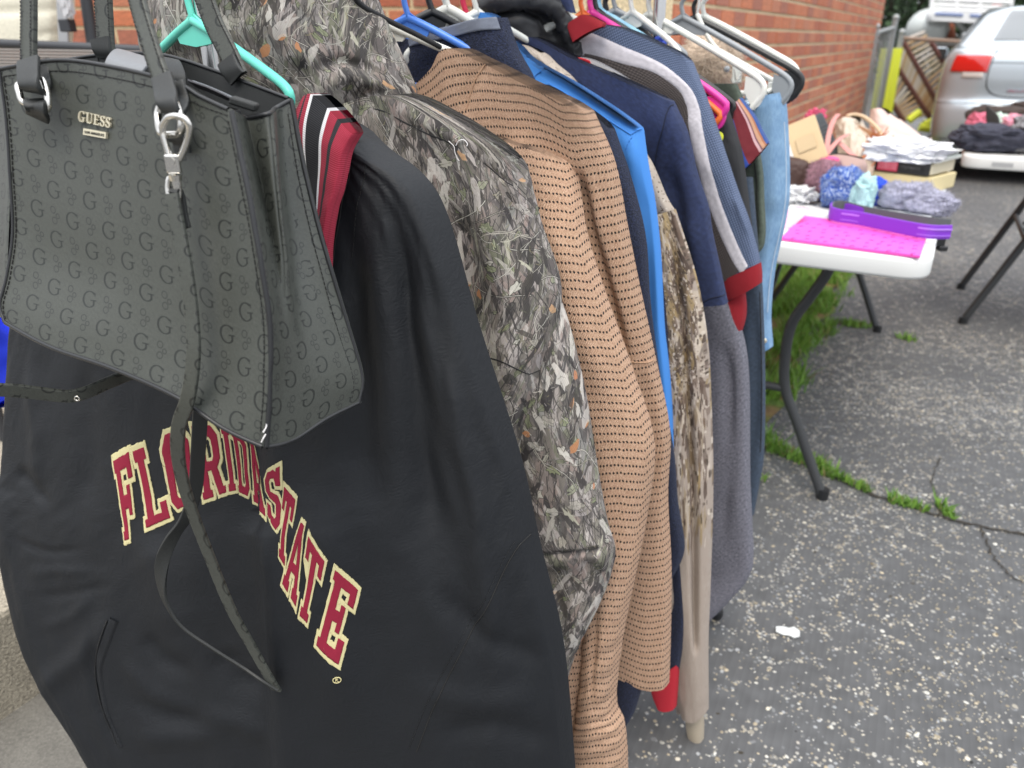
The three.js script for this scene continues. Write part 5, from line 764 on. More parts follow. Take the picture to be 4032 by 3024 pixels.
{ const g = garment('olive_shirt', 'dark olive shirt tail beside the pale jeans', 'shirt', [2980, 800, 1.55]);
  const A = new Surf([...auto([[2900, 330, 1.6], [2960, 480, 1.585], [2999, 651, 1.575], [3008, 800, 1.57], [3013, 900, 1.565], [3006, 968, 1.565]], 4, 200, 0.12), [[2830, 1010, 1.68], [2890, 1010, 1.63], [2945, 1008, 1.59], [2984, 998, 1.57]]], { T: 0.018, cap: 3 });
  setFolds(A, [{ p: [[2960, 640], [2968, 800], [2962, 980]], w: 0.008, a: -0.006 }]); drape('body', A, MT.olive, g, 30, 50); seam('seam', A, pxPath(A, [[2970, 640], [2978, 800], [2974, 960]]), 0.001, MT.lining, g); }
{ const g = garment('pale_jeans', 'pale blue jeans hanging at the far end of the rack', 'jeans', [3040, 700, 1.62]);
  const A = new Surf([[[2900, 400, 1.7], [2970, 388, 1.665], [3030, 372, 1.65], [3082, 362, 1.645]], [[2900, 480, 1.7], [2975, 470, 1.665], [3040, 455, 1.645], [3097, 440, 1.64]], [[2900, 700, 1.69], [2980, 700, 1.66], [3050, 700, 1.64], [3108, 700, 1.635]], [[2910, 860, 1.685], [2980, 855, 1.655], [3045, 850, 1.638], [3097, 845, 1.63]], [[2920, 1060, 1.68], [2970, 1060, 1.65], [3015, 1055, 1.63], [3052, 1050, 1.625]], [[2940, 1240, 1.67], [2975, 1240, 1.645], [3005, 1235, 1.625], [3033, 1232, 1.62]], [[2960, 1375, 1.665], [2990, 1378, 1.64], [3015, 1376, 1.622], [3040, 1366, 1.617]]], { T: 0.02, cap: 3 });
  setFolds(A, [{ p: [[3060, 950], [3020, 1150], [3010, 1300]], w: 0.008, a: -0.006 }, { p: [[3010, 520], [3030, 700], [3040, 850]], w: 0.03, a: 0.006 }, { p: [[2990, 1000], [3000, 1150], [2995, 1300]], w: 0.008, a: 0.005 }], (u, v) => 0.003 * fbm(u * 5, v * 8, 2.1, 3));
  drape('leg', A, MT.denim, g, 36, 70); patch('hem', A, [0.1, 0.96], [0.94, 1.0], 0.0025, MT.denimDark, g, 20, 6); seam('seam', A, pxPath(A, [[3088, 480], [3096, 700], [3084, 850], [3040, 1050], [3022, 1230]]), 0.001, M([0.5, 0.6, 0.7], 0.9), g);
  const b = A.inv(3010, 1340), bp = A.front(b[0], b[1], 0.003); mesh('button', new THREE.SphereGeometry(0.005, 12, 8).scale(1, 1, 0.4).translate(bp.x, bp.y, bp.z), MT.gilt, g);
  const fray = new Surf([[[2940, 362, 1.66], [2975, 345, 1.65], [3000, 360, 1.645]], [[2930, 420, 1.66], [2970, 420, 1.65], [2995, 420, 1.645]]], { T: 0.01 }); fray.fold = (u, v) => 0.012 * fbm(u * 8, v * 8, 4); drape('waistband', fray, M([0.5, 0.6, 0.72], 0.95), g, 26, 20); }
{ const g = garment('striped_scarf', 'maroon scarf edged with white, gold and blue stripes', 'scarf', [2950, 520, 1.56]);
  const A = new Surf([[[2868, 440, 1.54], [2895, 410, 1.545], [2920, 385, 1.55]], [[2885, 530, 1.535], [2930, 490, 1.54], [2972, 455, 1.545]], [[2905, 600, 1.53], [2955, 570, 1.535], [3005, 520, 1.54]], [[2930, 668, 1.528], [2980, 618, 1.532], [3028, 560, 1.536]]], { T: 0.008, cap: 6 });
  A.fold = (u, v) => 0.003 * fbm(u * 3, v * 4, 5);
  const t = canvasTex(256, 64, (q, w, h) => { const K = [[0, '#9a6a4c'], [0.05, '#24408c'], [0.24, '#6b1f28'], [0.68, '#caa4a8'], [0.76, '#6d4a55'], [0.8, '#c09478'], [0.9, '#a87050'], [0.95, '#34508c'], [1, '']]; for (let i = 0; i < K.length - 1; i++) { q.fillStyle = K[i][1]; q.fillRect(K[i][0] * w, 0, (K[i + 1][0] - K[i][0]) * w + 1, h); } }); t.wrapS = THREE.ClampToEdgeWrapping;
  const ge = drapeGeo(A, 30, 30, true), uv = ge.attributes.uv; for (let i = 0; i < uv.count; i++) { const x = uv.getX(i) / A.W; uv.setXY(i, x <= 1 ? x : 2 - x, uv.getY(i) * 10); } mesh('cloth', ge, M(0xffffff, 0.9, { map: t }), g); }
{ const g = garment('navy_cap_sleeve', 'navy cloth edge above the white hanger by the puffer', 'shirt', [2220, 10, 1.5]); const A = new Surf([[[2150, -80, 1.53], [2200, -80, 1.52], [2230, -70, 1.515]], [[2155, -10, 1.53], [2215, -10, 1.52], [2250, 5, 1.515]], [[2190, 25, 1.53], [2235, 40, 1.52], [2262, 52, 1.515]]], { T: 0.01 }); drape('cloth', A, MT.navy, g, 16, 16); }
{ // fuzzy beige plush hat behind the empty hangers
  const g = garment('plush_hat', 'fuzzy beige plush hat hanging behind the empty hangers', 'hat', [2800, 230, 1.95]); const c = at(2800, 240, 1.98), R = 0.06;
  const geo = new THREE.IcosahedronGeometry(1, 24); const p = geo.attributes.position; for (let i = 0; i < p.count; i++) { const x = p.getX(i), y = p.getY(i), z = p.getZ(i), n = 1 + 0.08 * fbm(x * 2, y * 2, z * 2, 3) + 0.03 * nz(x * 14, y * 14, z * 14); p.setXYZ(i, c.x + (x * 1.0 + 0.35 * (y < 0 ? -y : 0)) * R * n, c.y + (y * 0.95) * R * n, c.z + z * R * 0.8 * n); } const gg = mergeVertices(geo, 1e-5); gg.computeVertexNormals();
  const fur = M(0xffffff, 1, { map: mottled([196, 176, 156], 0.25, 20), bumpMap: fleeceBump, bumpScale: 0.004 }); mesh('crown', gg, fur, g);
  const gs = []; for (let k = 0; k < 1500; k++) { const a = rr(0, 6.283), b = Math.acos(rr(-1, 1)), d = V(Math.sin(b) * Math.cos(a), Math.cos(b), Math.sin(b) * Math.sin(a)); const s = V(c.x + (d.x + (d.y < 0 ? -0.35 * d.y : 0)) * R, c.y + d.y * R * 0.95, c.z + d.z * R * 0.8); gs.push(barGeo(s, s.clone().addScaledVector(d, 0.01).add(V(rr(-0.004, 0.004), rr(-0.008, 0.002), rr(-0.004, 0.004))), 0.0006, 3, 0.0002)); } const h = mesh('fur', MG(gs), M([0.55, 0.45, 0.36], 1), g); h.userData.kind = 'stuff';
  for (const [x, y] of [[2862, 272], [2905, 300]]) { const q = at(x, y, 1.9); mesh('button_eye', new THREE.SphereGeometry(0.006, 12, 8).translate(q.x, q.y, q.z), MT.greyPlastic, g); }
}
tag(tube('blue_ribbon', [[2580, 160, 1.66], [2600, 150, 1.66], [2618, 166, 1.655], [2604, 178, 1.65], [2590, 168, 1.65]].map((p) => at(...p)), 0.006, MT.royal, undefined, 24, 8), 'small royal blue ribbon bow by the chrome post', 'ribbon');

// ------------------------------------------------------------------ the handbag
const font = await new FontLoader().loadAsync('fonts/droid/droid_serif_bold.typeface.json');
const fontS = await new FontLoader().loadAsync('fonts/droid/droid_sans_bold.typeface.json');
{
  const bag = thing('handbag', 'black monogrammed structured handbag hanging in front of the pullover', 'handbag', at(600, 1000, 0.75));
  const FP = new Surf([
    [[0, 272, 0.80], [237, 236, 0.775], [480, 268, 0.745], [700, 325, 0.715], [800, 380, 0.702], [912, 432, 0.688]],
    [[25, 450, 0.795], [260, 480, 0.765], [490, 520, 0.735], [700, 570, 0.708], [820, 590, 0.692], [945, 590, 0.68]],
    [[38, 640, 0.788], [270, 680, 0.757], [500, 730, 0.727], [720, 780, 0.7], [850, 800, 0.684], [980, 760, 0.672]],
    [[52, 900, 0.778], [280, 950, 0.745], [510, 1010, 0.715], [730, 1060, 0.69], [870, 1080, 0.673], [1018, 950, 0.663]],
    [[30, 1085, 0.768], [270, 1150, 0.735], [500, 1220, 0.705], [730, 1290, 0.68], [890, 1330, 0.664], [1064, 1240, 0.652]],
    [[4, 1195, 0.76], [230, 1270, 0.728], [470, 1350, 0.698], [720, 1450, 0.67], [900, 1540, 0.652], [1066, 1500, 0.64]],
    [[20, 1262, 0.752], [210, 1362, 0.722], [450, 1445, 0.692], [700, 1556, 0.662], [880, 1675, 0.644], [1050, 1756, 0.63]],
  ], { T: 0.003, cap: 14, away: V(0.4, 0, -0.9) });
  setFolds(FP, [{ p: [[100, 560], [300, 650], [500, 700]], w: 0.05, a: -0.002 }, { p: [[90, 1000], [300, 1050], [520, 1120]], w: 0.03, a: -0.003 }], (u, v) => 0.002 * fbm(u * 3, v * 3, 2.5, 2));
  drape('front_panel', FP, MT.bag, bag, 50, 50);
  const GU = new Surf([
    [[915, 436, 0.688], [968, 462, 0.735], [1068, 446, 0.728], [1088, 428, 0.785], [1152, 392, 0.805]], [[978, 725, 0.672], [1028, 735, 0.722], [1090, 722, 0.712], [1112, 715, 0.768], [1212, 690, 0.79]], [[1024, 990, 0.66], [1078, 1000, 0.7], [1122, 1000, 0.702], [1152, 990, 0.748], [1288, 985, 0.775]],
    [[1067, 1290, 0.65], [1110, 1290, 0.675], [1152, 1290, 0.692], [1205, 1280, 0.718], [1380, 1290, 0.768]], [[1066, 1530, 0.64], [1122, 1530, 0.662], [1200, 1520, 0.686], [1290, 1500, 0.713], [1432, 1480, 0.762]], [[1055, 1757, 0.63], [1120, 1744, 0.648], [1190, 1714, 0.672], [1300, 1640, 0.708], [1420, 1582, 0.752]],
  ], { T: 0.002, cap: 14 });
  GU.fold = (u, v) => 0.0018 * fbm(u * 6, v * 6, 3.5, 2);
  drape('side_gusset', GU, MT.bag, bag, 44, 60);
  const GL = new Surf([[[0, 276, 0.805], [-50, 300, 0.86], [-20, 280, 0.93]], [[40, 640, 0.79], [-20, 650, 0.85], [10, 640, 0.92]], [[20, 1255, 0.757], [-20, 1220, 0.82], [10, 1150, 0.9]]], { T: 0.002 }); drape('far_gusset', GL, MT.bag, bag, 20, 30);
  const BP = new Surf([[[-10, 285, 0.93], [240, 240, 0.92], [430, 214, 0.905], [640, 214, 0.88], [860, 280, 0.855], [1000, 332, 0.83], [1152, 390, 0.806]], [[10, 640, 0.92], [240, 640, 0.91], [430, 640, 0.895], [640, 660, 0.87], [860, 680, 0.84], [1030, 690, 0.815], [1212, 690, 0.791]], [[10, 1150, 0.9], [240, 1200, 0.88], [450, 1270, 0.86], [680, 1360, 0.83], [950, 1450, 0.8], [1200, 1530, 0.775], [1425, 1585, 0.752]]], { T: 0.003, cap: 14, away: V(0.4, 0, -0.9) });
  drape('back_panel', BP, MT.leather, bag, 40, 30);
  const BT = new Surf([[[20, 1262, 0.752], [450, 1446, 0.692], [700, 1558, 0.662], [1050, 1757, 0.63]], [[10, 1230, 0.82], [440, 1400, 0.77], [720, 1500, 0.735], [1230, 1690, 0.69]], [[10, 1150, 0.9], [450, 1270, 0.86], [900, 1440, 0.805], [1425, 1585, 0.752]]], { T: 0.002, cap: 14, away: V(0, 1, 0) }); drape('base_panel', BT, MT.leather, bag, 30, 14);
  const LN = new Surf([[[120, 300, 0.85], [430, 300, 0.82], [700, 380, 0.79], [930, 440, 0.765]], [[120, 700, 0.84], [430, 740, 0.81], [700, 820, 0.77], [960, 880, 0.73]]], { T: 0.012, cap: 8, away: V(0.4, 0, -0.9) }); drape('lining', LN, MT.lining, bag, 24, 14);
  // rim, piping, stitching
  const rimP = (S, v, u0, u1, off = 0) => { const a = []; for (let i = 0; i <= 24; i++) a.push(S.front(lerp(u0, u1, i / 24), v, off)); return a; }, colP = (S, u) => { const a = []; for (let i = 0; i <= 24; i++) a.push(S.front(u, i / 24)); return a; };
  tube('top_edge', rimP(FP, 0, 0.01, 0.99), 0.0019, MT.edge, bag, 60, 7); tube('top_edge', rimP(BP, 0, 0.01, 0.99), 0.0019, MT.edge, bag, 60, 7); tube('top_edge', rimP(GU, 0, 0.02, 0.98), 0.0022, MT.edge, bag, 50, 7);
  tube('piping', colP(GU, 0.006), 0.0026, MT.edge, bag, 70, 8); tube('piping', colP(GU, 0.994), 0.0023, MT.edge, bag, 70, 8); tube('piping', colP(FP, 0.006), 0.0018, MT.edge, bag, 60, 7); tube('piping', rimP(FP, 1, 0.01, 0.99), 0.0022, MT.edge, bag, 60, 8); tube('piping', rimP(GU, 1, 0.01, 0.99), 0.0022, MT.edge, bag, 50, 8);
  const uvl = (a, b, n = 8) => Array.from({ length: n }, (_, i) => [lerp(a[0], b[0], i / (n - 1)), lerp(a[1], b[1], i / (n - 1))]);
  stitches('stitching', FP, uvl([0.02, 0.028], [0.98, 0.028]), 0.0032, 0.0018, 0.0005, MT.thread, bag); stitches('stitching', FP, uvl([0.018, 0.03], [0.018, 0.98]), 0.0032, 0.0018, 0.0006, MT.thread, bag); stitches('stitching', FP, uvl([0.978, 0.05], [0.978, 0.97]), 0.0032, 0.0018, 0.0005, MT.thread, bag); stitches('stitching', GU, uvl([0.93, 0.03], [0.93, 0.95]), 0.0032, 0.0018, 0.0005, MT.thread, bag);
  for (const [px, py] of [[1035, 1738], [1042, 1700]]) { const q = FP.inv(px, py); tube('worn_edge', [FP.front(q[0], q[1], 0.0025), FP.front(clamp(q[0] + 0.008), clamp(q[1] - 0.012), 0.003), FP.front(clamp(q[0] + 0.012), clamp(q[1] - 0.02), 0.003)], 0.0007, MT.whiteCloth, bag, 8, 5); }
  // strap tab across the opening, zip, divider
  mesh('closure_tab', ribbonGeo([[470, 300, 0.77], [500, 250, 0.785], [525, 222, 0.82], [545, 222, 0.86], [560, 240, 0.89]].map((p) => at(...p)), () => V(0.95, -0.25, 0.15), 0.036, 0.004, 30), MT.greyLeather, bag);
  const zz = [[760, 330, 0.775], [820, 352, 0.768], [880, 378, 0.758], [930, 402, 0.752]].map((p) => at(...p)); mesh('zip_tape', ribbonGeo(zz, () => V(0.2, 0.3, 0.9), 0.016, 0.002, 30), M([0.08, 0.08, 0.09], 0.8), bag); { const gs = []; for (let i = 0; i <= 44; i++) { const p = cr1(zz, i / 44); gs.push(new THREE.BoxGeometry(0.0012, 0.0016, 0.0045).translate(p.x, p.y + 0.0016, p.z)); } mesh('zip_teeth', MG(gs), MT.greyPlastic, bag); }
  mesh('inner_flap', ribbonGeo([[648, 232, 0.87], [665, 240, 0.84], [690, 300, 0.82], [700, 360, 0.82]].map((p) => at(...p)), () => V(1, -0.2, 0), 0.02, 0.004, 24), MT.leather, bag);
  mesh('zip_end', new RoundedBoxGeometry(0.02, 0.006, 0.012, 2, 0.002).rotateZ(-0.3).translate(...at(962, 408, 0.735).toArray()), MT.leather, bag);
  // handles
  const SIDE = V(0.93, -0.12, 0.33);
  const handle = (pix, w, side) => { const pts = pix.map((p) => at(...p)), h = mesh('handle', ribbonGeo(pts, () => side, w, 0.0062, 90), MT.bag, bag); for (const k of [-1, 1]) { const e = []; for (let i = 0; i <= 40; i++) { const b = i / 40, p = cr1(pts, b), t = cr1(pts, Math.min(1, b + 0.01)).sub(cr1(pts, Math.max(0, b - 0.01))).normalize(), s = side.clone().addScaledVector(t, -side.dot(t)).normalize(), n = t.clone().cross(s); if (n.z < 0) n.negate(); const ww = typeof w === 'function' ? w(b) : w; e.push(p.addScaledVector(s, k * (ww / 2 - 0.0028)).addScaledVector(n, 0.0034)); } const gs = []; for (let i = 0; i < 40; i++) { const a = e[i], c = e[i + 1]; for (let m = 0; m < 3; m++) gs.push(barGeo(a.clone().lerp(c, m / 3), a.clone().lerp(c, m / 3 + 0.2), 0.0005, 4)); } mesh('stitching', MG(gs), MT.thread, h); } return h; };
  handle([[118, 345, 0.772], [116, 290, 0.778], [114, 200, 0.785], [115, 80, 0.792], [118, -60, 0.8], [150, -250, 0.81], [250, -400, 0.82], [360, -380, 0.8], [450, -240, 0.77], [520, -70, 0.745], [562, 80, 0.73], [615, 250, 0.712], [655, 360, 0.7], [670, 420, 0.694]], 0.0155, SIDE);
  handle([[425, 250, 0.905], [418, 190, 0.91], [412, 90, 0.915], [408, -60, 0.92], [430, -230, 0.925], [520, -360, 0.92], [640, -340, 0.9], [730, -210, 0.88], [800, -20, 0.865], [845, 100, 0.855], [895, 200, 0.845], [940, 300, 0.835]], 0.02, V(0.95, -0.1, 0.28));
  const tab = (pix, w, m) => mesh('handle_tab', ribbonGeo(pix.map((p) => at(...p)), () => SIDE, w, 0.005, 24), m, bag);
  tab([[112, 235, 0.765], [112, 290, 0.752], [118, 335, 0.744], [140, 356, 0.75], [160, 325, 0.772], [162, 240, 0.785]], 0.021, MT.leather); tab([[138, 398, 0.757], [142, 412, 0.746], [146, 430, 0.744], [148, 448, 0.75], [149, 460, 0.757]], 0.02, MT.leather); tab([[636, 300, 0.698], [650, 355, 0.687], [660, 405, 0.675], [680, 440, 0.678], [705, 400, 0.7], [690, 330, 0.71]], 0.0185, MT.leather); tab([[690, 520, 0.694], [700, 545, 0.69], [715, 570, 0.692], [720, 600, 0.692]], 0.016, MT.leather);
  tab([[392, 150, 0.9], [402, 195, 0.898], [415, 225, 0.9]], 0.024, MT.leather); tab([[890, 235, 0.838], [910, 275, 0.834], [935, 310, 0.832]], 0.022, MT.leather);
  mesh('rivet', new THREE.SphereGeometry(0.0022, 10, 8).translate(...at(423, 178, 0.896).toArray()), MT.silver, bag);
  // rings and swivel clip
  const ring = (name, pix, r) => mesh(name, new THREE.TubeGeometry(new THREE.CatmullRomCurve3(pix.map((p) => at(...p)), true, 'catmullrom', 0.4), 60, r, 10, true), MT.silver, bag);
  ring('handle_ring', [[72, 335, 0.762], [78, 370, 0.757], [88, 398, 0.755], [130, 420, 0.752], [172, 436, 0.75], [190, 420, 0.747], [186, 370, 0.75], [170, 318, 0.758], [150, 312, 0.76], [110, 318, 0.762]], 0.0026);
  ring('handle_ring', [[622, 445, 0.688], [624, 480, 0.684], [632, 520, 0.682], [668, 530, 0.678], [702, 526, 0.676], [714, 500, 0.672], [704, 440, 0.674], [680, 388, 0.682], [660, 390, 0.686], [636, 410, 0.688]], 0.0028);
  const clip = ring('swivel_clip', [[640, 500, 0.672], [660, 464, 0.668], [690, 456, 0.664], [725, 466, 0.663], [746, 500, 0.664], [738, 550, 0.667], [715, 610, 0.669], [694, 636, 0.67], [668, 606, 0.672], [648, 555, 0.673]], 0.0024);
  { const c = at(681, 645, 0.668); mesh('clip_body', MG([new RoundedBoxGeometry(0.0105, 0.014, 0.005, 2, 0.002).translate(c.x, c.y, c.z), new THREE.CylinderGeometry(0.0028, 0.0028, 0.0066, 14).rotateX(Math.PI / 2).translate(c.x, c.y + 0.002, c.z), new THREE.CylinderGeometry(0.005, 0.0042, 0.004, 14).translate(c.x, c.y - 0.0095, c.z), new THREE.CylinderGeometry(0.0032, 0.0032, 0.006, 12).translate(c.x, c.y - 0.014, c.z)]), MT.silver, clip); }
  mesh('clip_gate', barGeo(at(640, 530, 0.669), at(664, 615, 0.668), 0.0021, 8), MT.silver, clip); ring('strap_loop', [[664, 705, 0.668], [660, 740, 0.667], [664, 768, 0.666], [684, 780, 0.666], [702, 785, 0.667], [706, 750, 0.668], [700, 705, 0.668], [682, 690, 0.669]], 0.0019);
  // shoulder strap, its loop hanging in front of the pullover and its other end passing behind
  const strapPts = [[676, 762, 0.662], [682, 800, 0.66], [706, 920, 0.655], [735, 1080, 0.648], [756, 1250, 0.642], [762, 1400, 0.637], [742, 1560, 0.64], [702, 1690, 0.66], [706, 1830, 0.69], [748, 1990, 0.72], [828, 2200, 0.75], [910, 2400, 0.77], [990, 2545, 0.785], [1060, 2670, 0.79], [1088, 2716, 0.796]];
  const strapSide = (b) => V(0.9, 0.0, 0.3).lerp(V(0.75, 0.25, 0.35), smooth(0.5, 1, b)).normalize();
  const st = mesh('shoulder_strap', ribbonGeo(strapPts.map((p) => at(...p)), strapSide, (b) => lerp(0.0135, 0.0175, smooth(0.3, 1, b)), 0.0042, 150), MT.bag, bag);
  mesh('strap_end', ribbonGeo([[676, 762, 0.664], [690, 742, 0.669], [706, 775, 0.672], [718, 850, 0.668], [730, 900, 0.664]].map((p) => at(...p)), () => V(0.9, 0, 0.3), 0.011, 0.0034, 30), MT.leather, st);
  mesh('shoulder_strap', ribbonGeo([[1088, 2716, 0.794], [1030, 2680, 0.795], [957, 2630, 0.803], [838, 2555, 0.807], [718, 2470, 0.811], [654, 2375, 0.815], [634, 2290, 0.817], [642, 2200, 0.820], [680, 2115, 0.823], [735, 2035, 0.825], [768, 1930, 0.825], [780, 1780, 0.820], [790, 1600, 0.815]].map((p) => at(...p)), (b) => V(0.25, 0.75, 0.6).lerp(V(0.75, 0.3, -0.45), smooth(0.3, 0.75, b)).normalize(), 0.0175, 0.004, 130), MT.leather, bag);
  mesh('shoulder_strap', ribbonGeo([[-160, 1500, 0.74], [-60, 1530, 0.75], [60, 1538, 0.765], [180, 1552, 0.78], [270, 1560, 0.79], [340, 1545, 0.8], [420, 1510, 0.82], [520, 1470, 0.85], [640, 1440, 0.88]].map((p) => at(...p)), () => V(0.1, 0.95, 0.25), 0.0165, 0.004, 80), MT.bag, bag);
  { const c = at(312, 1562, 0.79); mesh('strap_eyelet', new THREE.TorusGeometry(0.0022, 0.0008, 8, 16).translate(c.x, c.y, c.z + 0.004), MT.silver, bag); }
  // raised name and plate, laid on the front panel
  const lay = (geo, quad, w, h, off, m, name, parent) => { const q = quad.map(([x, y]) => FP.inv(x, y)), p = geo.attributes.position; for (let i = 0; i < p.count; i++) { const a = p.getX(i) / w, b = 1 - p.getY(i) / h, u = lerp(lerp(q[0][0], q[1][0], a), lerp(q[3][0], q[2][0], a), b), v = lerp(lerp(q[0][1], q[1][1], a), lerp(q[3][1], q[2][1], a), b), f = FP.front(u, v, off + p.getZ(i)); p.setXYZ(i, f.x, f.y, f.z); } geo.computeVertexNormals(); return mesh(name, geo, m, parent); };
  let xo = 0; const name = 'GUESS', gl = []; for (const ch of name) { const t = new TextGeometry(ch, { font, size: 10, depth: 0.0022, curveSegments: 5, bevelEnabled: false }); t.computeBoundingBox(); t.translate(xo - t.boundingBox.min.x, 0, 0); xo += t.boundingBox.max.x - t.boundingBox.min.x + 1.1; gl.push(t); }
  for (const t of gl) lay(t, [[318, 436], [448, 466], [445, 506], [316, 478]], xo, 10, 0.0006, MT.gilt, 'metal_letter', bag).userData.label = 'raised metal letter of the name on the bag';
  const pl = new RoundedBoxGeometry(10, 2.4, 0.0026, 3, 0.0008).translate(5, 1.2, 0.0013); const pm = lay(pl, [[339, 506], [428, 522], [427, 547], [338, 531]], 10, 2.4, 0.0005, MT.gilt, 'name_plate', bag);
  const lt = new TextGeometry('LOS ANGELES', { font: fontS, size: 1.25, depth: 0.0004, curveSegments: 3 }); lt.computeBoundingBox(); const bw = lt.boundingBox.max.x; const s = 8.6 / bw; lt.scale(s, s, 1); lt.translate(0.7, 0.65, 0); lay(lt, [[339, 506], [428, 522], [427, 547], [338, 531]], 10, 2.4, 0.0032, MT.lining, 'plate_lettering', pm);
}

DS = 1;
// ------------------------------------------------------------------ the long white table by the wall
const UP = V(0, 1, 0), L3 = V(LX, 0, LZ), P3 = V(PX, 0, PZ), TY = 0.74;
const frameM = (O, X, Z) => new THREE.Matrix4().makeBasis(X, UP, Z).setPosition(O);
function tableTop(w, d, th) { // rounded slab, a from 0..-w, b 0..d
  const s = new THREE.Shape(), r = 0.06; s.moveTo(-w + r, 0); s.lineTo(-r, 0); s.quadraticCurveTo(0, 0, 0, r); s.lineTo(0, d - r); s.quadraticCurveTo(0, d, -r, d); s.lineTo(-w + r, d); s.quadraticCurveTo(-w, d, -w, d - r); s.lineTo(-w, r); s.quadraticCurveTo(-w, 0, -w + r, 0);
  const g = new THREE.ExtrudeGeometry(s, { depth: th - 0.016, bevelEnabled: true, bevelSize: 0.007, bevelThickness: 0.008, bevelSegments: 3, curveSegments: 8 }); g.rotateX(Math.PI / 2); g.translate(0, -0.008, 0); return g; // y = top 0, shape y -> +z
}
const T1 = onPlane(3660, 1024, TY); // near right corner
{
  const t = thing('folding_table', 'long white folding table with goods beside the brick wall', 'table', V(T1.x, 0, T1.z));
  const M1 = new THREE.Matrix4().makeBasis(P3, UP, L3).setPosition(T1); // note: left handed check below
  const top = tableTop(0.74, 1.83, 0.046); { const p = top.attributes.position; for (let i = 0; i < p.count; i++) { const v = V(0, 0, 0).copy(T1).addScaledVector(P3, p.getX(i)).addScaledVector(UP, p.getY(i)).addScaledVector(L3, p.getZ(i)); p.setXYZ(i, v.x, v.y, v.z); } const ix = top.index; top.computeVertexNormals(); }
  mesh('table_top', toCreasedNormals(top, 0.6), MT.tableTop, t);
  const F = onPlane(3237, 1961, 0), onLeg = (px, py) => { const d = ray(px, py), O = V(0, EYE, 0), k = F.clone().sub(O).dot(L3) / d.dot(L3); return O.addScaledVector(d, k); };
  const R = [[3300, 1030], [3250, 1085], [3190, 1170], [3119, 1272], [3092, 1400], [3092, 1530], [3143, 1679], [3237, 1955]].map((q) => onLeg(...q)); R[0].y = TY - 0.04;
  const Lm = R.map((p) => { const a = p.clone().sub(T1).dot(P3); return p.clone().addScaledVector(P3, 2 * (-0.37 - a)); });
  for (const off of [0, 1.5]) {
    const mv = (p) => p.clone().addScaledVector(L3, off);
    for (const Q of [R, Lm]) { const lg = tube('leg', Q.map(mv), 0.0135, MT.darkSteel, t, 60, 10); const f = mv(Q[Q.length - 1]); mesh('foot_cap', new THREE.CylinderGeometry(0.016, 0.017, 0.03, 12).translate(f.x, 0.015, f.z), MT.blackPlastic, lg); }
    mesh('crossbar', barGeo(mv(R[5]), mv(Lm[5]), 0.011, 10), MT.darkSteel, t); mesh('crossbar', barGeo(mv(R[0]).add(V(0, -0.02, 0)), mv(Lm[0]).add(V(0, -0.02, 0)), 0.012, 10), MT.darkSteel, t);
    const mid = mv(R[0].clone().lerp(Lm[0], 0.5)).addScaledVector(L3, off ? -0.5 : 0.5); mid.y = TY - 0.05; mesh('brace', barGeo(mv(R[4].clone().lerp(Lm[4], 0.5)), mid, 0.007, 8), MT.darkSteel, t);
  }
  mesh('side_rail', barGeo(T1.clone().addScaledVector(P3, -0.06).addScaledVector(L3, 0.1).setY(TY - 0.055), T1.clone().addScaledVector(P3, -0.06).addScaledVector(L3, 1.73).setY(TY - 0.055), 0.012, 8), MT.darkSteel, t);
}
// prism from photograph corners on a level plane
function slab(pix, y0, th, bevel = 0.001) { const P = pix.map(([x, y]) => onPlane(x, y, y0)), s = new THREE.Shape(P.map((p) => new THREE.Vector2(p.x, -p.z))); const g = new THREE.ExtrudeGeometry(s, { depth: Math.max(0.0005, th - 2 * bevel), bevelEnabled: bevel > 0, bevelSize: bevel, bevelThickness: bevel, bevelSegments: 2 }); g.rotateX(-Math.PI / 2); g.translate(0, y0 + bevel, 0); return g; }
function blobGeo(c, rx, ry, rz, yaw, amp, f, sd, det = 20) { const g = new THREE.IcosahedronGeometry(1, det), p = g.attributes.position, cy = Math.cos(yaw), sy = Math.sin(yaw); for (let i = 0; i < p.count; i++) { const x = p.getX(i), y = p.getY(i), z = p.getZ(i), n = 1 + amp * fbm(x * f + sd, y * f, z * f + sd, 4); const k = (v) => Math.sign(v) * Math.pow(Math.abs(v), 0.75); const X = k(x) * rx * n, Y = Math.max(-0.96, k(y) * n) * ry, Z = k(z) * rz * n; p.setXYZ(i, c.x + X * cy + Z * sy, c.y + ry + Y, c.z - X * sy + Z * cy); } const h = mergeVertices(g.deleteAttribute('uv') && g.deleteAttribute('normal') ? g : g, 1e-6); h.computeVertexNormals(); const uv = []; const q = h.attributes.position; for (let i = 0; i < q.count; i++) uv.push(q.getX(i) + q.getZ(i) * 0.5, q.getY(i) + q.getZ(i) * 0.5); h.setAttribute('uv', new THREE.Float32BufferAttribute(uv, 2)); return h; }
const YAW = Math.atan2(-PZ, PX) * 1; // along the near edge of the table
const TT = TY + 0.001;
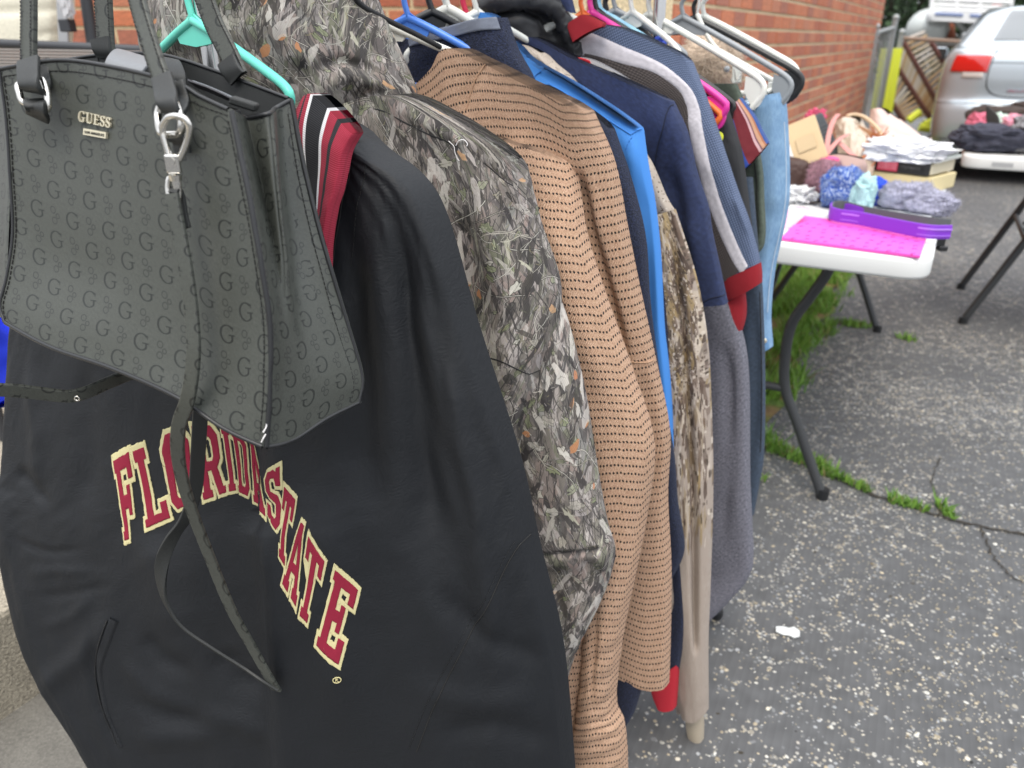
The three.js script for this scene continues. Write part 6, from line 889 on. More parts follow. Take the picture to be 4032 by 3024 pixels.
{ // pink mat
  const pm = thing('pink_mat', 'hot pink foam mat with little notches on the white table', 'mat', onPlane(3360, 950, TT));
  mesh('sheet', slab([[3076, 946], [3618, 1018], [3650, 924], [3160, 860]], TT, 0.007, 0.0015), M([0.86, 0.09, 0.5], 0.6), pm);
  const gs = []; for (let j = 0; j < 5; j++) for (let i = 0; i < 11; i++) { const a = (i + 0.5 + rr(-0.25, 0.25)) / 11, b = (j + 0.5 + rr(-0.25, 0.25)) / 5; const x = lerp(lerp(3090, 3612, a), lerp(3165, 3640, a), b), y = lerp(lerp(940, 1008, a), lerp(868, 930, a), b); const p = onPlane(x, y, TT + 0.007); gs.push(new THREE.TorusGeometry(0.0042, 0.0012, 5, 10, 3.6).rotateX(-Math.PI / 2).rotateY(rr(-0.4, 0.4)).translate(p.x, TT + 0.0072, p.z)); }
  const e = mesh('embossed_notches', MG(gs), M([0.62, 0.04, 0.34], 0.6), pm); e.userData.kind = 'stuff';
}
{ // purple weight belt: a padded band standing on edge in a long loop
  const b = thing('purple_belt', 'purple padded belt lying across the pink mat', 'belt', onPlane(3500, 920, TT));
  const h0 = TT + 0.008, pt = (x, y) => { const p = onPlane(x, y, h0); p.y = h0 + 0.019; return p; };
  const path = [pt(3735, 948), pt(3640, 945), pt(3500, 918), pt(3380, 892), pt(3300, 880), pt(3266, 868), pt(3272, 850), pt(3310, 848), pt(3400, 872), pt(3520, 895), pt(3640, 915), pt(3728, 925)];
  mesh('band', ribbonGeo(path, () => UP, 0.03, 0.006, 120), M([0.2, 0.035, 0.52], 0.6), b);
  const out = (k, dy, m, n, th) => { const q = path.slice(0, 6).map((p) => p.clone().addScaledVector(P3, 0.0).add(V(0, dy, 0)).addScaledVector(V(0.1, 0, 0.99), 0.0036)); mesh(n, ribbonGeo(q, () => UP, k, th, 60), m, b); };
  out(0.004, 0.006, M([0.42, 0.2, 0.78], 0.6), 'stripe', 0.002); out(0.003, -0.008, M([0.32, 0.12, 0.66], 0.6), 'stripe', 0.002);
  const q = path.slice(5, 12).map((p) => p.clone().addScaledVector(V(0.1, 0, 0.99), 0.0044)); mesh('lining', ribbonGeo(q, () => UP, 0.035, 0.003, 60), M([0.1, 0.115, 0.115], 0.8), b);
  const c = onPlane(3690, 970, TT - 0.03); mesh('buckle', MG([new RoundedBoxGeometry(0.03, 0.02, 0.012, 2, 0.003).translate(c.x, TT - 0.02, c.z), new RoundedBoxGeometry(0.02, 0.012, 0.02, 2, 0.003).translate(c.x + 0.012, TT - 0.034, c.z)]), MT.blackPlastic, b);
}
const fuzz = (c, amp = 0.35, f = 16) => M(0xffffff, 1, { map: rep(mottled(c, amp, f), 0.09), bumpMap: rep(fleeceBump, 0.06), bumpScale: 0.004 });
const item = (name, label, cat, geo, m) => tag(mesh(name, geo, m), label, cat);
function hair(geo, n, len, m, name, parent) { const p = geo.attributes.position, nn = geo.attributes.normal, gs = []; for (let k = 0; k < n; k++) { const i = Math.floor(rnd() * p.count), s = V(p.getX(i), p.getY(i), p.getZ(i)), d = V(nn.getX(i), nn.getY(i), nn.getZ(i)); gs.push(barGeo(s, s.clone().addScaledVector(d, len * rr(0.4, 1)).add(V(rr(-1, 1), rr(-1, 1), rr(-1, 1)).multiplyScalar(len * 0.4)), 0.0009, 3, 0.0002)); } const o = mesh(name, MG(gs), m, parent); o.userData.kind = 'stuff'; return o; }
{ const c = onPlane(3560, 830, TT); const t = thing('grey_slippers', 'fuzzy lilac grey rolled slipper socks at the table edge', 'socks', c); const g1 = blobGeo(c.clone(), 0.068, 0.036, 0.048, YAW, 0.4, 2.0, 2), g2 = blobGeo(onPlane(3655, 846, TT), 0.058, 0.028, 0.042, YAW, 0.45, 2.0, 7); const m = fuzz([168, 168, 188], 0.25); const a = mesh('sock', g1, m, t), b = mesh('sock', g2, m, t); hair(g1, 2200, 0.007, M([0.42, 0.42, 0.5], 1), 'pile', a); hair(g2, 1800, 0.007, M([0.42, 0.42, 0.5], 1), 'pile', b); }
{ const c = onPlane(3310, 822, TT); const t = thing('blue_marled_socks', 'blue and white marled fuzzy socks rolled on table', 'socks', c); const g = blobGeo(c, 0.052, 0.052, 0.05, YAW, 0.45, 2.0, 4); const a = mesh('sock', g, M(0xffffff, 1, { map: rep(dataTex(128, 128, (u, v) => { const k = smooth(-0.12, 0.16, tnoise(u, v, 22, 1) + 0.7 * tnoise(u, v, 50, 2)); return [lerp(46, 176, k), lerp(84, 190, k), lerp(176, 214, k)]; }), 0.12), bumpMap: rep(fleeceBump, 0.06), bumpScale: 0.004 }), t); hair(g, 2200, 0.006, M([0.16, 0.26, 0.55], 1), 'pile', a); }
{ const c = onPlane(3385, 832, TT); item('mint_cloth', 'mint coloured fleece roll between blue socks and lilac slippers', 'cloth', blobGeo(c, 0.03, 0.046, 0.048, YAW, 0.5, 2, 9), fuzz([176, 212, 214], 0.12)); }
{ const c = onPlane(3432, 815, TT); item('royal_blue_cloth', 'royal blue knitted bundle left of the lilac slippers', 'cloth', blobGeo(c.setY(TT + 0.005), 0.03, 0.036, 0.03, YAW + 0.5, 0.25, 1.5, 12), M([0.02, 0.07, 0.62], 0.85)); }
{ const c = onPlane(3232, 790, TT); const g = blobGeo(c, 0.04, 0.055, 0.045, YAW + 0.8, 0.25, 2, 21); const o = item('mauve_knit', 'mauve and brown marled knit beside the blue socks', 'knitwear', g, fuzz([150, 112, 124], 0.6)); hair(g, 900, 0.008, M([0.34, 0.2, 0.25], 1), 'pile', o); }
for (const [x, y, r, s, lb] of [[3150, 730, 0.05, 3, 'crumpled clear plastic bag next to the hanging jeans'], [3140, 800, 0.04, 6, 'smaller crumpled plastic wrapper nearest the jeans']]) { const c = onPlane(x, y, TT); const g = blobGeo(c, r, r * 0.55, r * 0.9, YAW, 0.9, 3.2, s, 14); item('plastic_bag', lb, 'bag', toCreasedNormals(g, 0.3), M([0.62, 0.63, 0.64], 0.18)); }
item('paper_sheets', 'loose white papers under the plastic wrapper', 'paper', MG([slab([[3080, 850], [3260, 880], [3290, 830], [3120, 800]], TT, 0.003, 0.0008), slab([[3130, 842], [3270, 868], [3300, 840], [3170, 815]], TT + 0.0035, 0.003, 0.0008)]), M([0.6, 0.6, 0.6], 0.7));
item('white_tray', 'shallow white tray behind the purple belt', 'tray', slab([[3300, 900], [3650, 905], [3672, 830], [3350, 812]], TT, 0.006, 0.002), M([0.72, 0.75, 0.78], 0.5));
{ const g = new Surf([[[3085, 840, 1.86], [3130, 815, 1.88], [3190, 822, 1.88]], [[3085, 880, 1.83], [3130, 868, 1.84], [3168, 850, 1.85]], [[3082, 908, 1.8], [3105, 900, 1.81], [3130, 885, 1.82]]], { T: 0.004 }); tag(drape('sun_visor', g, M([0.82, 0.42, 0.52], 0.6), undefined, 20, 20), 'pale pink visor brim next to the pale jeans', 'cap'); }
// books and papers
{
  const t = thing('book_stack', 'black spined thick book topped by white papers on the table', 'book', onPlane(3550, 720, TT));
  const c = onPlane(3405, 728, TT), d = onPlane(3642, 760, TT), W = d.clone().sub(c), w = W.length(), ax = W.clone().normalize(), az = V(-ax.z, 0, ax.x).negate(); if (az.z > 0) az.negate();
  const box = (x0, x1, y0, y1, z0, z1, r) => { const g = new RoundedBoxGeometry(x1 - x0, y1 - y0, z1 - z0, 2, r); const p = g.attributes.position, n = g.attributes.normal; for (let i = 0; i < p.count; i++) { const v = c.clone().addScaledVector(ax, p.getX(i) + (x0 + x1) / 2).addScaledVector(az, p.getZ(i) + (z0 + z1) / 2); v.y = TT + p.getY(i) + (y0 + y1) / 2; p.setXYZ(i, v.x, v.y, v.z); } g.computeVertexNormals(); return g; };
  mesh('pages', box(0.003, w + 0.004, 0.05, 0.081, 0.004, 0.16, 0.002), M([0.62, 0.56, 0.42], 0.9), t);
  const sp = mesh('spine', box(-0.002, w, 0.047, 0.085, -0.003, 0.006, 0.003), M([0.014, 0.015, 0.017], 0.5), t);
  const spT = canvasTex(256, 64, (q, W2, H2) => { q.fillStyle = '#a83048'; q.fillRect(0, 0, W2, H2); q.fillStyle = '#e3c4cc'; for (let i = 0; i < 22; i++) { q.globalAlpha = rr(0.35, 0.75); q.fillRect(12 + i * 10.6 + rr(-1, 1), 10 + rr(0, 5), rr(3, 6), 42); } });
  const card = (x0, x1, y0, y1, m, n) => { const q = (x, y) => c.clone().addScaledVector(ax, x).addScaledVector(az, -0.0052).setY(TT + y); mesh(n, gridGeo(1, 1, (a, b) => q(lerp(x0, x1, a), lerp(y1, y0, b)), (a, b) => [a, 1 - b]), m, sp); };
  card(w * 0.16, w * 0.5, 0.05, 0.082, M(0xffffff, 0.6, { map: spT }), 'title_panel');
  card(w * 0.53, w * 0.9, 0.056, 0.075, M(0xffffff, 0.6, { map: canvasTex(256, 48, (q, W2, H2) => { q.fillStyle = '#16171a'; q.fillRect(0, 0, W2, H2); q.fillStyle = '#8f9094'; for (let i = 0; i < 26; i++) { q.globalAlpha = rr(0.2, 0.7); q.fillRect(20 + i * 8, 14 + rr(0, 6), rr(3, 6), rr(8, 16)); } }) }), 'small_lettering');
  mesh('lower_book', box(0.0, w + 0.012, 0, 0.044, 0.0, 0.17, 0.003), M([0.66, 0.56, 0.32], 0.8), t);
  for (let k = 0; k < 5; k++) { const g = box(-0.004 + rr(-0.01, 0.01), w + 0.012 + rr(-0.01, 0.01), 0.086 + k * 0.005, 0.09 + k * 0.005, -0.002 + rr(-0.006, 0.006), 0.17, 0.0015), p = g.attributes.position; for (let i = 0; i < p.count; i++) p.setY(i, p.getY(i) + 0.0025 * nz(p.getX(i) * 6, p.getZ(i) * 6, k)); g.computeVertexNormals(); mesh('paper_sheet', g, M([0.52 - 0.04 * (k % 2), 0.52, 0.5], 0.75), t); }
  item('plastic_wrap', 'crumpled clear plastic wrap on top of the paper stack', 'wrapping', toCreasedNormals(blobGeo(onPlane(3560, 640, TT + 0.11).setY(TT + 0.112), 0.1, 0.03, 0.055, YAW, 0.6, 2.5, 15, 14), 0.3), M([0.66, 0.67, 0.69], 0.18));
}
{ const g = slab([[3108, 672], [3330, 706], [3380, 640], [3180, 625]], TT, 0.03, 0.002); item('yellow_folder', 'mustard yellow folder pile behind the mauve knit', 'folder', g, M([0.72, 0.44, 0.1], 0.7)); }
{ // open tan box standing on its corner
  const t = thing('tan_box', 'tan cardboard box standing tilted by the brick wall', 'box', onPlane(3170, 640, TT)); const g = new RoundedBoxGeometry(0.085, 0.125, 0.035, 2, 0.002).rotateX(-0.25).rotateZ(0.45).rotateY(-0.35); const p = at(3175, 560, 2.3); g.translate(p.x, p.y, p.z); mesh('carton', g, M([0.66, 0.5, 0.3], 0.85), t); const l = new THREE.BoxGeometry(0.05, 0.04, 0.001).rotateX(-0.25).rotateZ(0.45).rotateY(-0.35).translate(p.x - 0.008, p.y, p.z + 0.02); mesh('label', l, M([0.6, 0.46, 0.28], 0.8), t);
}
{ const p = at(3115, 640, 2.28); item('brown_purse', 'small dark brown purse behind the tan box', 'purse', blobGeo(V(p.x, TT, p.z), 0.06, 0.05, 0.03, YAW, 0.2, 2, 31), M([0.06, 0.03, 0.025], 0.6)); }
{ const p = at(3250, 540, 2.5); const t = thing('grey_sandal', 'dark grey ribbed sandal propped against the bags', 'sandal', V(p.x, TT, p.z)); const g = new RoundedBoxGeometry(0.045, 0.15, 0.018, 3, 0.008).rotateZ(0.5).rotateX(-0.3).translate(p.x, p.y, p.z); mesh('sole', g, M([0.06, 0.07, 0.08], 0.7), t); const gs = []; for (let k = 0; k < 7; k++) gs.push(new THREE.BoxGeometry(0.03, 0.003, 0.004).translate(0, -0.03 + k * 0.011, 0.0105)); mesh('ribs', MG(gs).rotateZ(0.5).rotateX(-0.3).translate(p.x, p.y, p.z), M([0.12, 0.13, 0.14], 0.7), t); }
{ const p = at(3205, 500, 2.55); item('pink_tissue', 'crumple of deep pink tissue at the wall', 'paper', toCreasedNormals(blobGeo(V(p.x, p.y - 0.02, p.z), 0.03, 0.035, 0.02, 0, 0.9, 3, 41, 10), 0.3), M([0.6, 0.09, 0.18], 0.8)); }
{ // pink strapped bag
  const t = thing('pink_tote', 'dusty pink tote bag with crossing straps on the table', 'bag', onPlane(3300, 640, TT)); const m = M([0.58, 0.27, 0.25], 0.7);
  for (const q of [[[3255, 610, 2.3], [3262, 540, 2.4], [3280, 480, 2.45], [3300, 450, 2.5]], [[3250, 615, 2.3], [3280, 575, 2.32], [3310, 545, 2.36], [3335, 530, 2.4]], [[3300, 560, 2.36], [3325, 580, 2.33], [3350, 605, 2.3], [3372, 622, 2.28]]]) mesh('strap', ribbonGeo(q.map((p) => at(...p)), () => V(0.8, 0.1, 0.3), 0.014, 0.004, 30), m, t);
  const B = new Surf([[[3225, 622, 2.33], [3290, 608, 2.3], [3350, 615, 2.27], [3400, 628, 2.25]], [[3215, 650, 2.3], [3290, 640, 2.27], [3350, 648, 2.24], [3410, 655, 2.22]], [[3200, 680, 2.27], [3290, 672, 2.24], [3350, 680, 2.21], [3410, 690, 2.19]]], { T: 0.03 }); drape('body', B, M([0.4, 0.27, 0.24], 0.7), t, 24, 20);
  const c = at(3262, 632, 2.26); mesh('pink_pouch', blobGeo(V(c.x, c.y - 0.012, c.z), 0.03, 0.012, 0.02, YAW, 0.2, 2, 3, 10), M([0.8, 0.08, 0.26], 0.6), t);
}
{ // clear vinyl bag with tan handles
  const t = thing('tan_handbag', 'big slouched blush handbag with a round cane handle', 'handbag', onPlane(3520, 560, TT));
  const B = new Surf([[[3430, 430, 2.75], [3460, 424, 2.72], [3500, 440, 2.7], [3560, 480, 2.68], [3625, 530, 2.68], [3668, 545, 2.7]], [[3425, 500, 2.68], [3470, 490, 2.64], [3520, 500, 2.61], [3580, 530, 2.6], [3630, 560, 2.62], [3672, 575, 2.66]], [[3410, 570, 2.6], [3470, 560, 2.55], [3520, 565, 2.52], [3580, 580, 2.52], [3640, 595, 2.56], [3680, 605, 2.62]], [[3400, 650, 2.5], [3470, 650, 2.47], [3520, 650, 2.45], [3580, 655, 2.45], [3640, 655, 2.5], [3690, 650, 2.58]]], { T: 0.035, cap: 3 });
  setFolds(B, [{ p: [[3470, 440], [3560, 490], [3650, 550]], w: 0.02, a: -0.014 }, { p: [[3460, 500], [3540, 520], [3640, 570]], w: 0.016, a: 0.012 }, { p: [[3440, 560], [3520, 560], [3600, 580]], w: 0.016, a: -0.012 }], (u, v) => 0.006 * fbm(u * 6, v * 5, 6, 3)); drape('body', B, M([0.62, 0.47, 0.42], 0.5), t, 40, 40);
  tube('handle', [[3330, 460, 2.62], [3360, 452, 2.62], [3400, 460, 2.6], [3440, 490, 2.57], [3470, 530, 2.54], [3482, 580, 2.5]].map((p) => at(...p)), 0.0065, M([0.62, 0.46, 0.3], 0.6), t, 40, 8);
  mesh('strap', ribbonGeo([[3325, 462, 2.6], [3370, 500, 2.57], [3420, 525, 2.54], [3455, 545, 2.5], [3470, 570, 2.48]].map((p) => at(...p)), () => V(0.4, 0.8, 0.2), 0.02, 0.005, 40), M([0.36, 0.19, 0.1], 0.6), t);
}
{ const t = thing('clear_tote', 'crumpled clear and tan vinyl tote between the bags', 'bag', onPlane(3370, 640, TT)); const B = new Surf([[[3290, 480, 2.62], [3350, 460, 2.6], [3400, 500, 2.58]], [[3300, 540, 2.55], [3370, 530, 2.5], [3440, 560, 2.5]], [[3310, 620, 2.45], [3380, 620, 2.4], [3440, 640, 2.38]], [[3330, 680, 2.36], [3390, 690, 2.32], [3430, 690, 2.32]]], { T: 0.05, cap: 3 }); B.fold = (u, v) => 0.02 * fbm(u * 6, v * 6, 3, 3); const m = drape('body', B, M([0.5, 0.42, 0.33], 0.3), t, 40, 40);
  const gs = []; for (let k = 0; k < 90; k++) { const p = at(3440 + rr(-35, 40), 555 + rr(-30, 60), 2.38), q = p.clone().add(V(rr(-0.03, 0.03), rr(-0.03, 0.03), rr(-0.01, 0.03))); gs.push(barGeo(p, q, 0.0016, 4)); } const tw = [tubeGeo([[3395, 660, 2.28], [3380, 640, 2.3], [3410, 610, 2.31], [3440, 580, 2.35]].map((p) => at(...p)), 0.004, 20, 6), tubeGeo([[3390, 690, 2.26], [3385, 655, 2.28], [3400, 640, 2.3]].map((p) => at(...p)), 0.005, 20, 6)]; const f = mesh('orange_fringe', MG([...gs, ...tw].map((g) => g.toNonIndexed())), M([0.48, 0.15, 0.05], 0.8), t); f.userData.kind = 'stuff'; }

// ------------------------------------------------------------------ the second table, with clothes
{
  const A = onPlane(3800, 612, TY), t = thing('folding_table', 'white folding table at right piled with dark clothes', 'table', V(A.x, 0, A.z));
  const g = tableTop(1.5, 0.74, 0.046), p = g.attributes.position; for (let i = 0; i < p.count; i++) { const v = A.clone().addScaledVector(P3, p.getX(i) + 1.5).addScaledVector(UP, p.getY(i)).addScaledVector(L3, p.getZ(i)); p.setXYZ(i, v.x, v.y, v.z); } g.computeVertexNormals(); mesh('table_top', toCreasedNormals(g, 0.6), MT.tableTop, t);
  const f1 = onPlane(3793, 1262, 0.012), f2 = onPlane(3785, 1127, 0.012);
  for (const f of [f1, f2]) { const q = f.clone().addScaledVector(P3, 0.27).setY(TY - 0.05); const lg = mesh('leg', barGeo(f, q, 0.016, 12), MT.darkSteel, t); mesh('foot_cap', new THREE.CylinderGeometry(0.019, 0.02, 0.03, 12).translate(f.x, 0.015, f.z), MT.blackPlastic, lg); }
  const m1 = f1.clone().lerp(f1.clone().addScaledVector(P3, 0.27).setY(TY - 0.05), 0.55), m2 = f2.clone().lerp(f2.clone().addScaledVector(P3, 0.27).setY(TY - 0.05), 0.55); mesh('crossbar', barGeo(m1, m2, 0.01, 10), MT.darkSteel, t);
  for (const d of [0.0, 0.03]) mesh('brace', barGeo(m1.clone().lerp(m2, 0.4).add(V(0, d, 0)), m1.clone().lerp(m2, 0.4).addScaledVector(P3, 0.45).add(V(0, 0.03 + d * 0.6, 0)), 0.008, 8), MT.darkSteel, t);
  const lb = A.clone().addScaledVector(P3, 0.13).addScaledVector(L3, -0.009).setY(TY - 0.024); const q = new THREE.PlaneGeometry(0.07, 0.014); q.applyMatrix4(new THREE.Matrix4().makeBasis(P3, UP, L3.clone().negate())); q.translate(lb.x, lb.y, lb.z); mesh('maker_mark', q, M([0.4, 0.41, 0.42], 0.7), t);
}
{ const c = onPlane(3890, 595, TT); const g = blobGeo(c, 0.13, 0.05, 0.1, YAW, 0.45, 2.4, 5, 26); item('dark_jeans', 'crumpled charcoal jeans on the right hand table', 'jeans', g, fuzz([66, 68, 82], 0.3)); }
{ const c = onPlane(4060, 600, TT); item('grey_cardigan', 'grey and white garment at the right frame edge on table', 'clothing', blobGeo(c, 0.09, 0.07, 0.12, YAW, 0.5, 2.6, 15, 20), fuzz([130, 130, 134], 0.7)); }
for (const [x, y, r, s, c, lb] of [[3850, 540, 0.055, 4, [0.62, 0.16, 0.24], 'pink cloth tucked behind the charcoal jeans'], [3915, 545, 0.05, 8, [0.5, 0.62, 0.55], 'mint cloth between two pink cloths on right table'], [3975, 550, 0.055, 12, [0.66, 0.28, 0.36], 'rose cloth next to the mint cloth']]) { const p = onPlane(x, y, TT + 0.02); item('folded_cloth', lb, 'cloth', blobGeo(p.setY(TT), r, 0.06, r, 0, 0.4, 3, s, 14), M(c, 0.9)); }
{ const c = onPlane(3930, 520, TT); const t = thing('brown_boots', 'dark brown suede boots lying behind the clothes', 'boots', c); const m = fuzz([74, 64, 60], 0.25); mesh('boot', blobGeo(c.clone().setY(TT + 0.03), 0.15, 0.045, 0.07, YAW, 0.3, 1.6, 4, 18), m, t); mesh('boot', blobGeo(onPlane(4040, 515, TT).setY(TT + 0.03), 0.1, 0.055, 0.07, YAW, 0.3, 1.6, 9, 18), m, t);
  const S = new Surf([[[3884, 418, 3.3], [3890, 418, 3.3], [3898, 424, 3.3]], [[3882, 450, 3.3], [3905, 440, 3.3], [3930, 455, 3.3]], [[3884, 480, 3.3], [3912, 480, 3.3], [3940, 490, 3.3]], [[3900, 505, 3.3], [3920, 505, 3.3], [3944, 510, 3.3]]], { T: 0.01 }); drape('boot_tongue', S, M([0.035, 0.03, 0.028], 0.8), t, 16, 16); }

// ------------------------------------------------------------------ car
{
  const L0 = V(3.58, 0, -6.97), car = thing('parked_car', 'silver blue car parked with its rear towards the tables', 'car', L0);
  const O = L0.clone().addScaledVector(P3, 0.86), Q = (x, y, t) => O.clone().addScaledVector(P3, x).addScaledVector(L3, t).setY(y);
  const paint = M([0.44, 0.5, 0.55], 0.28, { metalness: 0.35, clearcoat: 1, clearcoatRoughness: 0.06 });
  const row = (y, w, t0, rc = 0.12, tf = 4.3) => [Q(-w * 0.8, y, tf), Q(-w, y, tf - 0.5), Q(-w, y, 2.6), Q(-w, y, 1.3), Q(-w * 0.985, y, t0 + 0.45), Q(-w * 0.93, y, t0 + rc), Q(-w * 0.72, y, t0 + 0.025), Q(-w * 0.35, y, t0), Q(0, y, t0 - 0.01), Q(w * 0.35, y, t0), Q(w * 0.72, y, t0 + 0.025), Q(w * 0.93, y, t0 + rc), Q(w * 0.985, y, t0 + 0.45), Q(w, y, 1.3), Q(w, y, 2.6), Q(w, y, tf - 0.5), Q(w * 0.8, y, tf)];
  const S = new Surf([row(0.27, 0.8, 0.12), row(0.34, 0.845, 0.03), row(0.46, 0.862, 0.0), row(0.58, 0.868, 0.0), row(0.64, 0.87, 0.02), row(0.7, 0.872, 0.06), row(0.85, 0.87, 0.06), row(0.97, 0.855, 0.075), row(1.055, 0.82, 0.12), row(1.09, 0.79, 0.2, 0.14, 3.6), row(1.13, 0.765, 0.28, 0.15, 3.3), row(1.28, 0.68, 0.62, 0.16, 2.9), row(1.385, 0.6, 0.86, 0.18, 2.5), row(1.42, 0.45, 1.0, 0.2, 2.3), row(1.43, 0.1, 1.3, 0.3, 2.0)], { away: V(0, 0, -1) });
  S.flip = 1; { const n = S.N(0.5, 0.5); if (n.dot(L3) > 0) S.flip = -1; }
  const g = gridGeo(200, 110, (u, v) => S.P(u, v), (u, v) => [u, v]); mesh('body', g, paint, car);
  S.T = 0; const U = (x0, x1) => [x0, x1];
  const V0 = (k) => k / 14; // row index to v
  patch('rear_window', S, U(0.385, 0.615), [V0(10.05), V0(11.9)], 0.004, M([0.05, 0.06, 0.065], 0.05, { clearcoat: 1 }), car, 30, 16);
  patch('side_window', S, U(0.13, 0.245), [V0(10.1), V0(11.7)], 0.004, M([0.03, 0.035, 0.04], 0.05), car, 20, 10); patch('side_window', S, U(0.755, 0.87), [V0(10.1), V0(11.7)], 0.004, M([0.03, 0.035, 0.04], 0.05), car, 20, 10);
  const red = M([0.55, 0.008, 0.006], 0.12, { clearcoat: 1, clearcoatRoughness: 0.03 }), clear = M([0.6, 0.55, 0.52], 0.15, { clearcoat: 1 });
  for (const k of [0, 1]) { const u = k ? [0.6, 0.672] : [0.328, 0.4]; const tl = patch('tail_light', S, u, [V0(6.35), V0(7.55)], 0.01, red, car, 14, 12); patch('reversing_lens', S, k ? [0.604, 0.64] : [0.36, 0.396], [V0(6.02), V0(6.32)], 0.009, clear, tl, 10, 6); }
  const gap = M([0.02, 0.022, 0.024], 0.6), line = (L, r = 0.005) => { const pts = []; for (let i = 0; i <= 40; i++) { const p = cr1(L.map(([u, v]) => V(u, V0(v), 0)), i / 40); pts.push(S.front(p.x, p.y, 0.001)); } return tube('panel_gap', pts, r, gap, car, 80, 5); };
  line([[0.402, 8.2], [0.402, 7.2], [0.402, 6.2], [0.406, 5.5], [0.425, 5.12], [0.47, 5.05], [0.53, 5.05], [0.575, 5.12], [0.594, 5.5], [0.598, 6.2], [0.598, 7.2], [0.598, 8.2]]); line([[0.402, 7.0], [0.45, 7.0], [0.5, 7.0], [0.55, 7.0], [0.598, 7.0]], 0.003); line([[0.25, 4.0], [0.33, 4.2], [0.4, 4.25], [0.5, 4.2]], 0.003); line([[0.33, 1.2], [0.4, 1.2], [0.5, 1.2], [0.6, 1.2], [0.67, 1.2]], 0.004);
  patch('dealer_badge', S, [0.432, 0.462], [V0(5.35), V0(5.52)], 0.003, M(0xffffff, 0.6, { map: canvasTex(128, 32, (q, w, h) => { q.fillStyle = '#8fa0ac'; q.fillRect(0, 0, w, h); q.fillStyle = '#a8606a'; for (let i = 0; i < 13; i++) { q.globalAlpha = rr(0.4, 0.9); q.fillRect(6 + i * 9, 5 + rr(0, 4), rr(4, 8), rr(10, 16)); } }) }), car, 6, 4, (a, b) => [a, 1 - b]);
  for (const [t, sd] of [[0.95, -1], [0.95, 1], [3.55, -1], [3.55, 1]]) { const c = Q(sd * 0.76, 0.315, t); const rot = new THREE.Matrix4().makeBasis(L3, UP, P3); const ty = new THREE.TorusGeometry(0.225, 0.09, 14, 36).applyMatrix4(rot).translate(c.x, c.y, c.z); const wh = mesh('wheel', new THREE.CylinderGeometry(0.2, 0.2, 0.16, 24).rotateX(Math.PI / 2).applyMatrix4(rot).translate(c.x, c.y, c.z), M([0.4, 0.41, 0.42], 0.35, { metalness: 0.8 }), car); mesh('tyre', ty, M([0.018, 0.018, 0.018], 0.9), wh); }
  mesh('underbody', (() => { const b = new THREE.BoxGeometry(1.5, 0.16, 3.9); b.applyMatrix4(new THREE.Matrix4().makeBasis(P3, UP, L3.clone().negate())); const c = Q(0, 0.24, 2.15); return b.translate(c.x, c.y, c.z); })(), M([0.015, 0.015, 0.015], 0.9), car);
  { const c = Q(-0.98, 1.0, 2.75), b = new RoundedBoxGeometry(0.2, 0.13, 0.1, 4, 0.04); b.applyMatrix4(new THREE.Matrix4().makeBasis(P3, UP, L3.clone().negate())); const mr = mesh('wing_mirror', b.translate(c.x, c.y, c.z), paint, car); const gl = new RoundedBoxGeometry(0.175, 0.108, 0.01, 3, 0.004); gl.applyMatrix4(new THREE.Matrix4().makeBasis(P3, UP, L3.clone().negate())); const c2 = c.clone().addScaledVector(L3, -0.05); mesh('mirror_glass', gl.translate(c2.x, c2.y, c2.z), M([0.03, 0.033, 0.036], 0.25), mr); }
}

// ------------------------------------------------------------------ gate, leaning panel, boat, trees
{
  const t = thing('chain_link_gate', 'grey chain link gate with yellow board beside the house corner', 'gate', at(3450, 420, 8.7).setY(0));
  const a = at(3452, 105, 8.6), b = at(3528, 70, 9.0); const a0 = V(a.x, 0.05, a.z), b0 = V(b.x, 0.05, b.z);
  for (const [p, q] of [[a0, a], [b0, b]]) { const po = mesh('post', barGeo(p, q, 0.028, 12), MT.steel, t); mesh('post_cap', new THREE.SphereGeometry(0.034, 12, 8).translate(q.x, q.y, q.z), MT.steel, po); }
  const gs = []; const A = (s, h) => a0.clone().lerp(b0, s).setY(h), W = a0.distanceTo(b0), H = 1.15; for (let k = -30; k < 34; k++) for (const d of [1, -1]) { const pts = []; let s = k * 0.06, p0 = null; for (let y = 0; y <= H; y += H) pts.push([s + d * y, y]); const c0 = clamp(pts[0][0], 0, W), c1 = clamp(pts[1][0], 0, W); if (c0 === c1) continue; const y0 = d * (c0 - s), y1 = d * (c1 - s); gs.push(barGeo(A(c0 / W, 0.08 + y0), A(c1 / W, 0.08 + y1), 0.003, 4)); } const ms = mesh('wire_mesh', MG(gs), MT.steel, t); ms.userData.kind = 'stuff';
  mesh('top_rail', barGeo(A(0, 1.2), A(1, 1.26), 0.02, 10), MT.steel, t);
  const Y = M([0.72, 0.78, 0.06], 0.6); for (const [x0, y0, x1, y1, w] of [[3482, 190, 3440, 420, 0.07], [3522, 190, 3478, 430, 0.1], [3542, 190, 3500, 430, 0.07]]) mesh('yellow_board', barGeo(at(x0, y0, 9.15), at(x1, y1 + 20, 9.15), w / 2, 8), Y, t);
}
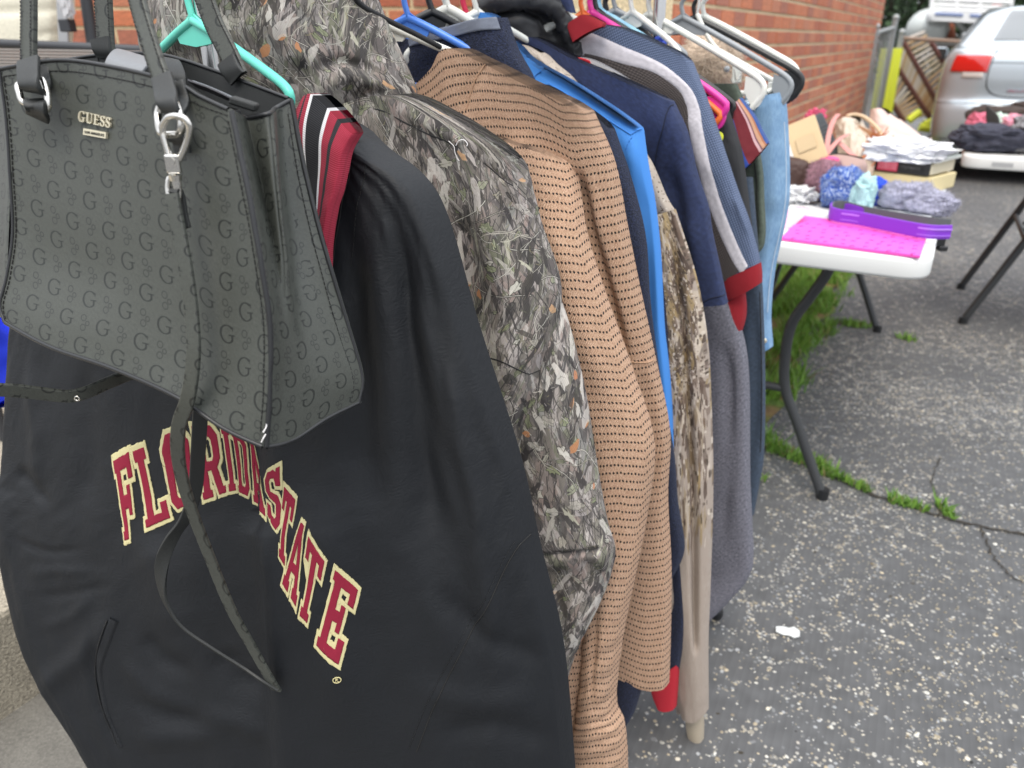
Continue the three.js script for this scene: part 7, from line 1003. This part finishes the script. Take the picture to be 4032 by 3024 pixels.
{
  const D = 9.4, t = thing('slatted_panel', 'weathered brown slatted panel leaning behind the wire gate', 'panel', at(3640, 430, D).setY(0));
  const tan = [[0.34, 0.2, 0.09], [0.4, 0.27, 0.15], [0.46, 0.38, 0.28], [0.52, 0.47, 0.42]].map((c) => M(c, 0.85)), brown = M([0.13, 0.05, 0.04], 0.8);
  const rails = [[[3664, 165], [3760, 320]], [[3556, 165], [3700, 425]], [[3535, 270], [3665, 470]], [[3505, 395], [3560, 480]]]; const P = (r, k) => at(lerp(r[0][0], r[1][0], k), lerp(r[0][1], r[1][1], k), D);
  for (const r of rails) mesh('rail', barGeo(P(r, 0), P(r, 1), 0.03, 6), brown, t);
  for (let b = 0; b < 3; b++) { const n = [13, 20, 9][b]; for (let k = 0; k < n; k++) { const lo = P(rails[b + 1], lerp(-0.02, [0.9, 0.98, 1][b], k / n)), hi = P(rails[b], lerp([-0.25, 0.02, 0.12][b], [1.0, 1.0, 1.0][b], k / n)); mesh('slat', barGeo(lo, hi, 0.017, 6), tan[k > n * 0.65 ? Math.floor(rnd() * 2) : 1 + Math.floor(rnd() * 3)], t); } }
  const top = at(3548, 150, 9.2), tr = at(3795, 165, 9.2); mesh('top_rail', barGeo(top, tr, 0.02, 8), M([0.26, 0.17, 0.12], 0.6), t); for (const p of [top, tr]) { const po = mesh('post', barGeo(V(p.x, 0, p.z), p.clone().add(V(0, 0.05, 0)), 0.028, 10), MT.steel, t); mesh('post_cap', new THREE.SphereGeometry(0.034, 10, 8).translate(p.x, p.y + 0.06, p.z), MT.steel, po); }
  const Y = M([0.72, 0.78, 0.06], 0.6); mesh('yellow_rail', barGeo(at(3620, 500, 9.25), at(3700, 512, 9.2), 0.05, 8), Y, t); mesh('yellow_rail', barGeo(at(3578, 475, 9.3), at(3622, 440, 9.3), 0.045, 8), Y, t); mesh('yellow_rail', barGeo(at(3640, 492, 9.25), at(3695, 470, 9.25), 0.05, 8), Y, t);
}
{
  const D = 14.5, t = thing('pontoon_boat', 'white pontoon boat on a trailer beyond the fence', 'boat', at(3820, 100, D).setY(0)); const w = M([0.74, 0.74, 0.74], 0.5), al = M([0.5, 0.52, 0.5], 0.4, { metalness: 0.5 }), bl = M([0.16, 0.22, 0.42], 0.6);
  const A = (x, y, d = 0) => at(x, y, D + d), bar = (p, q, r) => barGeo(A(...p), A(...q), r, 8);
  const deck = new Surf([[[3655, 48, D], [3820, 56, D], [3985, 66, D]], [[3648, 66, D], [3820, 74, D], [3985, 86, D]], [[3652, 84, D], [3820, 92, D], [3985, 104, D]]], { T: 1.0, cap: 8, away: V(0.48, 0.0, -0.877) }); drape('deck', deck, w, t, 20, 8); patch('blue_stripe', deck, [0.12, 0.42], [0.15, 0.42], 0.02, bl, t, 8, 5); patch('blue_stripe', deck, [0.5, 0.95], [0.15, 0.42], 0.02, bl, t, 8, 5);
  for (const y of [-4, 18, 36]) mesh('guard_rail', bar([3672, y], [3985, y + 14], 0.035), w, t); for (const x of [3672, 3770, 3862, 3985]) mesh('stanchion', bar([x, -30], [x - 6, 58], 0.035), w, t);
  for (const y of [-4, 18, 36]) mesh('guard_rail', bar([3700, y + 6, 3], [3985, y + 16, 3], 0.03), w, t);
  const po = new THREE.CapsuleGeometry(0.32, 4, 8, 18).rotateX(Math.PI / 2).rotateY(-0.5); const c = A(3668, 118, 1.6); mesh('pontoon', po.translate(c.x, c.y, c.z), al, t); const c2 = A(3900, 130, 1.6); mesh('pontoon', new THREE.CapsuleGeometry(0.32, 4, 8, 18).rotateX(Math.PI / 2).rotateY(-0.5).translate(c2.x, c2.y, c2.z), al, t);
  mesh('trailer_frame', MG([bar([3765, 85], [3800, 120], 0.05), bar([3850, 88], [3800, 120], 0.05), bar([3800, 118], [3780, 160], 0.06), bar([3655, 100], [3590, 150], 0.05), bar([3590, 160], [3990, 172], 0.06)]), al, t); mesh('red_panel', slabAt([[3905, 8], [3945, 10], [3945, 40], [3908, 38]], D + 2), M([0.5, 0.06, 0.05], 0.7), t); mesh('traffic_cone', new THREE.ConeGeometry(0.16, 0.5, 14).translate(...A(3742, 125, 1).toArray()), M([0.4, 0.12, 0.06], 0.8), t);
  for (const x of [3640, 3940]) { const p = A(x, 150, 1.2); mesh('trailer_wheel', new THREE.TorusGeometry(0.24, 0.1, 10, 24).rotateY(1.0).translate(p.x, 0.34, p.z), M([0.02, 0.02, 0.02], 0.9), t); }
}
function slabAt(pix, D) { const P = pix.map(([x, y]) => at(x, y, D)); const g = gridGeo(1, 1, (a, b) => (b < 0.5 ? (a < 0.5 ? P[0] : P[1]) : (a < 0.5 ? P[3] : P[2])), (a, b) => [a, b]); return g; }
{ // trees: trunk, limbs, crown of leaf cards through the crown's volume
  const leaf = new THREE.BufferGeometry(); leaf.setAttribute('position', new THREE.Float32BufferAttribute([0, 0, 0, 0.5, 0.5, 0.1, 0, 1, 0, -0.5, 0.5, 0.1], 3)); leaf.setIndex([0, 1, 2, 0, 2, 3]); leaf.computeVertexNormals();
  const lm = M(0xffffff, 0.8, { transmission: 0.2, thickness: 0 });
  const tree = (label, x, z, h, R, n, tone) => {
    const t = thing('tree', label, 'tree', V(x, 0, z), 'trees beyond the fence'), pts = [V(x, 0, z), V(x + rr(-0.1, 0.1), h * 0.3, z), V(x + rr(-0.3, 0.3), h * 0.65, z)]; const tg = [tubeGeo(pts, 0.16, 12, 8)];
    const cl = []; for (let k = 0; k < 46; k++) { const a = rr(0, 6.283), r = Math.sqrt(rnd()) * R, y = rr(0.12, 1) * h; const k2 = Math.sin(Math.PI * Math.pow(y / h, 0.8)) * 0.7 + 0.35; cl.push(V(x + Math.cos(a) * r * k2, y, z + Math.sin(a) * r * k2)); if (k % 4 === 0) tg.push(tubeGeo([V(x, y * 0.6, z), cl[k].clone().lerp(V(x, y, z), 0.5), cl[k]], 0.045, 8, 6)); }
    mesh('trunk', MG(tg), M([0.07, 0.05, 0.035], 0.95), t);
    const o = new THREE.InstancedMesh(leaf, lm, n), m = new THREE.Matrix4(), q = new THREE.Quaternion(), c = new THREE.Color(); for (let i = 0; i < n; i++) { const b = pick(cl), d = V(rr(-1, 1), rr(-1, 1), rr(-1, 1)).normalize().multiplyScalar(Math.cbrt(rnd()) * R * 0.34); q.setFromEuler(new THREE.Euler(rr(0, 6), rr(0, 6), rr(0, 6))); const s = rr(0.07, 0.16); m.compose(b.clone().add(d).sub(V(x, 0, z)), q, V(s, s, s)); o.setMatrixAt(i, m); const k = rr(0.6, 1.25) * tone; c.setRGB(0.035 * k, 0.075 * k, 0.026 * k); o.setColorAt(i, c); } o.name = 'crown'; o.userData.kind = 'stuff'; o.castShadow = o.receiveShadow = true; t.add(o);
  };
  tree('dense dark tree rising directly behind the house corner', 9.6, -21.5, 8, 3.0, 26000, 1); tree('tall dark tree behind the pontoon boat deck', 13.5, -24, 9, 3.4, 26000, 0.9); tree('dark tree behind the car roof at far right', 18, -27, 9, 3.6, 22000, 0.9); tree('low dark tree filling the gap left of boat', 11.5, -27, 7, 3.4, 22000, 0.8);
}

// ------------------------------------------------------------------ porch furniture at left
{
  const cush = M(0xffffff, 0.95, { map: rep(mottled([204, 200, 184], 0.08), 0.15), bumpMap: rep(fleeceBump, 0.05), bumpScale: 0.0008 }), dk = M([0.035, 0.038, 0.045], 0.5), slatM = M([0.2, 0.18, 0.165], 0.7);
  const t = thing('patio_chair', 'dark framed patio chair with off white back cushion on the porch', 'chair', at(150, 160, 2.6).setY(0.22));
  const B = new Surf([[[-220, -220, 2.7], [-60, -230, 2.66], [120, -230, 2.64], [262, -220, 2.64]], [[-220, -60, 2.66], [-60, -60, 2.62], [120, -60, 2.6], [258, -60, 2.6]], [[-220, 80, 2.63], [-60, 80, 2.59], [120, 80, 2.57], [250, 80, 2.57]], [[-220, 175, 2.62], [-60, 175, 2.58], [120, 175, 2.56], [245, 175, 2.56]]], { T: 0.05, cap: 5 }); setFolds(B, [{ p: [[-100, 45], [60, 40], [230, 36]], w: 0.012, a: -0.01, even: true }, { p: [[140, 140], [190, 130], [230, 120]], w: 0.02, a: -0.006 }]); drape('back_cushion', B, cush, t, 30, 30);
  mesh('sling_edge', ribbonGeo([[250, -100, 2.55], [244, 0, 2.54], [248, 90, 2.53], [252, 175, 2.52]].map((p) => at(...p)), () => V(1, 0, 0), 0.03, 0.008, 20), M([0.3, 0.31, 0.33], 0.7), t);
  for (const [a, b] of [[[322, -120, 2.5], [288, 185, 2.46]], [[-190, -120, 2.6], [-170, 185, 2.55]]]) { const p = at(...a), q = at(...b); const po = mesh('back_post', barGeo(V(q.x, 0.21, q.z), p, 0.017, 12), dk, t); mesh('bracket', new RoundedBoxGeometry(0.032, 0.034, 0.04, 2, 0.004).translate(...p.clone().lerp(q, 0.72).add(V(-0.018, 0, 0.01)).toArray()), dk, po); }
  mesh('seat_rail', barGeo(at(-260, 160, 2.35), at(640, 200, 2.3), 0.0125, 12), dk, t);
  item('clear_packaging', 'strip of clear plastic hanging on the patio chair', 'packaging', toCreasedNormals(blobGeo(at(272, 75, 2.44), 0.016, 0.055, 0.012, 0, 0.8, 3, 5, 10), 0.3), M([0.55, 0.55, 0.57], 0.2));
  const sb = thing('slat_bench', 'low weathered slat bench below the patio chair', 'bench', at(200, 240, 2.2).setY(0.22)); for (let k = 0; k < 9; k++) { const y = 196 + k * 12.5; mesh('slat', barGeo(at(-300, y - 4, 2.26 - k * 0.012), at(660, y + 12, 2.22 - k * 0.012), 0.0042, 6), slatM, sb); } for (const x of [-250, 600]) { const p = at(x, 210, 2.2); mesh('leg', barGeo(V(p.x, 0.21, p.z), p, 0.015, 8), dk, sb); }
  const c2 = thing('garden_lounger', 'grey armed garden chair with white seat pad at left edge', 'chair', at(0, 700, 1.8).setY(0.22));
  const S2 = new Surf([[[-260, 380, 1.9], [-100, 400, 1.86], [22, 420, 1.84]], [[-260, 470, 1.86], [-100, 480, 1.82], [28, 490, 1.8]], [[-260, 575, 1.84], [-100, 575, 1.8], [26, 570, 1.78]]], { T: 0.03 }); drape('seat_pad', S2, cush, c2, 20, 20);
  tube('arm', [[-240, 590, 1.75], [-80, 560, 1.72], [0, 590, 1.7], [18, 660, 1.7], [-10, 760, 1.7], [-60, 830, 1.7]].map((p) => at(...p)), 0.013, M([0.2, 0.24, 0.26], 0.5), c2, 40, 10);
  for (let k = 0; k < 8; k++) mesh('slat', barGeo(at(-260, 690 + k * 24, 1.82), at(80, 700 + k * 24, 1.8), 0.0075, 6), slatM, c2);
  for (const [y, r] of [[905, 0.014], [950, 0.012]]) mesh('base_rail', barGeo(at(-260, y, 1.72), at(110, y + 6, 1.7), r, 10), dk, c2);
  for (const x of [-220, 90]) { const p = at(x, 940, 1.74); mesh('leg', barGeo(V(p.x, 0.21, p.z), p, 0.013, 8), dk, c2); }
  const bl = new Surf([[[-260, 930, 1.5], [-120, 940, 1.44], [10, 955, 1.42], [130, 1010, 1.46]], [[-260, 1150, 1.44], [-120, 1150, 1.38], [30, 1160, 1.36], [150, 1180, 1.42]], [[-260, 1350, 1.4], [-120, 1360, 1.34], [40, 1370, 1.33], [150, 1380, 1.38]], [[-260, 1560, 1.36], [-120, 1570, 1.31], [40, 1575, 1.3], [140, 1570, 1.34]]], { T: 0.06, cap: 3 }); setFolds(bl, [{ p: [[-100, 1130], [20, 1200], [110, 1300]], w: 0.016, a: -0.012 }, { p: [[-100, 1250], [20, 1330], [110, 1400]], w: 0.02, a: 0.012 }, { p: [[0, 1000], [20, 1100], [10, 1200]], w: 0.014, a: -0.01 }], (u, v) => 0.006 * fbm(u * 4, v * 5, 2, 3));
  tag(drape('blue_tote', bl, M([0.02, 0.05, 0.72], 0.6), undefined, 34, 34), 'royal blue fabric bag on the porch at left edge', 'bag');
}
renderer.render(scene, camera);
